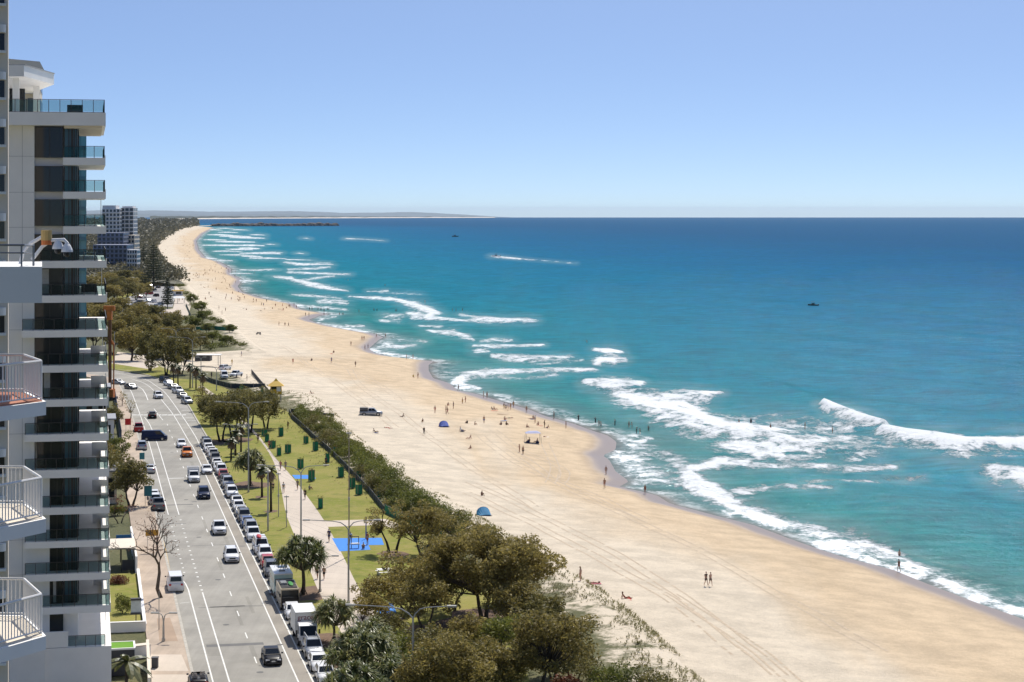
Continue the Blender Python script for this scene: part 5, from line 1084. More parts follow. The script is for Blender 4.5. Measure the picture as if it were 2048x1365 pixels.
def body_meshes(kind):
    J = pose(kind); names = list(J); idx = {n: i for i, n in enumerate(names)}
    me = bpy.data.meshes.new('skeleton'); me.from_pydata([J[n][:] for n in names], [(idx[a], idx[b]) for a, b in BONES], []); o = bpy.data.objects.new('skeleton', me); col.objects.link(o)
    o.modifiers.new('s', 'SKIN'); ss = o.modifiers.new('u', 'SUBSURF'); ss.levels = 1; ss.render_levels = 1
    for n in names:
        sv = me.skin_vertices[0].data[idx[n]]; r = RAD.get(n, RAD.get(n[:2], .05)); sv.radius = (r * (1.18 if n in ('pel', 'che', 'spi') else 1), r * (.85 if n in ('pel', 'che', 'spi') else 1)); sv.use_root = n == 'pel'
    dg = bpy.context.evaluated_depsgraph_get(); bmsh = bpy.data.meshes.new_from_object(o.evaluated_get(dg)); bpy.data.objects.remove(o)
    V = [v.co.copy() for v in bmsh.vertices]; N = [v.normal.copy() for v in bmsh.vertices]; Fc = [tuple(p.vertices) for p in bmsh.polygons]
    own = []
    for p in V:
        best = min(((seg_d(p, J[a], J[b]) , (a, b)) for a, b in BONES), key=lambda q: q[0][0]); own.append((best[1], best[0][1]))
    mb = MB(); mb.v = [tuple(v) for v in V]; mb.f = list(Fc); mb.m = [0] * len(Fc)
    hd = (J['hed'] - J['nek']).normalized(); fw = Vector((0, 1, 0)) if kind != 'lie' else Vector((0, -.2, 1)); fw = (fw - hd * fw.dot(hd)).normalized(); sd_ = fw.cross(hd); hc = J['hed'] + hd * .10
    Mh = Matrix((sd_, fw, hd)).transposed().to_4x4(); Mh.translation = hc
    def headpt(p): return tuple(Mh @ Vector(p))
    i0 = len(mb.v); tmp = MB(); tmp.ball((0, 0, 0), (.076, .096, .118), 12, 8, fn=lambda d: Vector((d.x * (1 if d.z > -.2 else 1 + (d.z + .2) * .45), d.y * (1 if d.z > -.3 else .92), d.z)))
    tmp.ball((0, .098, -.015), (.012, .02, .026), 6, 4); tmp.ball((.079, 0, -.005), (.01, .02, .03), 6, 4); tmp.ball((-.079, 0, -.005), (.01, .02, .03), 6, 4); tmp.ball((0, .088, -.062), (.024, .008, .006), 6, 4)
    for s in (-1, 1): tmp.ball((s * .032, .086, .012), (.013, .008, .007), 6, 4)
    mb.v += [headpt(p) for p in tmp.v]; mb.f += [tuple(i0 + k for k in f) for f in tmp.f]; mb.m += [0] * len(tmp.f)
    for k in 'lr':      # palm and five bent fingers
        s = -1 if k == 'l' else 1; d = (J['wr' + k] - J['el' + k]).normalized(); w = J['wr' + k]; sdv = d.cross(Vector((s, 0, 0)) if abs(d.x) < .9 else Vector((0, 0, 1))).normalized(); cv = d.cross(sdv).normalized()
        mb.tube([w - d * .02, w + d * .05, w + d * .09], [.03, .038, .03], 6)
        for j, L in enumerate((.07, .082, .078, .06)):
            b = w + d * .085 + sdv * (j - 1.5) * .019; mb.tube([b, b + d * L * .55 + cv * .008, b + d * L * .9 + cv * .035], [.0095, .009, .007], 5)
        b = w + d * .035 + sdv * -.034; mb.tube([b, b + d * .03 - sdv * .03, b + d * .062 - sdv * .036 + cv * .01], [.011, .010, .008], 5)
    body = mb.mesh('person', SKIN[0], True)
    def garment(test, off, name):
        keep = [i for i, (bn, t) in enumerate(own) if test(bn, t)]; ks = set(keep); mp = {v: i for i, v in enumerate(keep)}; g = MB(); g.v = [tuple(V[i] + N[i] * off) for i in keep]
        for f in Fc:
            if all(v in ks for v in f): g.f.append(tuple(mp[v] for v in f)); g.m.append(0)
        return g.mesh(name, CLOTH['black'], True) if g.f else None
    pelv = lambda b, t: (b == ('pel', 'spi') and t < .35) or (b[0] == 'pel' and b[1][:2] == 'hi')
    out = {'body': body,
           'shorts': garment(lambda b, t: pelv(b, t) or (b[0][:2] == 'hi' and t < .62), .018, 'shorts'), 'briefs': garment(lambda b, t: pelv(b, t) or (b[0][:2] == 'hi' and t < .14), .012, 'swim_briefs'),
           'shirt': garment(lambda b, t: (b == ('pel', 'spi') and t > .15) or b in (('spi', 'che'), ('che', 'nek')) or b[0] == 'che' or (b[0][:2] == 'sh' and t < .55), .018, 'shirt'),
           'top': garment(lambda b, t: (b == ('spi', 'che') and t > .45) or (b == ('che', 'nek') and t < .25), .014, 'bikini_top'),
           'onepiece': garment(lambda b, t: pelv(b, t) or b[0] in ('pel', 'spi') or (b == ('che', 'nek') and t < .3), .012, 'swimsuit'), 'wetsuit': garment(lambda b, t: b not in (('nek', 'hed'), ('anl', 'tol'), ('anr', 'tor')), .012, 'wetsuit')}
    for hk in ('short', 'long'):
        g = MB(); g.ball((0, -.012, .022), (.086, .102, .112), 12, 8, fn=lambda d: d if not (d.y > .35 and d.z < .45) else Vector((d.x * .8, d.y * .55, d.z)))
        if hk == 'long': g.ball((0, -.075, -.10), (.068, .04, .14), 10, 6)
        g.v = [headpt(p) for p in g.v]; out['hair_' + hk] = g.mesh('hair', HAIR[0], True)
    return out
BODIES = {k: body_meshes(k) for k in ('stand', 'walk', 'hips', 'reach', 'sit', 'lean', 'lie')}
GARM = {'shorts': ('shorts',), 'bikini': ('briefs', 'top'), 'swimsuit': ('onepiece',), 'briefs': ('briefs',), 'shirt and shorts': ('shirt', 'shorts'), 'wetsuit': ('wetsuit',)}
VERB = {'stand': 'standing', 'walk': 'walking', 'hips': 'standing hand on hip', 'reach': 'raising an arm', 'sit': 'sitting hugging knees', 'lean': 'sitting leaning back', 'lie': 'lying face down'}
pr_ = random.Random(12)
def slot(o, m): o.material_slots[0].link = 'OBJECT'; o.material_slots[0].material = m
def person(loc, kind='stand', wear=None, c=None, place='on the beach', sink=0.0, rz=None, label=None, c2=None, detail=True, scale=None, group=None):
    B = BODIES[kind]; wear = wear or pr_.choice(['shorts', 'shorts', 'bikini', 'swimsuit', 'shirt and shorts']); c = c or pr_.choice(['black', 'navy', 'red', 'blue', 'pink', 'black', 'yellow', 'white', 'green'])
    o = add('person', B['body'], None, (loc[0], loc[1], loc[2] - sink), pr_.uniform(0, 6.28) if rz is None else rz); sc = scale or pr_.uniform(.95, 1.06); o.scale = (sc, sc, sc); slot(o, pr_.choice(SKIN[:2] + SKIN[:3]))
    lab = label or f'person in {c} {wear} {VERB[kind]} {place}'; tag(o, lab, 'person', group or f'people {place}')
    h = add('hair', B['hair_long' if wear in ('bikini', 'swimsuit') else 'hair_short'], o); slot(h, pr_.choice(HAIR))
    for gm in GARM[wear]:
        if B[gm]: g = add(B[gm].name.split('.')[0], B[gm], o); slot(g, CLOTH[c2 if (gm == 'shirt' and c2) else c])
    return o
def folk(lst, place, kinds=('stand', 'walk', 'hips'), sink=0.0, **kw):
    for q in lst: person(PB(q[0], q[1]), q[2] if len(q) > 2 else pr_.choice(kinds), place=place, sink=sink, **kw)
folk([(558, 652), (570, 653), (577, 654)], 'in the trio crossing pale sand', ('stand', 'walk'), wear='shirt and shorts', c='black')
folk([(586, 728), (663, 726), (711, 734), (702, 692), (836, 757, 'stand')], 'alone on the pale upper beach'); folk([(624, 722), (827, 755), (623, 788), (805, 835), (750, 865, 'lean'), (845, 844, 'lean')], 'alone on the pale upper beach', ('sit', 'lean'))
folk([(724, 681), (728, 681), (730, 700), (736, 697), (753, 676), (771, 676), (813, 719), (826, 719), (917, 782), (967, 796), (974, 796)], 'at the edge of the wet sand')
folk([(668, 706, 'sit'), (776, 857, 'lie'), (940, 899, 'lean')], 'on dry open sand', c='red')
person(PB(848, 870), 'walk', 'wetsuit', 'black', label='person in dark wetsuit walking past the beach patrol utility')
folk([(870, 827), (892, 827), (895, 829), (907, 818), (925, 809), (931, 806), (968, 847)], 'among sunbathers near the blue tent'); folk([(985, 820), (990, 820), (935, 848), (949, 851), (923, 862), (939, 878), (896, 812)], 'among sunbathers near the blue tent', ('sit', 'lean'))
folk([(1008, 819), (1012, 822), (1021, 820), (1027, 816), (1053, 826), (1016, 822)], 'in the group by the rescue board'); folk([(1019, 837), (1009, 841), (1003, 851), (1012, 851), (1062, 838), (1066, 838), (1077, 851), (1095, 857), (1053, 856)], 'on towels behind the gazebo', ('sit', 'lean', 'lie'))
folk([(1070, 846), (1089, 856), (1108, 838), (1132, 857)], 'between the gazebo and the water')
person(PB(1039, 906), 'reach', 'bikini', 'black', label='person in black bikini standing with arm raised below the gazebo'); person(PB(1046, 910), 'stand', 'shorts', 'black', label='person in black shorts standing below the gazebo')
person(PB(1060, 884), 'sit', 'shorts', 'navy', label='person in navy shorts sitting in the gazebo shade'); person(PB(1073, 885), 'lean', 'swimsuit', 'black', label='person in black swimsuit leaning back in the gazebo shade')
person(PB(963, 992), 'sit', 'bikini', 'black', label='person in black bikini sitting above the light blue tent'); person(PB(1090, 874), 'lie', 'bikini', 'white', label='person in white bikini lying beside the gazebo')
person(PB(1212, 950), 'walk', 'bikini', 'black', rz=R(170), label='person in black bikini walking beside the swash'); person(PB(1209, 977), 'walk', 'bikini', 'red', rz=R(175), label='person in red bikini walking on the damp sand'); person(PB(1290, 989), 'walk', 'swimsuit', 'red', rz=R(190), label='person in red swimsuit walking on wet sand')
person(PB(1412, 1172), 'walk', 'shirt and shorts', 'black', rz=R(-150), label='person in black shirt and shorts walking with a companion'); person(PB(1421, 1172), 'walk', 'shorts', 'black', rz=R(-150), label='bare-chested person in black shorts walking with a companion')
person(PB(1161, 1163), 'stand', 'bikini', 'orange', rz=R(60), label='person in orange bikini standing beside a sunbather'); person(PB(1187, 1167), 'lie', 'bikini', 'pink', rz=R(85), label='person in pink bikini lying beside a standing companion'); person(PB(1250, 1198), 'lean', 'swimsuit', 'red', rz=R(-80), label='person in red swimsuit lying on a red towel')
person(PB(1798, 1144), 'walk', 'bikini', 'red', rz=R(20), label='person in red bikini stepping through the foam'); person(P(1799, 1112, SEA), 'stand', 'swimsuit', 'black', sink=.75, label='person in black swimsuit waist deep beyond the foam')
def bathers(lst, place, sink, kinds=('stand', 'hips', 'reach')):
    for x, y in lst: p = P(x, y, SEA); person(p, pr_.choice(kinds), pr_.choice(['shorts', 'swimsuit', 'wetsuit']), 'black', place, sink)
bathers([(1157, 841), (1191, 846), (1198, 852), (1202, 854), (1230, 851), (1258, 854), (1264, 856), (1273, 867), (1280, 868)], 'in the shallows off the beach point', .4)
bathers([(1297, 860), (1174, 686), (1478, 847), (1502, 845), (1541, 856), (1610, 853), (1665, 862), (1702, 828)], 'in the broken surf', .75)
bathers([(718, 624), (748, 622), (754, 622), (792, 623), (679, 630), (686, 630), (520, 572), (690, 561), (696, 562), (702, 561), (905, 622), (912, 622), (925, 621), (770, 572), (850, 605)], 'out among the far breakers', .6)
folk([(619, 621), (624, 621), (636, 622), (642, 623), (648, 625), (656, 623), (648, 632), (618, 633), (611, 632)], 'at the far tide line', wear='wetsuit', c='black'); folk([(593, 617), (588, 614), (580, 616), (551, 614), (438, 619), (451, 623), (444, 630), (527, 613), (523, 612), (578, 615), (565, 614)], 'on the far sand')
folk([(567, 620), (487, 618), (493, 620), (530, 620), (522, 622), (545, 618), (560, 619), (573, 617)], 'on the far sand', ('sit', 'lean', 'lie'))
folk([(464, 730), (423, 757), (494, 762), (483, 713)], 'on the sand forecourt', wear='shirt and shorts')
# on the promenade and lawn
for x, y, k, w, c, lab in [(516, 886, 'walk', 'shirt and shorts', 'black', 'person in black walking at the promenade bend'), (538, 898, 'walk', 'shirt and shorts', 'red', 'person in red walking beside the green tree guards'), (561, 941, 'walk', 'shirt and shorts', 'pink', 'person in pink walking with a companion on the promenade'),
                           (571, 941, 'walk', 'shirt and shorts', 'grey', 'person in grey walking with a companion on the promenade'), (546, 985, 'walk', 'shirt and shorts', 'black', 'person in black shirt walking by the cabbage palms'), (567, 986, 'stand', 'shirt and shorts', 'white', 'person in white shirt mid promenade'), (595, 980, 'walk', 'shirt and shorts', 'grey', 'person in grey beside the lamp post'),
                           (610, 999, 'walk', 'shirt and shorts', 'black', 'person in black walking at the lawn edge'), (635, 1158, 'walk', 'shirt and shorts', 'black', 'person in black walking beside a bare-chested companion'), (648, 1159, 'walk', 'shorts', 'black', 'bare-chested person in black shorts on the promenade'), (658, 1084, 'walk', 'shirt and shorts', 'navy', 'person in navy at the corner of the blue play surface'),
                           (576, 858, 'stand', 'shirt and shorts', 'black', 'person in black on the lawn beside the dune fence'), (652, 933, 'stand', 'shirt and shorts', 'navy', 'person in navy on the open lawn')]:
    person(P(x, y, .13), k, w, c, 'on the promenade', 0, R(168) if k == 'walk' else None, lab)
person(P(618, 980, .12), 'sit', 'shirt and shorts', 'grey', 'on the lawn', label='person in grey sitting on the lawn edge'); person(P(727, 1098, .13), 'sit', 'shirt and shorts', 'white', label='person in white sitting on the blue play surface'); person(P(735, 1090, .13), 'stand', 'shirt and shorts', 'red', label='person in red standing on the blue play surface'); person(P(701, 1088, .13), 'stand', 'shirt and shorts', 'white', label='person in white standing on the blue play surface')
# the far crowd along the beach
n_ = 0
while n_ < 150:
    y = 458 + 150 * pr_.random() ** 1.15; a_ = np.interp(-y, [-q[1] for q in TOE_PX[21:]], [q[0] for q in TOE_PX[21:]]); b_ = np.interp(-y, [-q[1] for q in WATER_PX[40:]], [q[0] for q in WATER_PX[40:]])
    if b_ - a_ < 12: continue
    t = pr_.random() ** .7; x = lerp(a_ + 8, b_ + 3, t)
    if pr_.random() < .35: y = pr_.choice([514, 549, 556, 604, 598]) + pr_.uniform(-4, 4)
    person(PB(x, y), pr_.choice(['stand', 'walk', 'stand', 'sit', 'lean']), pr_.choice(['shorts', 'swimsuit']), pr_.choice(['black', 'navy', 'red', 'white', 'pink', 'blue', 'yellow']), 'in the distant crowd along the beach'); n_ += 1

# ================================================================== buildings
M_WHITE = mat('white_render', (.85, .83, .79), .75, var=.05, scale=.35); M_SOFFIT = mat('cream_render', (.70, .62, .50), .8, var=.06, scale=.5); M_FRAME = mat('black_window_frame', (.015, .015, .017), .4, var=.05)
M_WGLASS = glass_mat('window_glass', (.02, .024, .028), 1, .03); M_TEAL = glass_mat('teal_balustrade_glass', (.025, .10, .11), .22, .03); M_SMOKE = glass_mat('smoked_balustrade_glass', (.012, .018, .02), .34, .06); M_TGLASS = glass_mat('teal_tower_glass', (.05, .20, .25), 1, .06); M_BLUEG = glass_mat('blue_door_glass', (.06, .13, .17), 1, .04)
M_CURTAIN = mat('pale_curtain', (.42, .41, .39), .9, var=.15, scale=4.); M_GROOVE = mat('panel_joint_grey', (.36, .36, .36), .8)
PXM = 22.3; D0 = 178.6
def frame_root(name, label, x, D, rz=ROAD_T, cat='building'): return thing(name, label, cat, PD(x, D, 0), rz)
tw = frame_root('apartment_tower', 'white apartment tower with dark windows and stacked glass balconies beside the road', 213, D0)
def lx(px): return (px - 213) / PXM / math.cos(ROAD_T) * 1.0
def lz(py): return EYE - (py - HOR) / PXM
def tb(name, x0, x1, y0, y1, z0, z1, m, par=tw):
    mb = MB(); mb.box(x0, x1, y0, y1, z0, z1); return mb.build(name, m, par)
XC = lx(158); XW0, XW1 = lx(75), lx(130); ZT = lz(226)
core = tb('wall', -22, XC, 2.1, 24, 0, ZT - .9, M_WHITE)
front = tb('front_wall', -22, lx(75), 1.5, 2.2, 0, ZT - .9, M_WHITE)
for z in [lz(y) for y in (313, 385, 455, 524, 592, 660, 730, 800, 868, 940, 1010, 1080, 1150)]: tb('panel_joint', -10, lx(75) - .02, 1.485, 1.52, z - .015, z + .015, M_GROOVE)
tb('panel_joint', lx(52) - .015, lx(52) + .015, 1.485, 1.52, 2, ZT - 1, M_GROOVE)
# roof terrace slab with the deep cream underside
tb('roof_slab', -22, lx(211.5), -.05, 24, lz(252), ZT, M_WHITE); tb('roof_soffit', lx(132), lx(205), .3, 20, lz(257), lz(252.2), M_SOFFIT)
fl_y = [(316, 331, 130), (384, 398, 130), (453, 468, 130), (522, 536, 85), (591, 605, 85), (660, 674, 52), (730, 744, 78), (798, 812, 80), (867, 881, 57), (938, 954, 57), (1013, 1027, 83), (1080, 1093, 57), (1145, 1159, 57), (1211, 1225, 83)]
pane_me = {}
def balustrade(xa, xb, zf, yf, n, par, right=None, h=1.0, gm=None):
    gm = gm or M_TEAL
    b = tb('balustrade_rail', xa, xb, yf - .03, yf + .03, zf + h, zf + h + .05, M_FRAME, par); w = (xb - xa) / n
    for k in range(n + 1):
        tb('balustrade_post', xa + k * w - .03, xa + k * w + .03, yf - .035, yf + .035, zf + .004, zf + h, M_FRAME, par)
        if k < n: tb('balustrade_pane', xa + k * w + .035, xa + (k + 1) * w - .035, yf - .008, yf + .008, zf + .08, zf + h - .02, gm, par)
    if right is not None:
        for k in range(6):
            y0 = yf + 2.6 * k; tb('balustrade_pane', right - .008, right + .008, y0 + .08, y0 + 2.5, zf + .08, zf + h - .02, gm, par); tb('balustrade_post', right - .03, right + .03, y0 + 2.53, y0 + 2.6, zf + .004, zf + h, M_FRAME, par)
        tb('balustrade_rail', right - .03, right + .03, yf + .05, yf + 15.6, zf + h, zf + h + .05, M_FRAME, par)
rb = tb('terrace_edge', -9, lx(210), .08, .16, ZT + .002, ZT + .05, M_FRAME); balustrade(lx(18), lx(209), ZT, .12, 9, rb, lx(209), 1.12)
random.seed(33)
prev = lz(252)
for i, (ya, yb, xl) in enumerate(fl_y):
    xr = lx(211 + i * .78); zt, zb = lz(ya), lz(yb); s = tb('balcony_slab', lx(xl), xr, 0, 22, zb, zt, M_WHITE); tb('slab_return', xr - .06, xr + .004, -.006, .3, zt, zt + .22, M_WHITE, s)
    nb = max(3, round((xr - lx(xl)) / .98)); balustrade(lx(xl) + .06, xr - .1, zt, .1, nb, s, xr - .1, 1.0, M_TEAL if i < 3 else M_SMOKE)
    # glazing of the storey above this slab
    z0, z1 = zt + .02, prev - .05; wl = 75 if i < 7 else (80 if i < 10 else 104); wl = max(wl, 75)
    if i >= 10: tb('front_wall', lx(75), lx(104), 1.5, 2.2, zb, prev, M_WHITE)
    wn = tb('window', lx(wl), lx(130), 1.62, 1.7, z0, z1, M_WGLASS); xm = lerp(lx(wl), lx(130), .52)
    for xx in (lx(wl), xm, lx(130) - .06): tb('window_frame', xx, xx + .06, 1.57, 1.64, z0, z1, M_FRAME, wn)
    tb('window_frame', lx(wl), lx(130), 1.565, 1.63, z1 - .07, z1, M_FRAME, wn)
    if random.random() < .6: tb('curtain', lerp(lx(wl), xm, random.choice([.1, .5])), xm - .05, 1.6, 1.618, z0 + .1, z1 - .1, M_CURTAIN if random.random() < .7 else M_WGLASS, wn)
    dr = tb('glass_door', lx(131.5), XC - .02, 1.8, 1.9, z0, z1, M_BLUEG)
    for xx in (lx(131.5), lx(140), lx(145), lx(151), XC - .12): tb('door_frame', xx, xx + (.2 if 139 < 213 + xx * PXM < 148 else .07), 1.72, 1.81, z0, z1, M_FRAME, dr)
    # glazing along the sea side and the white party walls between balconies
    sg = tb('sea_side_glazing', XC, XC + .03, 2.4, 22, z0, z1, M_WGLASS)
    for k in range(7): tb('window_frame', XC + .03, XC + .07, 2.4 + 2.8 * k, 2.5 + 2.8 * k, z0, z1, M_FRAME, sg)
    if i >= 6: tb('party_wall', xr - 1.5, xr - .12, 10.0, 10.2, zt, zt + 1.05 + .2 * (i % 2), M_WHITE, s); tb('planter_ledge', xr - .75, xr - .14, 5.2, 9.9, zt, zt + .5, M_WHITE, s)
    if i % 2: tb('downpipe', xr - .4, xr - .34, 9.6, 9.68, zb - 2.7, zb, M_WHITE, s)
    prev = zb
tb('window', lx(104), lx(130), 1.62, 1.7, lz(1284), lz(1226), M_WGLASS); tb('front_wall', lx(75), lx(104), 1.5, 2.2, lz(1290), lz(1226), M_WHITE)
pod = tb('podium_wall', -22, lx(222), -1.2, 24, -.1, lz(1287), M_WHITE); tb('podium_parapet', lx(95), lx(140), -1.15, -.9, lz(1286), lz(1255), M_WHITE, pod); balustrade(lx(136), lx(210), lz(1287), -.9, 4, pod, None, .95, M_SMOKE); tb('podium_step', lx(30), lx(95), -1.6, -1.2, 0, lz(1262), M_WHITE, pod)
# penthouse canopy: an angled white blade on columns
cn = [PD(-60, 178, 0), PD(48, 178, 0), PD(108, 189.5, 0), PD(64, 203, 0), PD(-60, 203, 0)]
inv = (Matrix.Translation(tw.location) @ Matrix.Rotation(ROAD_T, 4, 'Z')).inverted(); cl_ = [inv @ p for p in cn]
mb = MB(); mb.prism([(p.x, p.y) for p in cl_], 57.95, 58.95); cano = mb.build('roof_canopy', M_WHITE, tw)
mb = MB(); mb.prism([(p.x * .985, p.y * .985 + .1) for p in cl_], 58.951, 59.03); mb.build('canopy_flashing', M_GROOVE, cano)
for px, D in ((32, 181), (73, 192), (12, 190)):
    q = inv @ PD(px, D, 0); mb = MB(); mb.box(q.x - .3, q.x + .3, q.y - .3, q.y + .3, ZT, 57.95); mb.build('column', M_WHITE, tw)
q = inv @ PD(50, 196, 0); tb('penthouse_glazing', -16, q.x, q.y, q.y + .2, ZT, 57.95, M_WGLASS)
# outdoor furniture on the balconies
def lounge(px, D, z, label):
    t_ = thing('outdoor_sofa', label, 'sofa', PD(px, D, z), ROAD_T)
    mb = MB(); mb.box(-.7, .7, -.35, .35, .15, .42); mb.build('seat', mat('charcoal_cushion', (.03, .03, .032), .9), t_); mb = MB(); mb.box(-.7, .7, .25, .4, .42, .85); mb.build('backrest', mat('charcoal_cushion', (.03, .03, .032), .9), t_)
    for sx in (-.62, .62):
        for sy in (-.28, .28): mb = MB(); mb.box(sx - .03, sx + .03, sy - .03, sy + .03, 0, .15); mb.build('leg', M_FRAME, t_)
def table(px, D, z, label):
    t_ = thing('balcony_table', label, 'table', PD(px, D, z), ROAD_T); mb = MB(); mb.box(-.55, .55, -.4, .4, .68, .73); mb.build('table_top', M_WHITE, t_)
    for sx in (-.48, .48):
        for sy in (-.33, .33): mb = MB(); mb.box(sx - .03, sx + .03, sy - .03, sy + .03, 0, .68); mb.build('leg', M_WHITE, t_)
for i, nm in ((3, 'fifth'), (4, 'sixth'), (5, 'seventh'), (9, 'eleventh')): table(180, 181.5, lz(fl_y[i][0]), f'white table on the {nm} balcony below the roof terrace') if i % 2 else lounge(178, 181.8, lz(fl_y[i][0]), f'charcoal sofa on the {nm} balcony below the roof terrace')
lounge(150, 181, ZT, 'dark sofa on the roof terrace beside the glass rail')
# ---- towers behind
def simple_tower(name, label, px0, px1, D, ztop, zb, depth, m, gm, nx, fh, rz=0.0, wfrac=(.62, .6), slab=True, cap=None, x_parts=None):
    a, b = PD(px0, D, 0), PD(px1, D, 0); w = b.x - a.x; r = thing(name, label, 'building', (a.x, a.y, zb), rz); H = ztop - zb
    mb = MB(); mb.box(0, w, 0, depth, 0, H); mb.build('wall', m, r); nf = int(H / fh); cw = w / nx
    mb = MB(); mb.box(0, cw * wfrac[0], -.06, .06, 0, fh * wfrac[1]); wme = mb.mesh('window', gm); mb = MB(); mb.box(-.08, w + .08, -.9, 0, 0, .28); sme = mb.mesh('balcony_slab', m)
    mb = MB(); mb.box(-.06, .06, 0, depth / 6 * .6, 0, fh * wfrac[1]); ws = mb.mesh('side_window', gm)
    for f in range(nf):
        for k in range(nx): add('window', wme, r, (k * cw + cw * (1 - wfrac[0]) / 2, 0, H - (f + 1) * fh + fh * .2))
        for k in range(6): add('side_window', ws, r, (w, depth / 6 * (k + .2), H - (f + 1) * fh + fh * .2))
        if slab: add('balcony_slab', sme, r, (0, 0, H - (f + 1) * fh - .05))
    if cap:
        mb = MB()
        for x0, x1, y0, y1, h in cap: mb.box(x0 * w, x1 * w, y0 * depth, y1 * depth, H, H + h)
        mb.build('roof', m, r)
    return r
M_CREAM = mat('cream_tower_render', (.74, .65, .52), .8, var=.06, scale=.4); M_BLUEGREY = mat('blue_grey_cladding', (.24, .26, .34), .7, var=.08, scale=.1); M_PALE = mat('pale_grey_render', (.76, .74, .72), .8, var=.06, scale=.1); M_DWIN = glass_mat('dark_blue_window', (.03, .045, .07), 1, .08)
cr = simple_tower('cream_tower', 'cream tower with sloping roof rising behind the white apartment tower', -60, 76, 262, EYE + (HOR - 140) / F * 262, 30, 14, M_CREAM, glass_mat('blue_window', (.05, .10, .15), 1, .05), 5, 3.1, rz=ROAD_T, wfrac=(.75, .62))
mb = MB(); a = PD(-60, 262, 0); w_ = PD(76, 262, 0).x - a.x; hh = EYE + (HOR - 140) / F * 262 - 30; mb.v = [(0, -.6, hh), (w_ + .6, -.6, hh), (w_ + .6, 15, hh), (0, 15, hh), (0, -.3, hh + 1.9), (w_ + .0, -.3, hh + 1.2), (w_ - 0.6, 14, hh + 1.0), (0, 14, hh + 1.9)]
mb.f = [(0, 1, 2, 3), (4, 5, 6, 7), (0, 1, 5, 4), (1, 2, 6, 5), (2, 3, 7, 6), (3, 0, 4, 7)]; mb.m = [0] * 6; mb.build('roof', M_CREAM, cr)
simple_tower('glass_tower', 'teal glass tower seen between the white tower and its balconies', 118, 171, 420, EYE + (HOR - 268) / F * 420, 0, 18, M_TGLASS, glass_mat('teal_tower_pane', (.10, .30, .36), 1, .05), 5, 3.2, rz=ROAD_T, wfrac=(.86, .75), cap=[(.6, .98, .1, .6, 1.4)])
DF = 1480.
simple_tower('apartment_block', 'pale high-rise with dark windows standing above the beach scrub', 204, 240, DF, EYE + (HOR - 418) / F * DF, 0, 16, M_PALE, M_DWIN, 5, 3.0, cap=[(.0, .75, .1, .9, 2.5)]); simple_tower('apartment_block', 'pale high-rise wing joined beside the pale high-rise', 241, 267, DF + 8, EYE + (HOR - 416) / F * DF, 0, 16, M_PALE, M_DWIN, 3, 3.0, wfrac=(.8, .7), cap=[(.1, .9, .1, .9, 1.2)])
simple_tower('apartment_block', 'blue-grey apartment block below the pale high-rise', 186, 254, DF - 80, EYE + (HOR - 490) / F * (DF - 80), 0, 24, M_BLUEGREY, M_DWIN, 8, 3.1); simple_tower('apartment_block', 'stepped blue-grey block behind the lower blue-grey apartments', 195, 247, DF - 40, EYE + (HOR - 466) / F * (DF - 40), 0, 20, M_BLUEGREY, M_DWIN, 6, 3.1)
simple_tower('apartment_block', 'beige slab block beside the blue-grey apartments', 256, 269, DF - 20, EYE + (HOR - 470) / F * DF, 0, 20, M_CREAM, M_DWIN, 2, 3.1); simple_tower('house', 'small white flat-roofed building by the dark pine', 254, 274, 1330, EYE + (HOR - 500) / F * 1330, 0, 12, M_PALE, M_DWIN, 4, 3.0)
for x0, x1, yt, D, m_, lab in [(-40, 90, 330, 520, M_PALE, 'pale block hidden behind the white tower'), (60, 150, 470, 900, M_CREAM, 'beige block hidden behind the balconies')]: simple_tower('apartment_block', lab, x0, x1, D, EYE + (HOR - yt) / F * D, 0, 20, m_, M_DWIN, 6, 3.1, rz=ROAD_T)
# ---- the neighbouring cream tower at the picture's edge, with rounded balcony noses
nt = thing('cream_column_tower', 'cream tower edge with rounded balcony noses close to the camera', 'building', PD(16, 127, 0), ROAD_T)
mb = MB(); mb.box(-14, .0, 0, 1.2, -1, 75); mb.build('wall', M_CREAM, nt); mb = MB(); mb.box(-14, -.1, 1.2, 3, -1, 75); mb.build('rear_wall', M_CREAM, nt)
for k in range(24):
    z = 75 - 3.0 * k - 1; mb = MB(); mb.box(-3, -.12, -.25, 0, z, z + .16); mb.build('ledge', M_WHITE, nt)
    mb = MB(); mb.prism([(-.42 + .3 * math.cos(t), -.1 - .38 * math.sin(t)) for t in np.linspace(0, math.pi, 9)], z + 1.3, z + 1.8); mb.build('balcony_nose', M_WHITE, nt); mb = MB(); mb.box(-.52, -.22, -.05, .01, z + .2, z + 1.25); mb.build('window', M_WGLASS, nt)
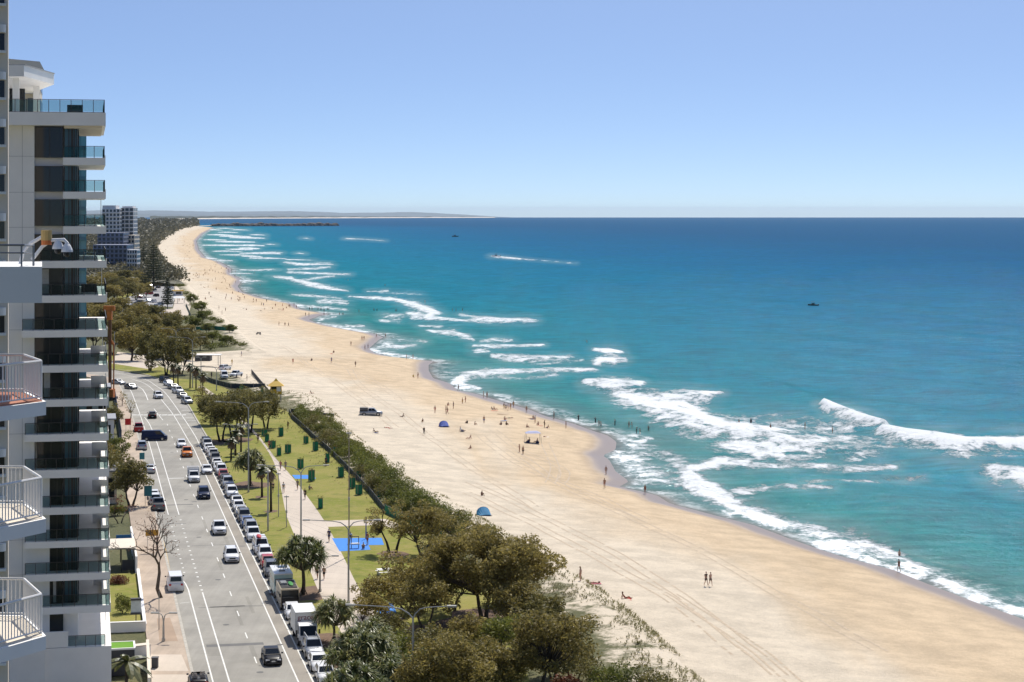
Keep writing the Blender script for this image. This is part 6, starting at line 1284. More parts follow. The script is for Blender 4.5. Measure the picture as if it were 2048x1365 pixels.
# ---- near balconies with white barred railings
nb_ = thing('balcony_stack', 'white barred balconies stacked on the building next to the camera', 'building', PD(0, 53, 0), 0); M_TERRA = mat('terracotta_tile', (.42, .15, .075), .7, var=.15, scale=4.); M_BAR = mat('white_powdercoat', (.76, .75, .73), .4, var=.03)
def npx(px, D): return (px - 1024) / F * D - PD(0, 53, 0).x
def near_balcony(zs, floor_m):
    pl_ = [(npx(-120, 49.2), -3.9), (npx(93, 52.7), -.35), (npx(56, 55.3), 2.3), (npx(-120, 55.6), 2.6)]
    mb = MB(); mb.prism(pl_, zs - .36, zs); s = mb.build('balcony_slab', M_WHITE, nb_); mb = MB(); mb.prism([(x - .1, y * .93) for x, y in pl_], zs + .002, zs + .02); mb.build('floor_tiles', floor_m, s)
    edge = [(npx(-120, 49.5), -3.6), (npx(82, 52.9), -.1), (npx(48, 55.1), 2.1), (npx(-120, 55.3), 2.3)]
    for (x0, y0), (x1, y1) in zip(edge[:-1], edge[1:]):
        L = math.hypot(x1 - x0, y1 - y0); n = max(int(L / .115), 2); mb = MB()
        for k in range(n + 1):
            t = k / n; x, y = lerp(x0, x1, t), lerp(y0, y1, t); mb.box(x - .012, x + .012, y - .012, y + .012, zs + .08, zs + 1.02)
        mb.tube([(x0, y0, zs + .1), (x1, y1, zs + .1)], .022, 5); mb.build('railing_bars', M_BAR, s)
        mb = MB(); mb.tube([(x0, y0, zs + 1.05), (x1, y1, zs + 1.05)], .038, 6); mb.build('top_rail', M_BAR, s)
        for x, y in ((x1, y1),): mb = MB(); mb.box(x - .028, x + .028, y - .028, y + .028, zs, zs + 1.05); mb.build('railing_post', M_BAR, s)
    return s
for k, fm in enumerate((M_TERRA, M_SOFFIT, M_SOFFIT, M_SOFFIT)): near_balcony(40.94 - 3.1 * k, fm)
mb = MB(); mb.prism([(npx(-90, 51), -2.0), (npx(84, 51), -2.0), (npx(84, 56), 3), (npx(-90, 56), 3)], 43.62, 44.55); up = mb.build('parapet_block', M_WHITE, nb_)
mb = MB(); mb.tube([(npx(-90, 51.2), -1.9, 45.1), (npx(50, 51.2), -1.9, 45.1), (npx(78, 53), -.6, 45.05)], .03, 6); mb.tube([(npx(-90, 51.2), -1.9, 44.9), (npx(50, 51.2), -1.9, 44.9), (npx(78, 53), -.6, 44.85)], .02, 5); mb.tube([(npx(65, 51.6), -1.3, 44.55), (npx(65, 51.6), -1.3, 45.08)], .03, 5); mb.tube([(npx(45, 51.2), -1.9, 44.55), (npx(45, 51.2), -1.9, 45.1)], .025, 5); mb.build('guard_rail', mat('grey_steel', (.22, .23, .24), .4, .5), up)
lt = thing('dome_lamp', 'white lamp with curved arms, two dome shades and orange collar on the parapet', 'lamp', PD(85, 54, 44.5), 0); u = lambda px, py: ((px - 85) / F * 54, 0, EYE - (py - HOR) / F * 54 - 44.5)
mb = MB(); mb.tube([u(40, 530), u(46, 505), u(60, 488), u(84, 474)], .05, 7); mb.tube([u(64, 520), u(84, 494), u(102, 481), u(128, 480), u(135, 488)], .05, 7); mb.build('arm', M_BAR, lt)
for px, py in ((116, 494), (134, 500)):
    c = Vector(u(px, py)); mb = MB(); mb.tube([c + Vector((0, 0, .17)), c + Vector((0, 0, .1)), c, c - Vector((0, 0, .06))], [.06, .11, .155, .16], 12); mb.build('lamp_shade', M_BAR, lt); mb = MB(); mb.ball(c - Vector((0, 0, .1)), .1, 8, 6); mb.build('lens', M_FRAME, lt)
c = Vector(u(93, 474)); mb = MB(); mb.tube([c + Vector((0, 0, .18)), c - Vector((0, 0, .1))], .15, 12); mb.build('housing', mat('ochre_plastic', (.55, .36, .12), .5), lt); mb = MB(); mb.tube([c - Vector((0, 0, .1)), c - Vector((0, 0, .22))], .14, 12); mb.build('collar', mat('orange_plastic', (.6, .16, .03), .5), lt)
# ---- gardens, walls and pergola between the tower and the footpath
gp = lambda pts, z=.14: [P(x, y, 0) for x, y in pts]
tag(sheet('garden_lawn', gp([(205, 1255), (284, 1255), (274, 1150), (212, 1150)]), .16, make_lawn()), None, None, None, 'structure')
M_GREYP = mat('charcoal_panel', (.055, .055, .06), .6, var=.1)
def wall_line(name, label, pts, h, w, m, cat='wall', cap=None):
    r = thing(name, label, cat, pts[0], 0)
    for a, b in zip(pts[:-1], pts[1:]):
        L_, R_ = offset_line([a, b], w); mb = MB(); mb.prism([(q.x - pts[0].x, q.y - pts[0].y) for q in (L_[0], L_[1], R_[1], R_[0])], -.05, h); mb.build('wall_panel', m, r)
        if cap: L_, R_ = offset_line([a, b], w + .1); mb = MB(); mb.prism([(q.x - pts[0].x, q.y - pts[0].y) for q in (L_[0], L_[1], R_[1], R_[0])], h + .001, h + .08); mb.build('coping', cap, r)
    return r
wall_line('garden_wall', 'low white wall edging the lawn beside the footpath', gp([(290, 1262), (276, 1150)]), .7, .25, M_WHITE, cap=M_WHITE); wall_line('garden_wall', 'white wall closing the front of the lawn', gp([(214, 1265), (292, 1262)]), 1.0, .3, M_WHITE, cap=M_WHITE)
wall_line('garden_wall', 'tall white wall beside the pergola', gp([(273, 1148), (262, 1085)]), 2.2, .25, M_WHITE); wall_line('fin_fence', 'white fin fence along the footpath by the driveway', gp([(299, 1400), (295, 1320)]), 2.0, .2, M_WHITE, 'fence', M_SOFFIT)
gb = thing('green_roof_kiosk', 'dark box with a bright green grass roof in the garden', 'kiosk', P(246, 1345, 0), ROAD_T); mb = MB(); mb.box(-1.6, 1.1, -1.5, 1.6, 0, 2.6); mb.build('wall', M_GREYP, gb); mb = MB(); mb.box(-1.5, 1.0, -1.4, 1.5, 2.6, 2.7); mb.build('grass_roof', mat('artificial_turf', (.12, .28, .015), .95, var=.2, scale=8), gb)
mb = MB(); mb.box(-1.68, 1.18, -1.58, -1.4, 2.56, 2.74); mb.box(1.02, 1.2, -1.4, 1.7, 2.56, 2.74); mb.box(-1.68, 1.0, 1.52, 1.7, 2.56, 2.74); mb.build('roof_edge', M_WHITE, gb)
wall_line('planter_wall', 'white planter box by the garden entrance', gp([(250, 1318), (298, 1312)]), 1.2, .9, M_WHITE, cap=M_SOFFIT); wall_line('planter_wall', 'white low wall under the feathery palm', gp([(212, 1440), (262, 1438), (262, 1500)]), 1.6, .3, M_WHITE, cap=M_WHITE)
pg = thing('pergola', 'beige flat-roofed pergola on slim dark posts', 'pergola', P(246, 1145, 0), ROAD_T); mb = MB(); mb.box(-2.6, 1.6, 0, 7.5, 2.9, 3.1); mb.build('roof', M_SOFFIT, pg)
for x in (-2.2, -.2, 1.4):
    for y in (.2, 7.2): mb = MB(); mb.box(x - .05, x + .05, y - .05, y + .05, 0, 2.9); mb.build('post', M_FRAME, pg)
mb = MB(); mb.box(-.1, 1.5, 1.5, 1.6, 0, 1.3); mb.build('side_panel', M_GREYP, pg)
hs = thing('glass_sign', 'freestanding curved information sign on the garden lawn', 'sign', P(272, 1248, .1), ROAD_T); mb = MB(); mb.box(-.05, .05, -.05, .05, 0, 1.2); mb.build('post', M_FRAME, hs); mb = MB(); mb.box(-.55, .55, -.06, .06, 1.25, 2.6); mb.build('sign_panel', mat('sign_face', (.5, .55, .55), .3), hs)
for z0, z1 in ((2.62, 2.85), (1.05, 1.28)): mb = MB(); mb.box(-.6, .6, -.25, .25, z0, z1); mb.build('hood', M_GREYP, hs)
# roofs and hoardings further along the building side
for x0, x1, y, h, m_, lab in [(150, 232, 1010, 5, M_SOFFIT, 'low cream house under the street trees'), (120, 226, 905, 6, M_PALE, 'pale low house beyond the street trees'), (110, 216, 842, 7, M_SOFFIT, 'low building behind the construction hoarding')]:
    a, b = P(x0, y, 0), P(x1, y, 0); r = thing('house', lab, 'house', a, ROAD_T); mb = MB(); mb.box(0, b.x - a.x, 0, 9, 0, h); mb.build('wall', m_, r); mb = MB(); mb.box(-.4, b.x - a.x + .4, -.4, 9.4, h, h + .25); mb.build('roof', mat('metal_roof', (.3, .3, .31), .5), r)
    for k in range(4): mb = MB(); mb.box((b.x - a.x) * (k + .2) / 4, (b.x - a.x) * (k + .75) / 4, -.05, .05, 1, h - 1); mb.build('window', M_WGLASS, r)

# ================================================================== street and park furniture
M_GALV = mat('galvanised_steel', (.42, .41, .38), .45, .4, .08); M_POLE = mat('weathered_pole', (.34, .27, .2), .8, var=.2); M_SHADE = mat('black_shadecloth', (.035, .05, .06), .9, var=.2); M_GUARD = mat('green_shadecloth', (.02, .21, .115), .85, var=.25, scale=2.)
def lamp(x, y, h, label, al=4.2, ar=3.6, rz=0.0, single=False, z0=.12):
    r = thing('street_lamp', label, 'street lamp', P(x, y, z0), rz, 'double-armed street lamps'); mb = MB(); mb.tube([(0, 0, 0), (0, 0, h * .5), (0, 0, h - 1.0)], [.13, .105, .085], 8); mb.build('pole', M_GALV, r); mb = MB(); mb.tube([(0, 0, 0), (0, 0, .35)], .19, 8); mb.build('base', M_GALV, r)
    for s, l in ((-1, al), (1, ar)):
        if single and s < 0: continue
        mb = MB(); mb.tube([(0, 0, h - 1.05), (s * l * .07, 0, h - .6), (s * l * .2, 0, h - .18), (s * l * .4, 0, h - .02), (s * l, 0, h + .12)], [.07, .065, .06, .05, .045], 6); mb.build('arm', M_GALV, r)
        mb = MB(); mb.box(s * l - .1, s * l + s * .75 if s > 0 else s * l + .1, -.14, .14, h + .05, h + .2) if s > 0 else mb.box(-l - .75, -l + .1, -.14, .14, h + .05, h + .2); mb.build('lamp_head', M_GALV, r)
lamp(826, 1433, 9.9, 'tall double-armed street lamp rising through the brown trees', 5.4, 3.2, R(-4)); lamp(697, 1207, 9.6, 'double-armed street lamp on the promenade beside the blue play surface', 4.6, 3.0); lamp(602, 1075, 10.0, 'double-armed street lamp between the promenade and the lawn', 5.4, 3.2); lamp(497, 985, 14.6, 'tallest double-armed street lamp beside the pandanus', 4.6, 2.6)
lamp(470, 905, 5.2, 'low double-armed lamp beside the cabbage palms', 1.6, 3.6); lamp(352, 752, 13, 'double-armed street lamp in front of the dark wood', 3.4, 3.0); lamp(385, 776, 13.0, 'double-armed street lamp on the bend by the palms', 5.2, 2.6); lamp(433, 782, 6.2, 'curved double lamp beside the sand forecourt', 3.0, 3.2); lamp(402, 778, 8, 'plain lamp post beside the sand forecourt', .6, .6)
lamp(640, 1184, 4.2, 'short promenade lamp with one arm', .1, 1.5, 0, True); lamp(327, 1283, 2.9, 'small bracket lamp on the brown paved footpath', .6, .7)
def plain_pole(x, y, h, label, r0=.14, m=M_POLE, head=True):
    r = thing('pole', label, 'pole', P(x, y, .12)); mb = MB(); mb.tube([(0, 0, 0), (0, 0, h * .5), (0, 0, h)], [r0, r0 * .85, r0 * .7], 8); mb.build('shaft', m, r)
    if head: mb = MB(); mb.box(-.35, .35, -.12, .12, h - .25, h - .1); mb.box(-.12, .12, -.2, .2, h * .45, h * .45 + .4); mb.build('bracket', M_GALV, r)
plain_pole(698, 1113, 16.5, 'tallest weathered timber pole standing on the lawn', .09); plain_pole(557, 1034, 6.6, 'slim grey pole at the promenade edge', .07, M_GALV); plain_pole(573, 1055, 4.6, 'short grey pole at the promenade edge', .07, M_GALV); plain_pole(536, 1062, 8.6, 'grey utility pole beside the tallest cabbage palm', .13, M_GALV); plain_pole(455, 850, 7, 'grey pole among the dark trees', .08, M_GALV); plain_pole(318, 1260, 4.2, 'thin sign pole beside the bare tree', .05, M_GALV, False)
plain_pole(229, 740, 11, 'thin pole beyond the balconies', .12, M_GALV, False)
# banner on the lamp beside the blue play surface
# ---- tree guards of green cloth round young trees
random.seed(14); gd = [(534, 884, 2.0), (545, 897, 2.0), (558, 912, 2.0), (576, 907, 2.3), (562, 873, 2.4), (631, 902, 2.4), (655, 926, 2.3), (672, 907, 1.6), (682, 955, 2.4), (705, 977, 2.4), (718, 990, 2.2), (717, 958, 1.8), (759, 996, 2.0), (641, 1017, 2.1), (601, 938, 2.4), (623, 963, 2.6), (529, 873, 1.8), (612, 888, 2.0), (483, 788, 2.6), (524, 790, 2.6)]
for k, (x, y, h) in enumerate(gd):
    r = thing('tree_guard', 'green cloth tree guard standing ' + ('on the park lawn' if x < 650 and y > 800 else ('by the sand forecourt fence' if y < 800 else 'along the dune fence')), 'tree guard', P(x, y, .12), random.uniform(0, 1), 'green cloth tree guards'); h *= .72
    mb = MB(); w = random.uniform(.36, .5); n_ = 4
    ring = [(w * math.cos(6.283 * (j + .5) / n_) * 1.25, w * math.sin(6.283 * (j + .5) / n_) * 1.25) for j in range(n_)]
    for j in range(n_):
        a, b = ring[j], ring[(j + 1) % n_]; nn = Vector((b[1] - a[1], a[0] - b[0], 0)).normalized() * .015; mb.quad([(a[0], a[1], .1), (b[0], b[1], .1), (b[0], b[1], h), (a[0], a[1], h)]); mb.quad([(b[0] - nn.x, b[1] - nn.y, .1), (a[0] - nn.x, a[1] - nn.y, .1), (a[0] - nn.x, a[1] - nn.y, h), (b[0] - nn.x, b[1] - nn.y, h)])
    mb.build('cloth', M_GUARD, r)
    for a in ring: mb = MB(); mb.box(a[0] - .03, a[0] + .03, a[1] - .03, a[1] + .03, 0, h + .12); mb.build('stake', M_POLE, r)
    rg = np.random.default_rng(300 + k); cl = crown_clumps(rg, (0, 0, h + .1), .5, .5, .5, 5, .4); add('foliage', quads_mesh('foliage', leaves(rg, clump_points(rg, cl, 90), .22), M_SHEOAK if k % 2 else M_GREENLEAF), r)
# ---- dune fence of dark cloth between posts
def fence(label, pts, h, m, group=None):
    r = thing('cloth_fence', label, 'fence', pts[0]); o = pts[0]
    for a, b in zip(pts[:-1], pts[1:]):
        n = max(1, round((b - a).length / 3.0))
        for k in range(n):
            p, q = a.lerp(b, k / n) - o, a.lerp(b, (k + 1) / n) - o; d = (q - p).normalized(); nn = Vector((-d.y, d.x, 0)) * .015; mb = MB()
            mb.prism([(v.x, v.y) for v in (p + nn, q + nn, q - nn, p - nn)], .05, h); mb.build('fence_panel', m, r); mb = MB(); mb.box(p.x - .05, p.x + .05, p.y - .05, p.y + .05, -.3, h + .15); mb.build('fence_post', M_POLE, r)
            mb = MB(); mb.tube([(p.x, p.y, h + .06), (q.x, q.y, h + .06)], .025, 4); mb.build('top_rail', M_GALV, r)
fence('dark cloth fence along the edge of the park lawn', [P(x, y, .05) for x, y in FENCE_PX[1:10]], 1.0, M_SHADE); fence('green cloth fence closing the near end of the lawn', [P(x, y, .05) for x, y in FENCE_PX[9:]], 1.3, M_GUARD)
fence('dark fence running out across the dune sand', [P(582, 826, .05), P(610, 826, .3), P(653, 833, .3), P(668, 838, -.2)], .9, M_SHADE); fence('dark fence along the sand forecourt', [P(385, 752, .05), P(425, 768, .05), P(462, 778, .05), P(530, 778, .05)], 1.3, M_SHADE); fence('dark fence from the forecourt down to the lifeguard tower', [P(503, 748, -.3), P(520, 768, -.2), P(535, 784, 0), P(552, 806, .1)], 1.2, M_SHADE)
fence('green cloth fence on the far dune', [P(392, 662, .05), P(430, 660, .1), P(468, 665, .1)], 1.5, M_GUARD); fence('pale rail fence beside the far plaza', [P(372, 612, .05), P(382, 635, .05), P(378, 650, .05)], 1.2, M_GUARD)
# ---- lifeguard tower
M_YEL = mat('lifeguard_yellow', (.72, .42, .008), .5, var=.06); lg = thing('lifeguard_tower', 'yellow lifeguard tower with pyramid roof on the dune', 'lifeguard tower', P(552, 803, 0), R(8))
for sx in (-1, 1):
    for sy in (-1, 1): mb = MB(); mb.box(sx * 1.15 - .1, sx * 1.15 + .1, sy * 1.15 - .1, sy * 1.15 + .1, -.6, 1.8); mb.build('leg', M_GALV, lg)
mb = MB(); mb.box(-1.35, 1.35, -1.35, 1.35, 1.8, 3.0); mb.build('cabin_wall', M_YEL, lg); mb = MB()
for sx in (-1.3, 1.15):
    for sy in (-1.3, 1.15): mb.box(sx, sx + .15, sy, sy + .15, 3.0, 3.75)
mb.build('corner_post', M_YEL, lg); mb = MB(); mb.box(-1.2, 1.2, -1.22, 1.22, 3.0, 3.75); mb.build('window', M_WGLASS, lg); mb = MB(); mb.box(.1, 1.1, -1.4, -1.3, 2.5, 3.6); mb.build('window_shutter', M_WHITE, lg)
mb = MB(); mb.v = [(-1.9, -1.9, 3.75), (1.9, -1.9, 3.75), (1.9, 1.9, 3.75), (-1.9, 1.9, 3.75), (-.5, -.5, 4.9), (.5, -.5, 4.9), (.5, .5, 4.9), (-.5, .5, 4.9), (0, 0, 5.6)]; mb.f = [(0, 1, 2, 3), (0, 1, 5, 4), (1, 2, 6, 5), (2, 3, 7, 6), (3, 0, 4, 7), (4, 5, 8), (5, 6, 8), (6, 7, 8), (7, 4, 8)]; mb.m = [0] * 9; mb.build('roof', M_YEL, lg)
mb = MB(); mb.box(-.5, .5, -2.6, -1.4, 1.7, 1.8); mb.tube([(-.4, -2.6, 1.7), (-.4, -3.6, -.2)], .05, 4); mb.tube([(.4, -2.6, 1.7), (.4, -3.6, -.2)], .05, 4); mb.build('stair', M_GALV, lg)
# ---- tents, gazebo, boards, towels
def beach_tent(px, py, c, label, w=1.1):
    r = thing('beach_tent', label, 'tent', PB(px, py), R(200)); m_ = mat('tent_' + c[0], c[1], .7, var=.1); mb = MB(); n = 9; arc = [(w * math.cos(t), .0, 1.25 * math.sin(t) ** .7) for t in np.linspace(0, math.pi, n)]; back = [(w * .8 * math.cos(t), 1.2, .08 + .12 * math.sin(t)) for t in np.linspace(0, math.pi, n)]
    mb.v = [tuple(p) for p in arc] + [tuple(p) for p in back]; mb.f = [(k, k + 1, n + k + 1, n + k) for k in range(n - 1)] + [tuple(range(n, 2 * n))]; mb.m = [0] * len(mb.f); mb.build('canopy', m_, r); mb = MB(); mb.tube(arc, .02, 5); mb.build('pole', M_GALV, r); mb = MB(); mb.box(-w, w, -.5, 1.2, .01, .03); mb.build('floor_mat', mat('navy_mat', (.02, .03, .09), .9), r)
beach_tent(966, 1030, ('teal', (.02, .22, .42)), 'light blue pop-up tent alone near the dune'); beach_tent(887, 853, ('blue', (.05, .10, .42)), 'darker blue pop-up tent among the sunbathers')
gz = thing('gazebo', 'pale lilac square beach gazebo on thin dark poles', 'gazebo', PB(1066, 885), R(6)); mb = MB(); mb.v = [(-1.6, -1.3, 2.0), (1.6, -1.3, 2.0), (1.6, 1.3, 2.0), (-1.6, 1.3, 2.0), (-.9, -.6, 2.35), (.9, -.6, 2.35), (.9, .6, 2.35), (-.9, .6, 2.35)]; mb.f = [(0, 1, 5, 4), (1, 2, 6, 5), (2, 3, 7, 6), (3, 0, 4, 7), (4, 5, 6, 7)]; mb.m = [0] * 5; mb.build('canopy', mat('lilac_cloth', (.42, .44, .60), .8), gz)
for sx in (-1.5, 1.5):
    for sy in (-1.2, 1.2): mb = MB(); mb.tube([(sx * 1.1, sy * 1.1, 0), (sx, sy, 2.0)], .03, 5); mb.build('pole', mat('navy_pole', (.03, .035, .09), .5), gz)
for k, (x, y) in enumerate([(1056, 886), (1075, 887)]): o = MB(); o.box(-.35, .35, -.25, .25, 0, .35); o.box(-.2, .2, -.15, .15, .35, .5); tag(o.build('cool_box', mat('navy_mat', (.02, .03, .09), .9), None, False, PB(x, y)), 'dark cool box in the gazebo shade', 'cool box', 'cool boxes in the gazebo shade')
sb_ = MB(); sb_.ball((0, 0, .1), (1.6, .35, .08), 14, 6); tag(sb_.build('surf_board', mat('board_tan', (.5, .33, .18), .4), None, True, PB(1006, 829)), 'long tan rescue board lying on the sand', 'surfboard')
tw_ = [('red', (.5, .05, .04)), ('navy', (.03, .04, .12)), ('white', (.7, .68, .63)), ('pink', (.55, .16, .2)), ('blue', (.05, .16, .4))]
for k, (x, y, ci) in enumerate([(1256, 1199, 0), (1188, 1168, 3), (663, 708, 0), (772, 858, 0), (940, 900, 1), (1008, 842, 4), (1012, 852, 2), (1064, 839, 1), (1078, 852, 0), (925, 862, 1), (936, 849, 2), (950, 852, 4), (988, 822, 0), (752, 866, 1), (806, 836, 2), (896, 812, 1), (1092, 875, 2), (565, 621, 0), (523, 622, 2), (940, 850, 2)]):
    mb = MB(); n_ = 5
    for i in range(n_):
        for j in range(3): mb.v.append((-.4 + .4 * j, -.9 + 1.8 * i / (n_ - 1), .03 + .02 * math.sin(i * 2.1 + j)))
    for i in range(n_ - 1):
        for j in range(2): mb.f.append((3 * i + j, 3 * i + j + 1, 3 * i + j + 4, 3 * i + j + 3)); mb.m.append(0)
    o = mb.build('beach_towel', mat('towel_' + tw_[ci][0], tw_[ci][1], .95), None, True, PB(x, y)); o.rotation_euler = (0, 0, (k * 1.7) % 3.1); tag(o, f'{tw_[ci][0]} beach towel spread on the sand', 'towel', 'towels spread on the sand')
# ---- signs and site equipment on the building side
def board_sign(x, y, w, h, z, c, label, rz=ROAD_T):
    r = thing('street_sign', label, 'sign', P(x, y, .12), rz); mb = MB(); mb.box(-w / 2, w / 2, -.04, .04, z, z + h); mb.build('sign_panel', mat('sign_' + c[0], c[1], .5), r)
    for s in (-.35, .35): mb = MB(); mb.box(s * w - .03, s * w + .03, -.03, .03, 0, z); mb.build('post', M_GALV, r)
board_sign(256, 870, 1.2, 1.3, 2.0, ('red', (.62, .015, .015)), 'red square sign on posts beside the red utility'); board_sign(230, 850, 1.9, 1.1, 2.0, ('yellow', (.65, .4, .01)), 'yellow sign on the construction hoarding'); board_sign(296, 1012, 1.2, 1.6, 1.5, ('teal', (.03, .2, .22)), 'teal sign board beside the parked white cars'); board_sign(304, 1105, 1.7, .8, 2.2, ('amber', (.55, .27, .015)), 'amber sign hanging among the bare branches'); board_sign(284, 935, .9, 1.2, 1.4, ('teal', (.03, .2, .22)), 'narrow teal sign in front of the dark street tree')
board_sign(250, 1092, 2.4, .9, .6, ('blue', (.03, .2, .45)), 'blue banner on the wall behind the bare tree')
rig = thing('piling_rig', 'rusty orange piling rig mast beside the far balconies', 'construction rig', P(220, 800, 0), 0); M_OR = mat('rig_orange', (.55, .16, .02), .6, var=.3, scale=.8); M_RU = mat('rig_brown', (.16, .07, .03), .8, var=.3)
zz = lambda y: 46 - (y - HOR) / (F / P(220, 800, 0).y)
mb = MB(); mb.box(-.35, .35, -.3, .3, 0, zz(640)); mb.build('mast', M_RU, rig); mb = MB(); mb.box(-1.5, 1.2, -.4, .4, zz(622), zz(612)); mb.box(-.7, .5, -.5, .5, zz(640), zz(622)); mb.build('mast_head', M_OR, rig); mb = MB(); mb.tube([(.9, 0, 0), (.9, 0, zz(690))], .16, 6); mb.tube([(.9, 0, zz(690)), (.1, 0, zz(680))], .3, 6); mb.build('hydraulic_ram', M_OR, rig); mb = MB(); mb.box(-2.4, 1.0, -1.4, 1.4, .6, 2.6); mb.build('cab', M_OR, rig); mb = MB(); mb.box(-2.6, 1.6, -1.6, -1.0, 0, .7); mb.box(-2.6, 1.6, 1.0, 1.6, 0, .7); mb.build('crawler_track', M_TRIM, rig)
wall_line('site_hoarding', 'dark construction hoarding along the footpath', [P(231, 800, .12), P(238, 850, .12), P(243, 880, .12)], 2.0, .08, mat('hoarding_navy', (.03, .04, .08), .7), 'hoarding')
o = MB(); o.box(-.3, .3, -.3, .3, 0, 1.0); o.box(-.34, .34, -.34, .34, 1.0, 1.08); tag(o.build('litter_bin', M_GREYP, None, False, P(310, 1336, .12)), 'small dark litter bin on the concrete driveway', 'bin')
# ---- surf club plaza
rf = thing('flat_roof_shelter', 'long pale flat-roofed shelter beside the sand forecourt', 'shelter', P(402, 728, 0), R(-2)); mb = MB(); mb.box(-6, 6, -2, 2, 2.6, 2.85); mb.build('roof', M_WHITE, rf); mb = MB(); mb.box(-1.5, 3, -1.9, 1.9, .9, 2.5); mb.build('wall', M_GREYP, rf)
for sx in (-5.5, 5.5):
    for sy in (-1.8, 1.8): mb = MB(); mb.box(sx - .08, sx + .08, sy - .08, sy + .08, -.4, 2.6); mb.build('post', M_GALV, rf)
ky = thing('yellow_kiosk', 'yellow roofed kiosk on the far plaza', 'kiosk', P(356, 592, 0), R(20)); mb = MB(); mb.box(-2.2, 2.2, -1.8, 1.8, 0, 2.6); mb.build('wall', M_WHITE, ky); mb = MB(); mb.prism([(-3, -2.4), (3, -2.4), (3, 2.4), (-3, 2.4)], 2.6, 3.0); mb.build('roof', M_YEL, ky); mb = MB(); mb.box(-1.5, 1.5, -1.85, -1.75, 1, 2.2); mb.build('window', M_WGLASS, ky)
mq = thing('marquee', 'white marquee roof on posts below the yellow kiosk', 'marquee', P(355, 608, 0), R(5)); mb = MB(); mb.v = [(-3.5, -2.2, 2.8), (3.5, -2.2, 2.8), (3.5, 2.2, 2.8), (-3.5, 2.2, 2.8), (-3, 0, 3.7), (3, 0, 3.7)]; mb.f = [(0, 1, 5, 4), (1, 2, 5), (2, 3, 4, 5), (3, 0, 4)]; mb.m = [0] * 4; mb.build('roof', mat('white_canvas', (.78, .77, .74), .8), mq)
for sx in (-3.3, 0, 3.3):
    for sy in (-2, 2): mb = MB(); mb.box(sx - .07, sx + .07, sy - .07, sy + .07, 0, 2.8); mb.build('post', M_GALV, mq)
pv = thing('play_pool', 'oval blue pool structure on the far plaza', 'pool', P(324, 630, 0), 0); mb = MB(); mb.tube([(0, 0, 0), (0, 0, .9)], 3.2, 20); mb.build('rim', M_WHITE, pv); mb = MB(); mb.tube([(0, 0, .905), (0, 0, .93)], 2.9, 20); mb.build('surface', mat('dark_blue_cover', (.03, .05, .16), .4), pv); pv.scale = (1, .8, 1)
pt = thing('picnic_table', 'white picnic table on the lawn under the brown trees', 'table', P(768, 1150, .12), R(20)); mb = MB(); mb.box(-.9, .9, -.4, .4, .7, .76); mb.build('table_top', M_WHITE, pt)
for s in (-1, 1):
    mb = MB(); mb.box(-.9, .9, s * .75 - .15, s * .75 + .15, .42, .46); mb.build('bench', M_WHITE, pt); mb = MB(); mb.box(s * .7 - .04, s * .7 + .04, -.75, .75, 0, .42); mb.box(s * .7 - .04, s * .7 + .04, -.1, .1, .42, .7); mb.build('leg', M_GALV, pt)
ex = thing('exercise_station', 'white outdoor exercise station on the blue play surface', 'exercise frame', P(710, 1097, .13), R(10)); mb = MB(); mb.box(-.6, .6, -.25, .25, .5, .7); mb.build('seat', M_WHITE, ex); mb = MB(); [mb.tube([(s, 0, 0), (s, 0, 1.6)], .05, 6) for s in (-.5, .5)]; mb.tube([(-.5, 0, 1.6), (.5, 0, 1.6)], .05, 6); mb.build('frame', M_TRIM, ex); plain_pole(732, 1078, 3.0, 'blue post beside the blue play surface', .09, mat('blue_post_paint', (.03, .06, .3), .5), False)
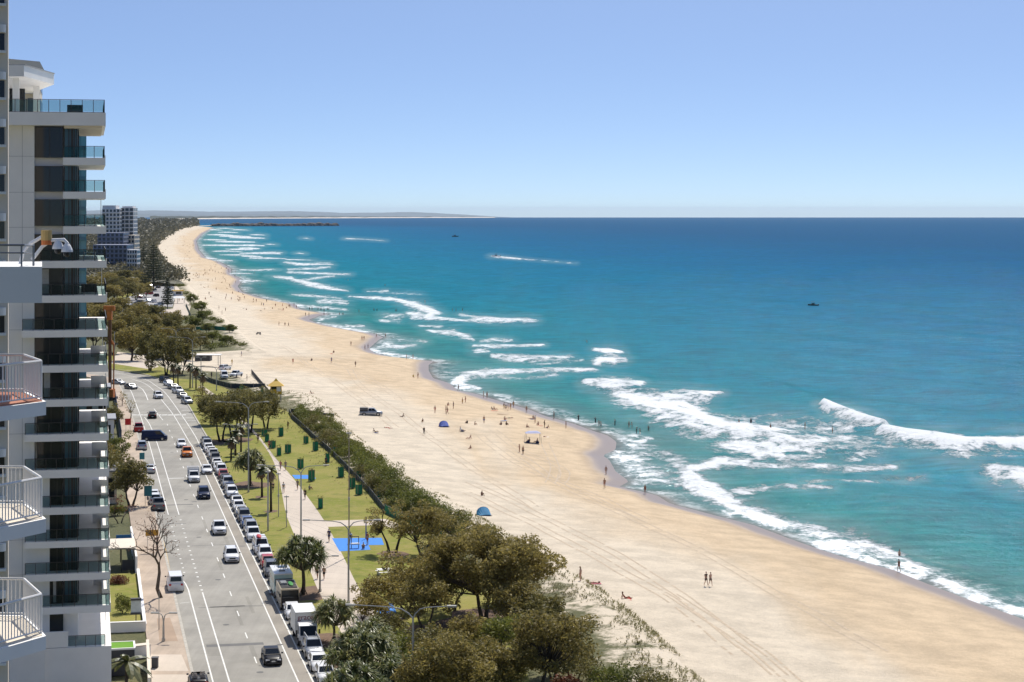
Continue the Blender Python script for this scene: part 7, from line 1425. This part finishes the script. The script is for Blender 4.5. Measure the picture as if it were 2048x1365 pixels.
# ---- craft on the water
def boat(px, py, L, label, c, wake=False):
    p = P(px, py, SEA); r = thing('boat', label, 'boat', p, R(90)); k = L / 6.; mb = MB(); mb.v = []
    for y, w, zt in ((-3, .95, .75), (-1, 1.1, .8), (1, 1.0, .9), (2.4, .5, 1.05), (3, .04, 1.15)): mb.v += [(-w * k, y * k, zt * k), (-w * .6 * k, y * k * .97, -.2 * k), (w * .6 * k, y * k * .97, -.2 * k), (w * k, y * k, zt * k)]
    for i in range(4):
        for j in range(3): mb.f.append((4 * i + j, 4 * i + j + 1, 4 * i + j + 5, 4 * i + j + 4)); mb.m.append(0)
        mb.f.append((4 * i + 3, 4 * i, 4 * i + 4, 4 * i + 7)); mb.m.append(0)
    mb.f.append((0, 1, 2, 3)); mb.m.append(0); mb.build('hull', c, r); mb = MB(); mb.box(-.6 * k, .6 * k, -.8 * k, .9 * k, .8 * k, 1.5 * k); mb.build('console', M_TRIM, r); mb = MB(); [mb.tube([(sx * k, y * k, .8 * k), (sx * k, y * k, 2.2 * k)], .04 * k, 4) for sx in (-.6, .6) for y in (-.8, .8)]; mb.box(-.8 * k, .8 * k, -1 * k, 1 * k, 2.2 * k, 2.3 * k); mb.build('canopy_top', M_TRIM, r); mb = MB(); mb.box(-.25 * k, .25 * k, -3.4 * k, -2.9 * k, .1 * k, 1.2 * k); mb.build('outboard_motor', M_TRIM, r); return r
boat(1626, 612, 5.6, 'dark fishing boat with canopy out on the open water', M_TRIM); boat(910, 474, 12, 'dark launch far out on the water', M_TRIM); boat(992, 514, 9, 'white speedboat trailing a long wake', PAINTS['white'])
def drop_tree(o):
    for c in list(o.children): drop_tree(c)
    bpy.data.objects.remove(o)
for k in PROTO: drop_tree(PROTO[k])

# ================================================================== the air
def make_haze():
    m = bpy.data.materials.new('haze_air'); m.use_nodes = True; t = m.node_tree; t.nodes.clear()
    out = t.nodes.new('ShaderNodeOutputMaterial'); v = t.nodes.new('ShaderNodeVolumePrincipled')
    v.inputs['Color'].default_value = (0.72, 0.86, 1.0, 1); v.inputs['Density'].default_value = 1.0e-5; v.inputs['Anisotropy'].default_value = 0.35
    t.links.new(v.outputs[0], out.inputs['Volume']); return m
mb = MB(); mb.box(-70000, 70000, -2000, 98000, -900, 160)
tag(mb.build('haze', make_haze()), None, None, None, 'stuff')
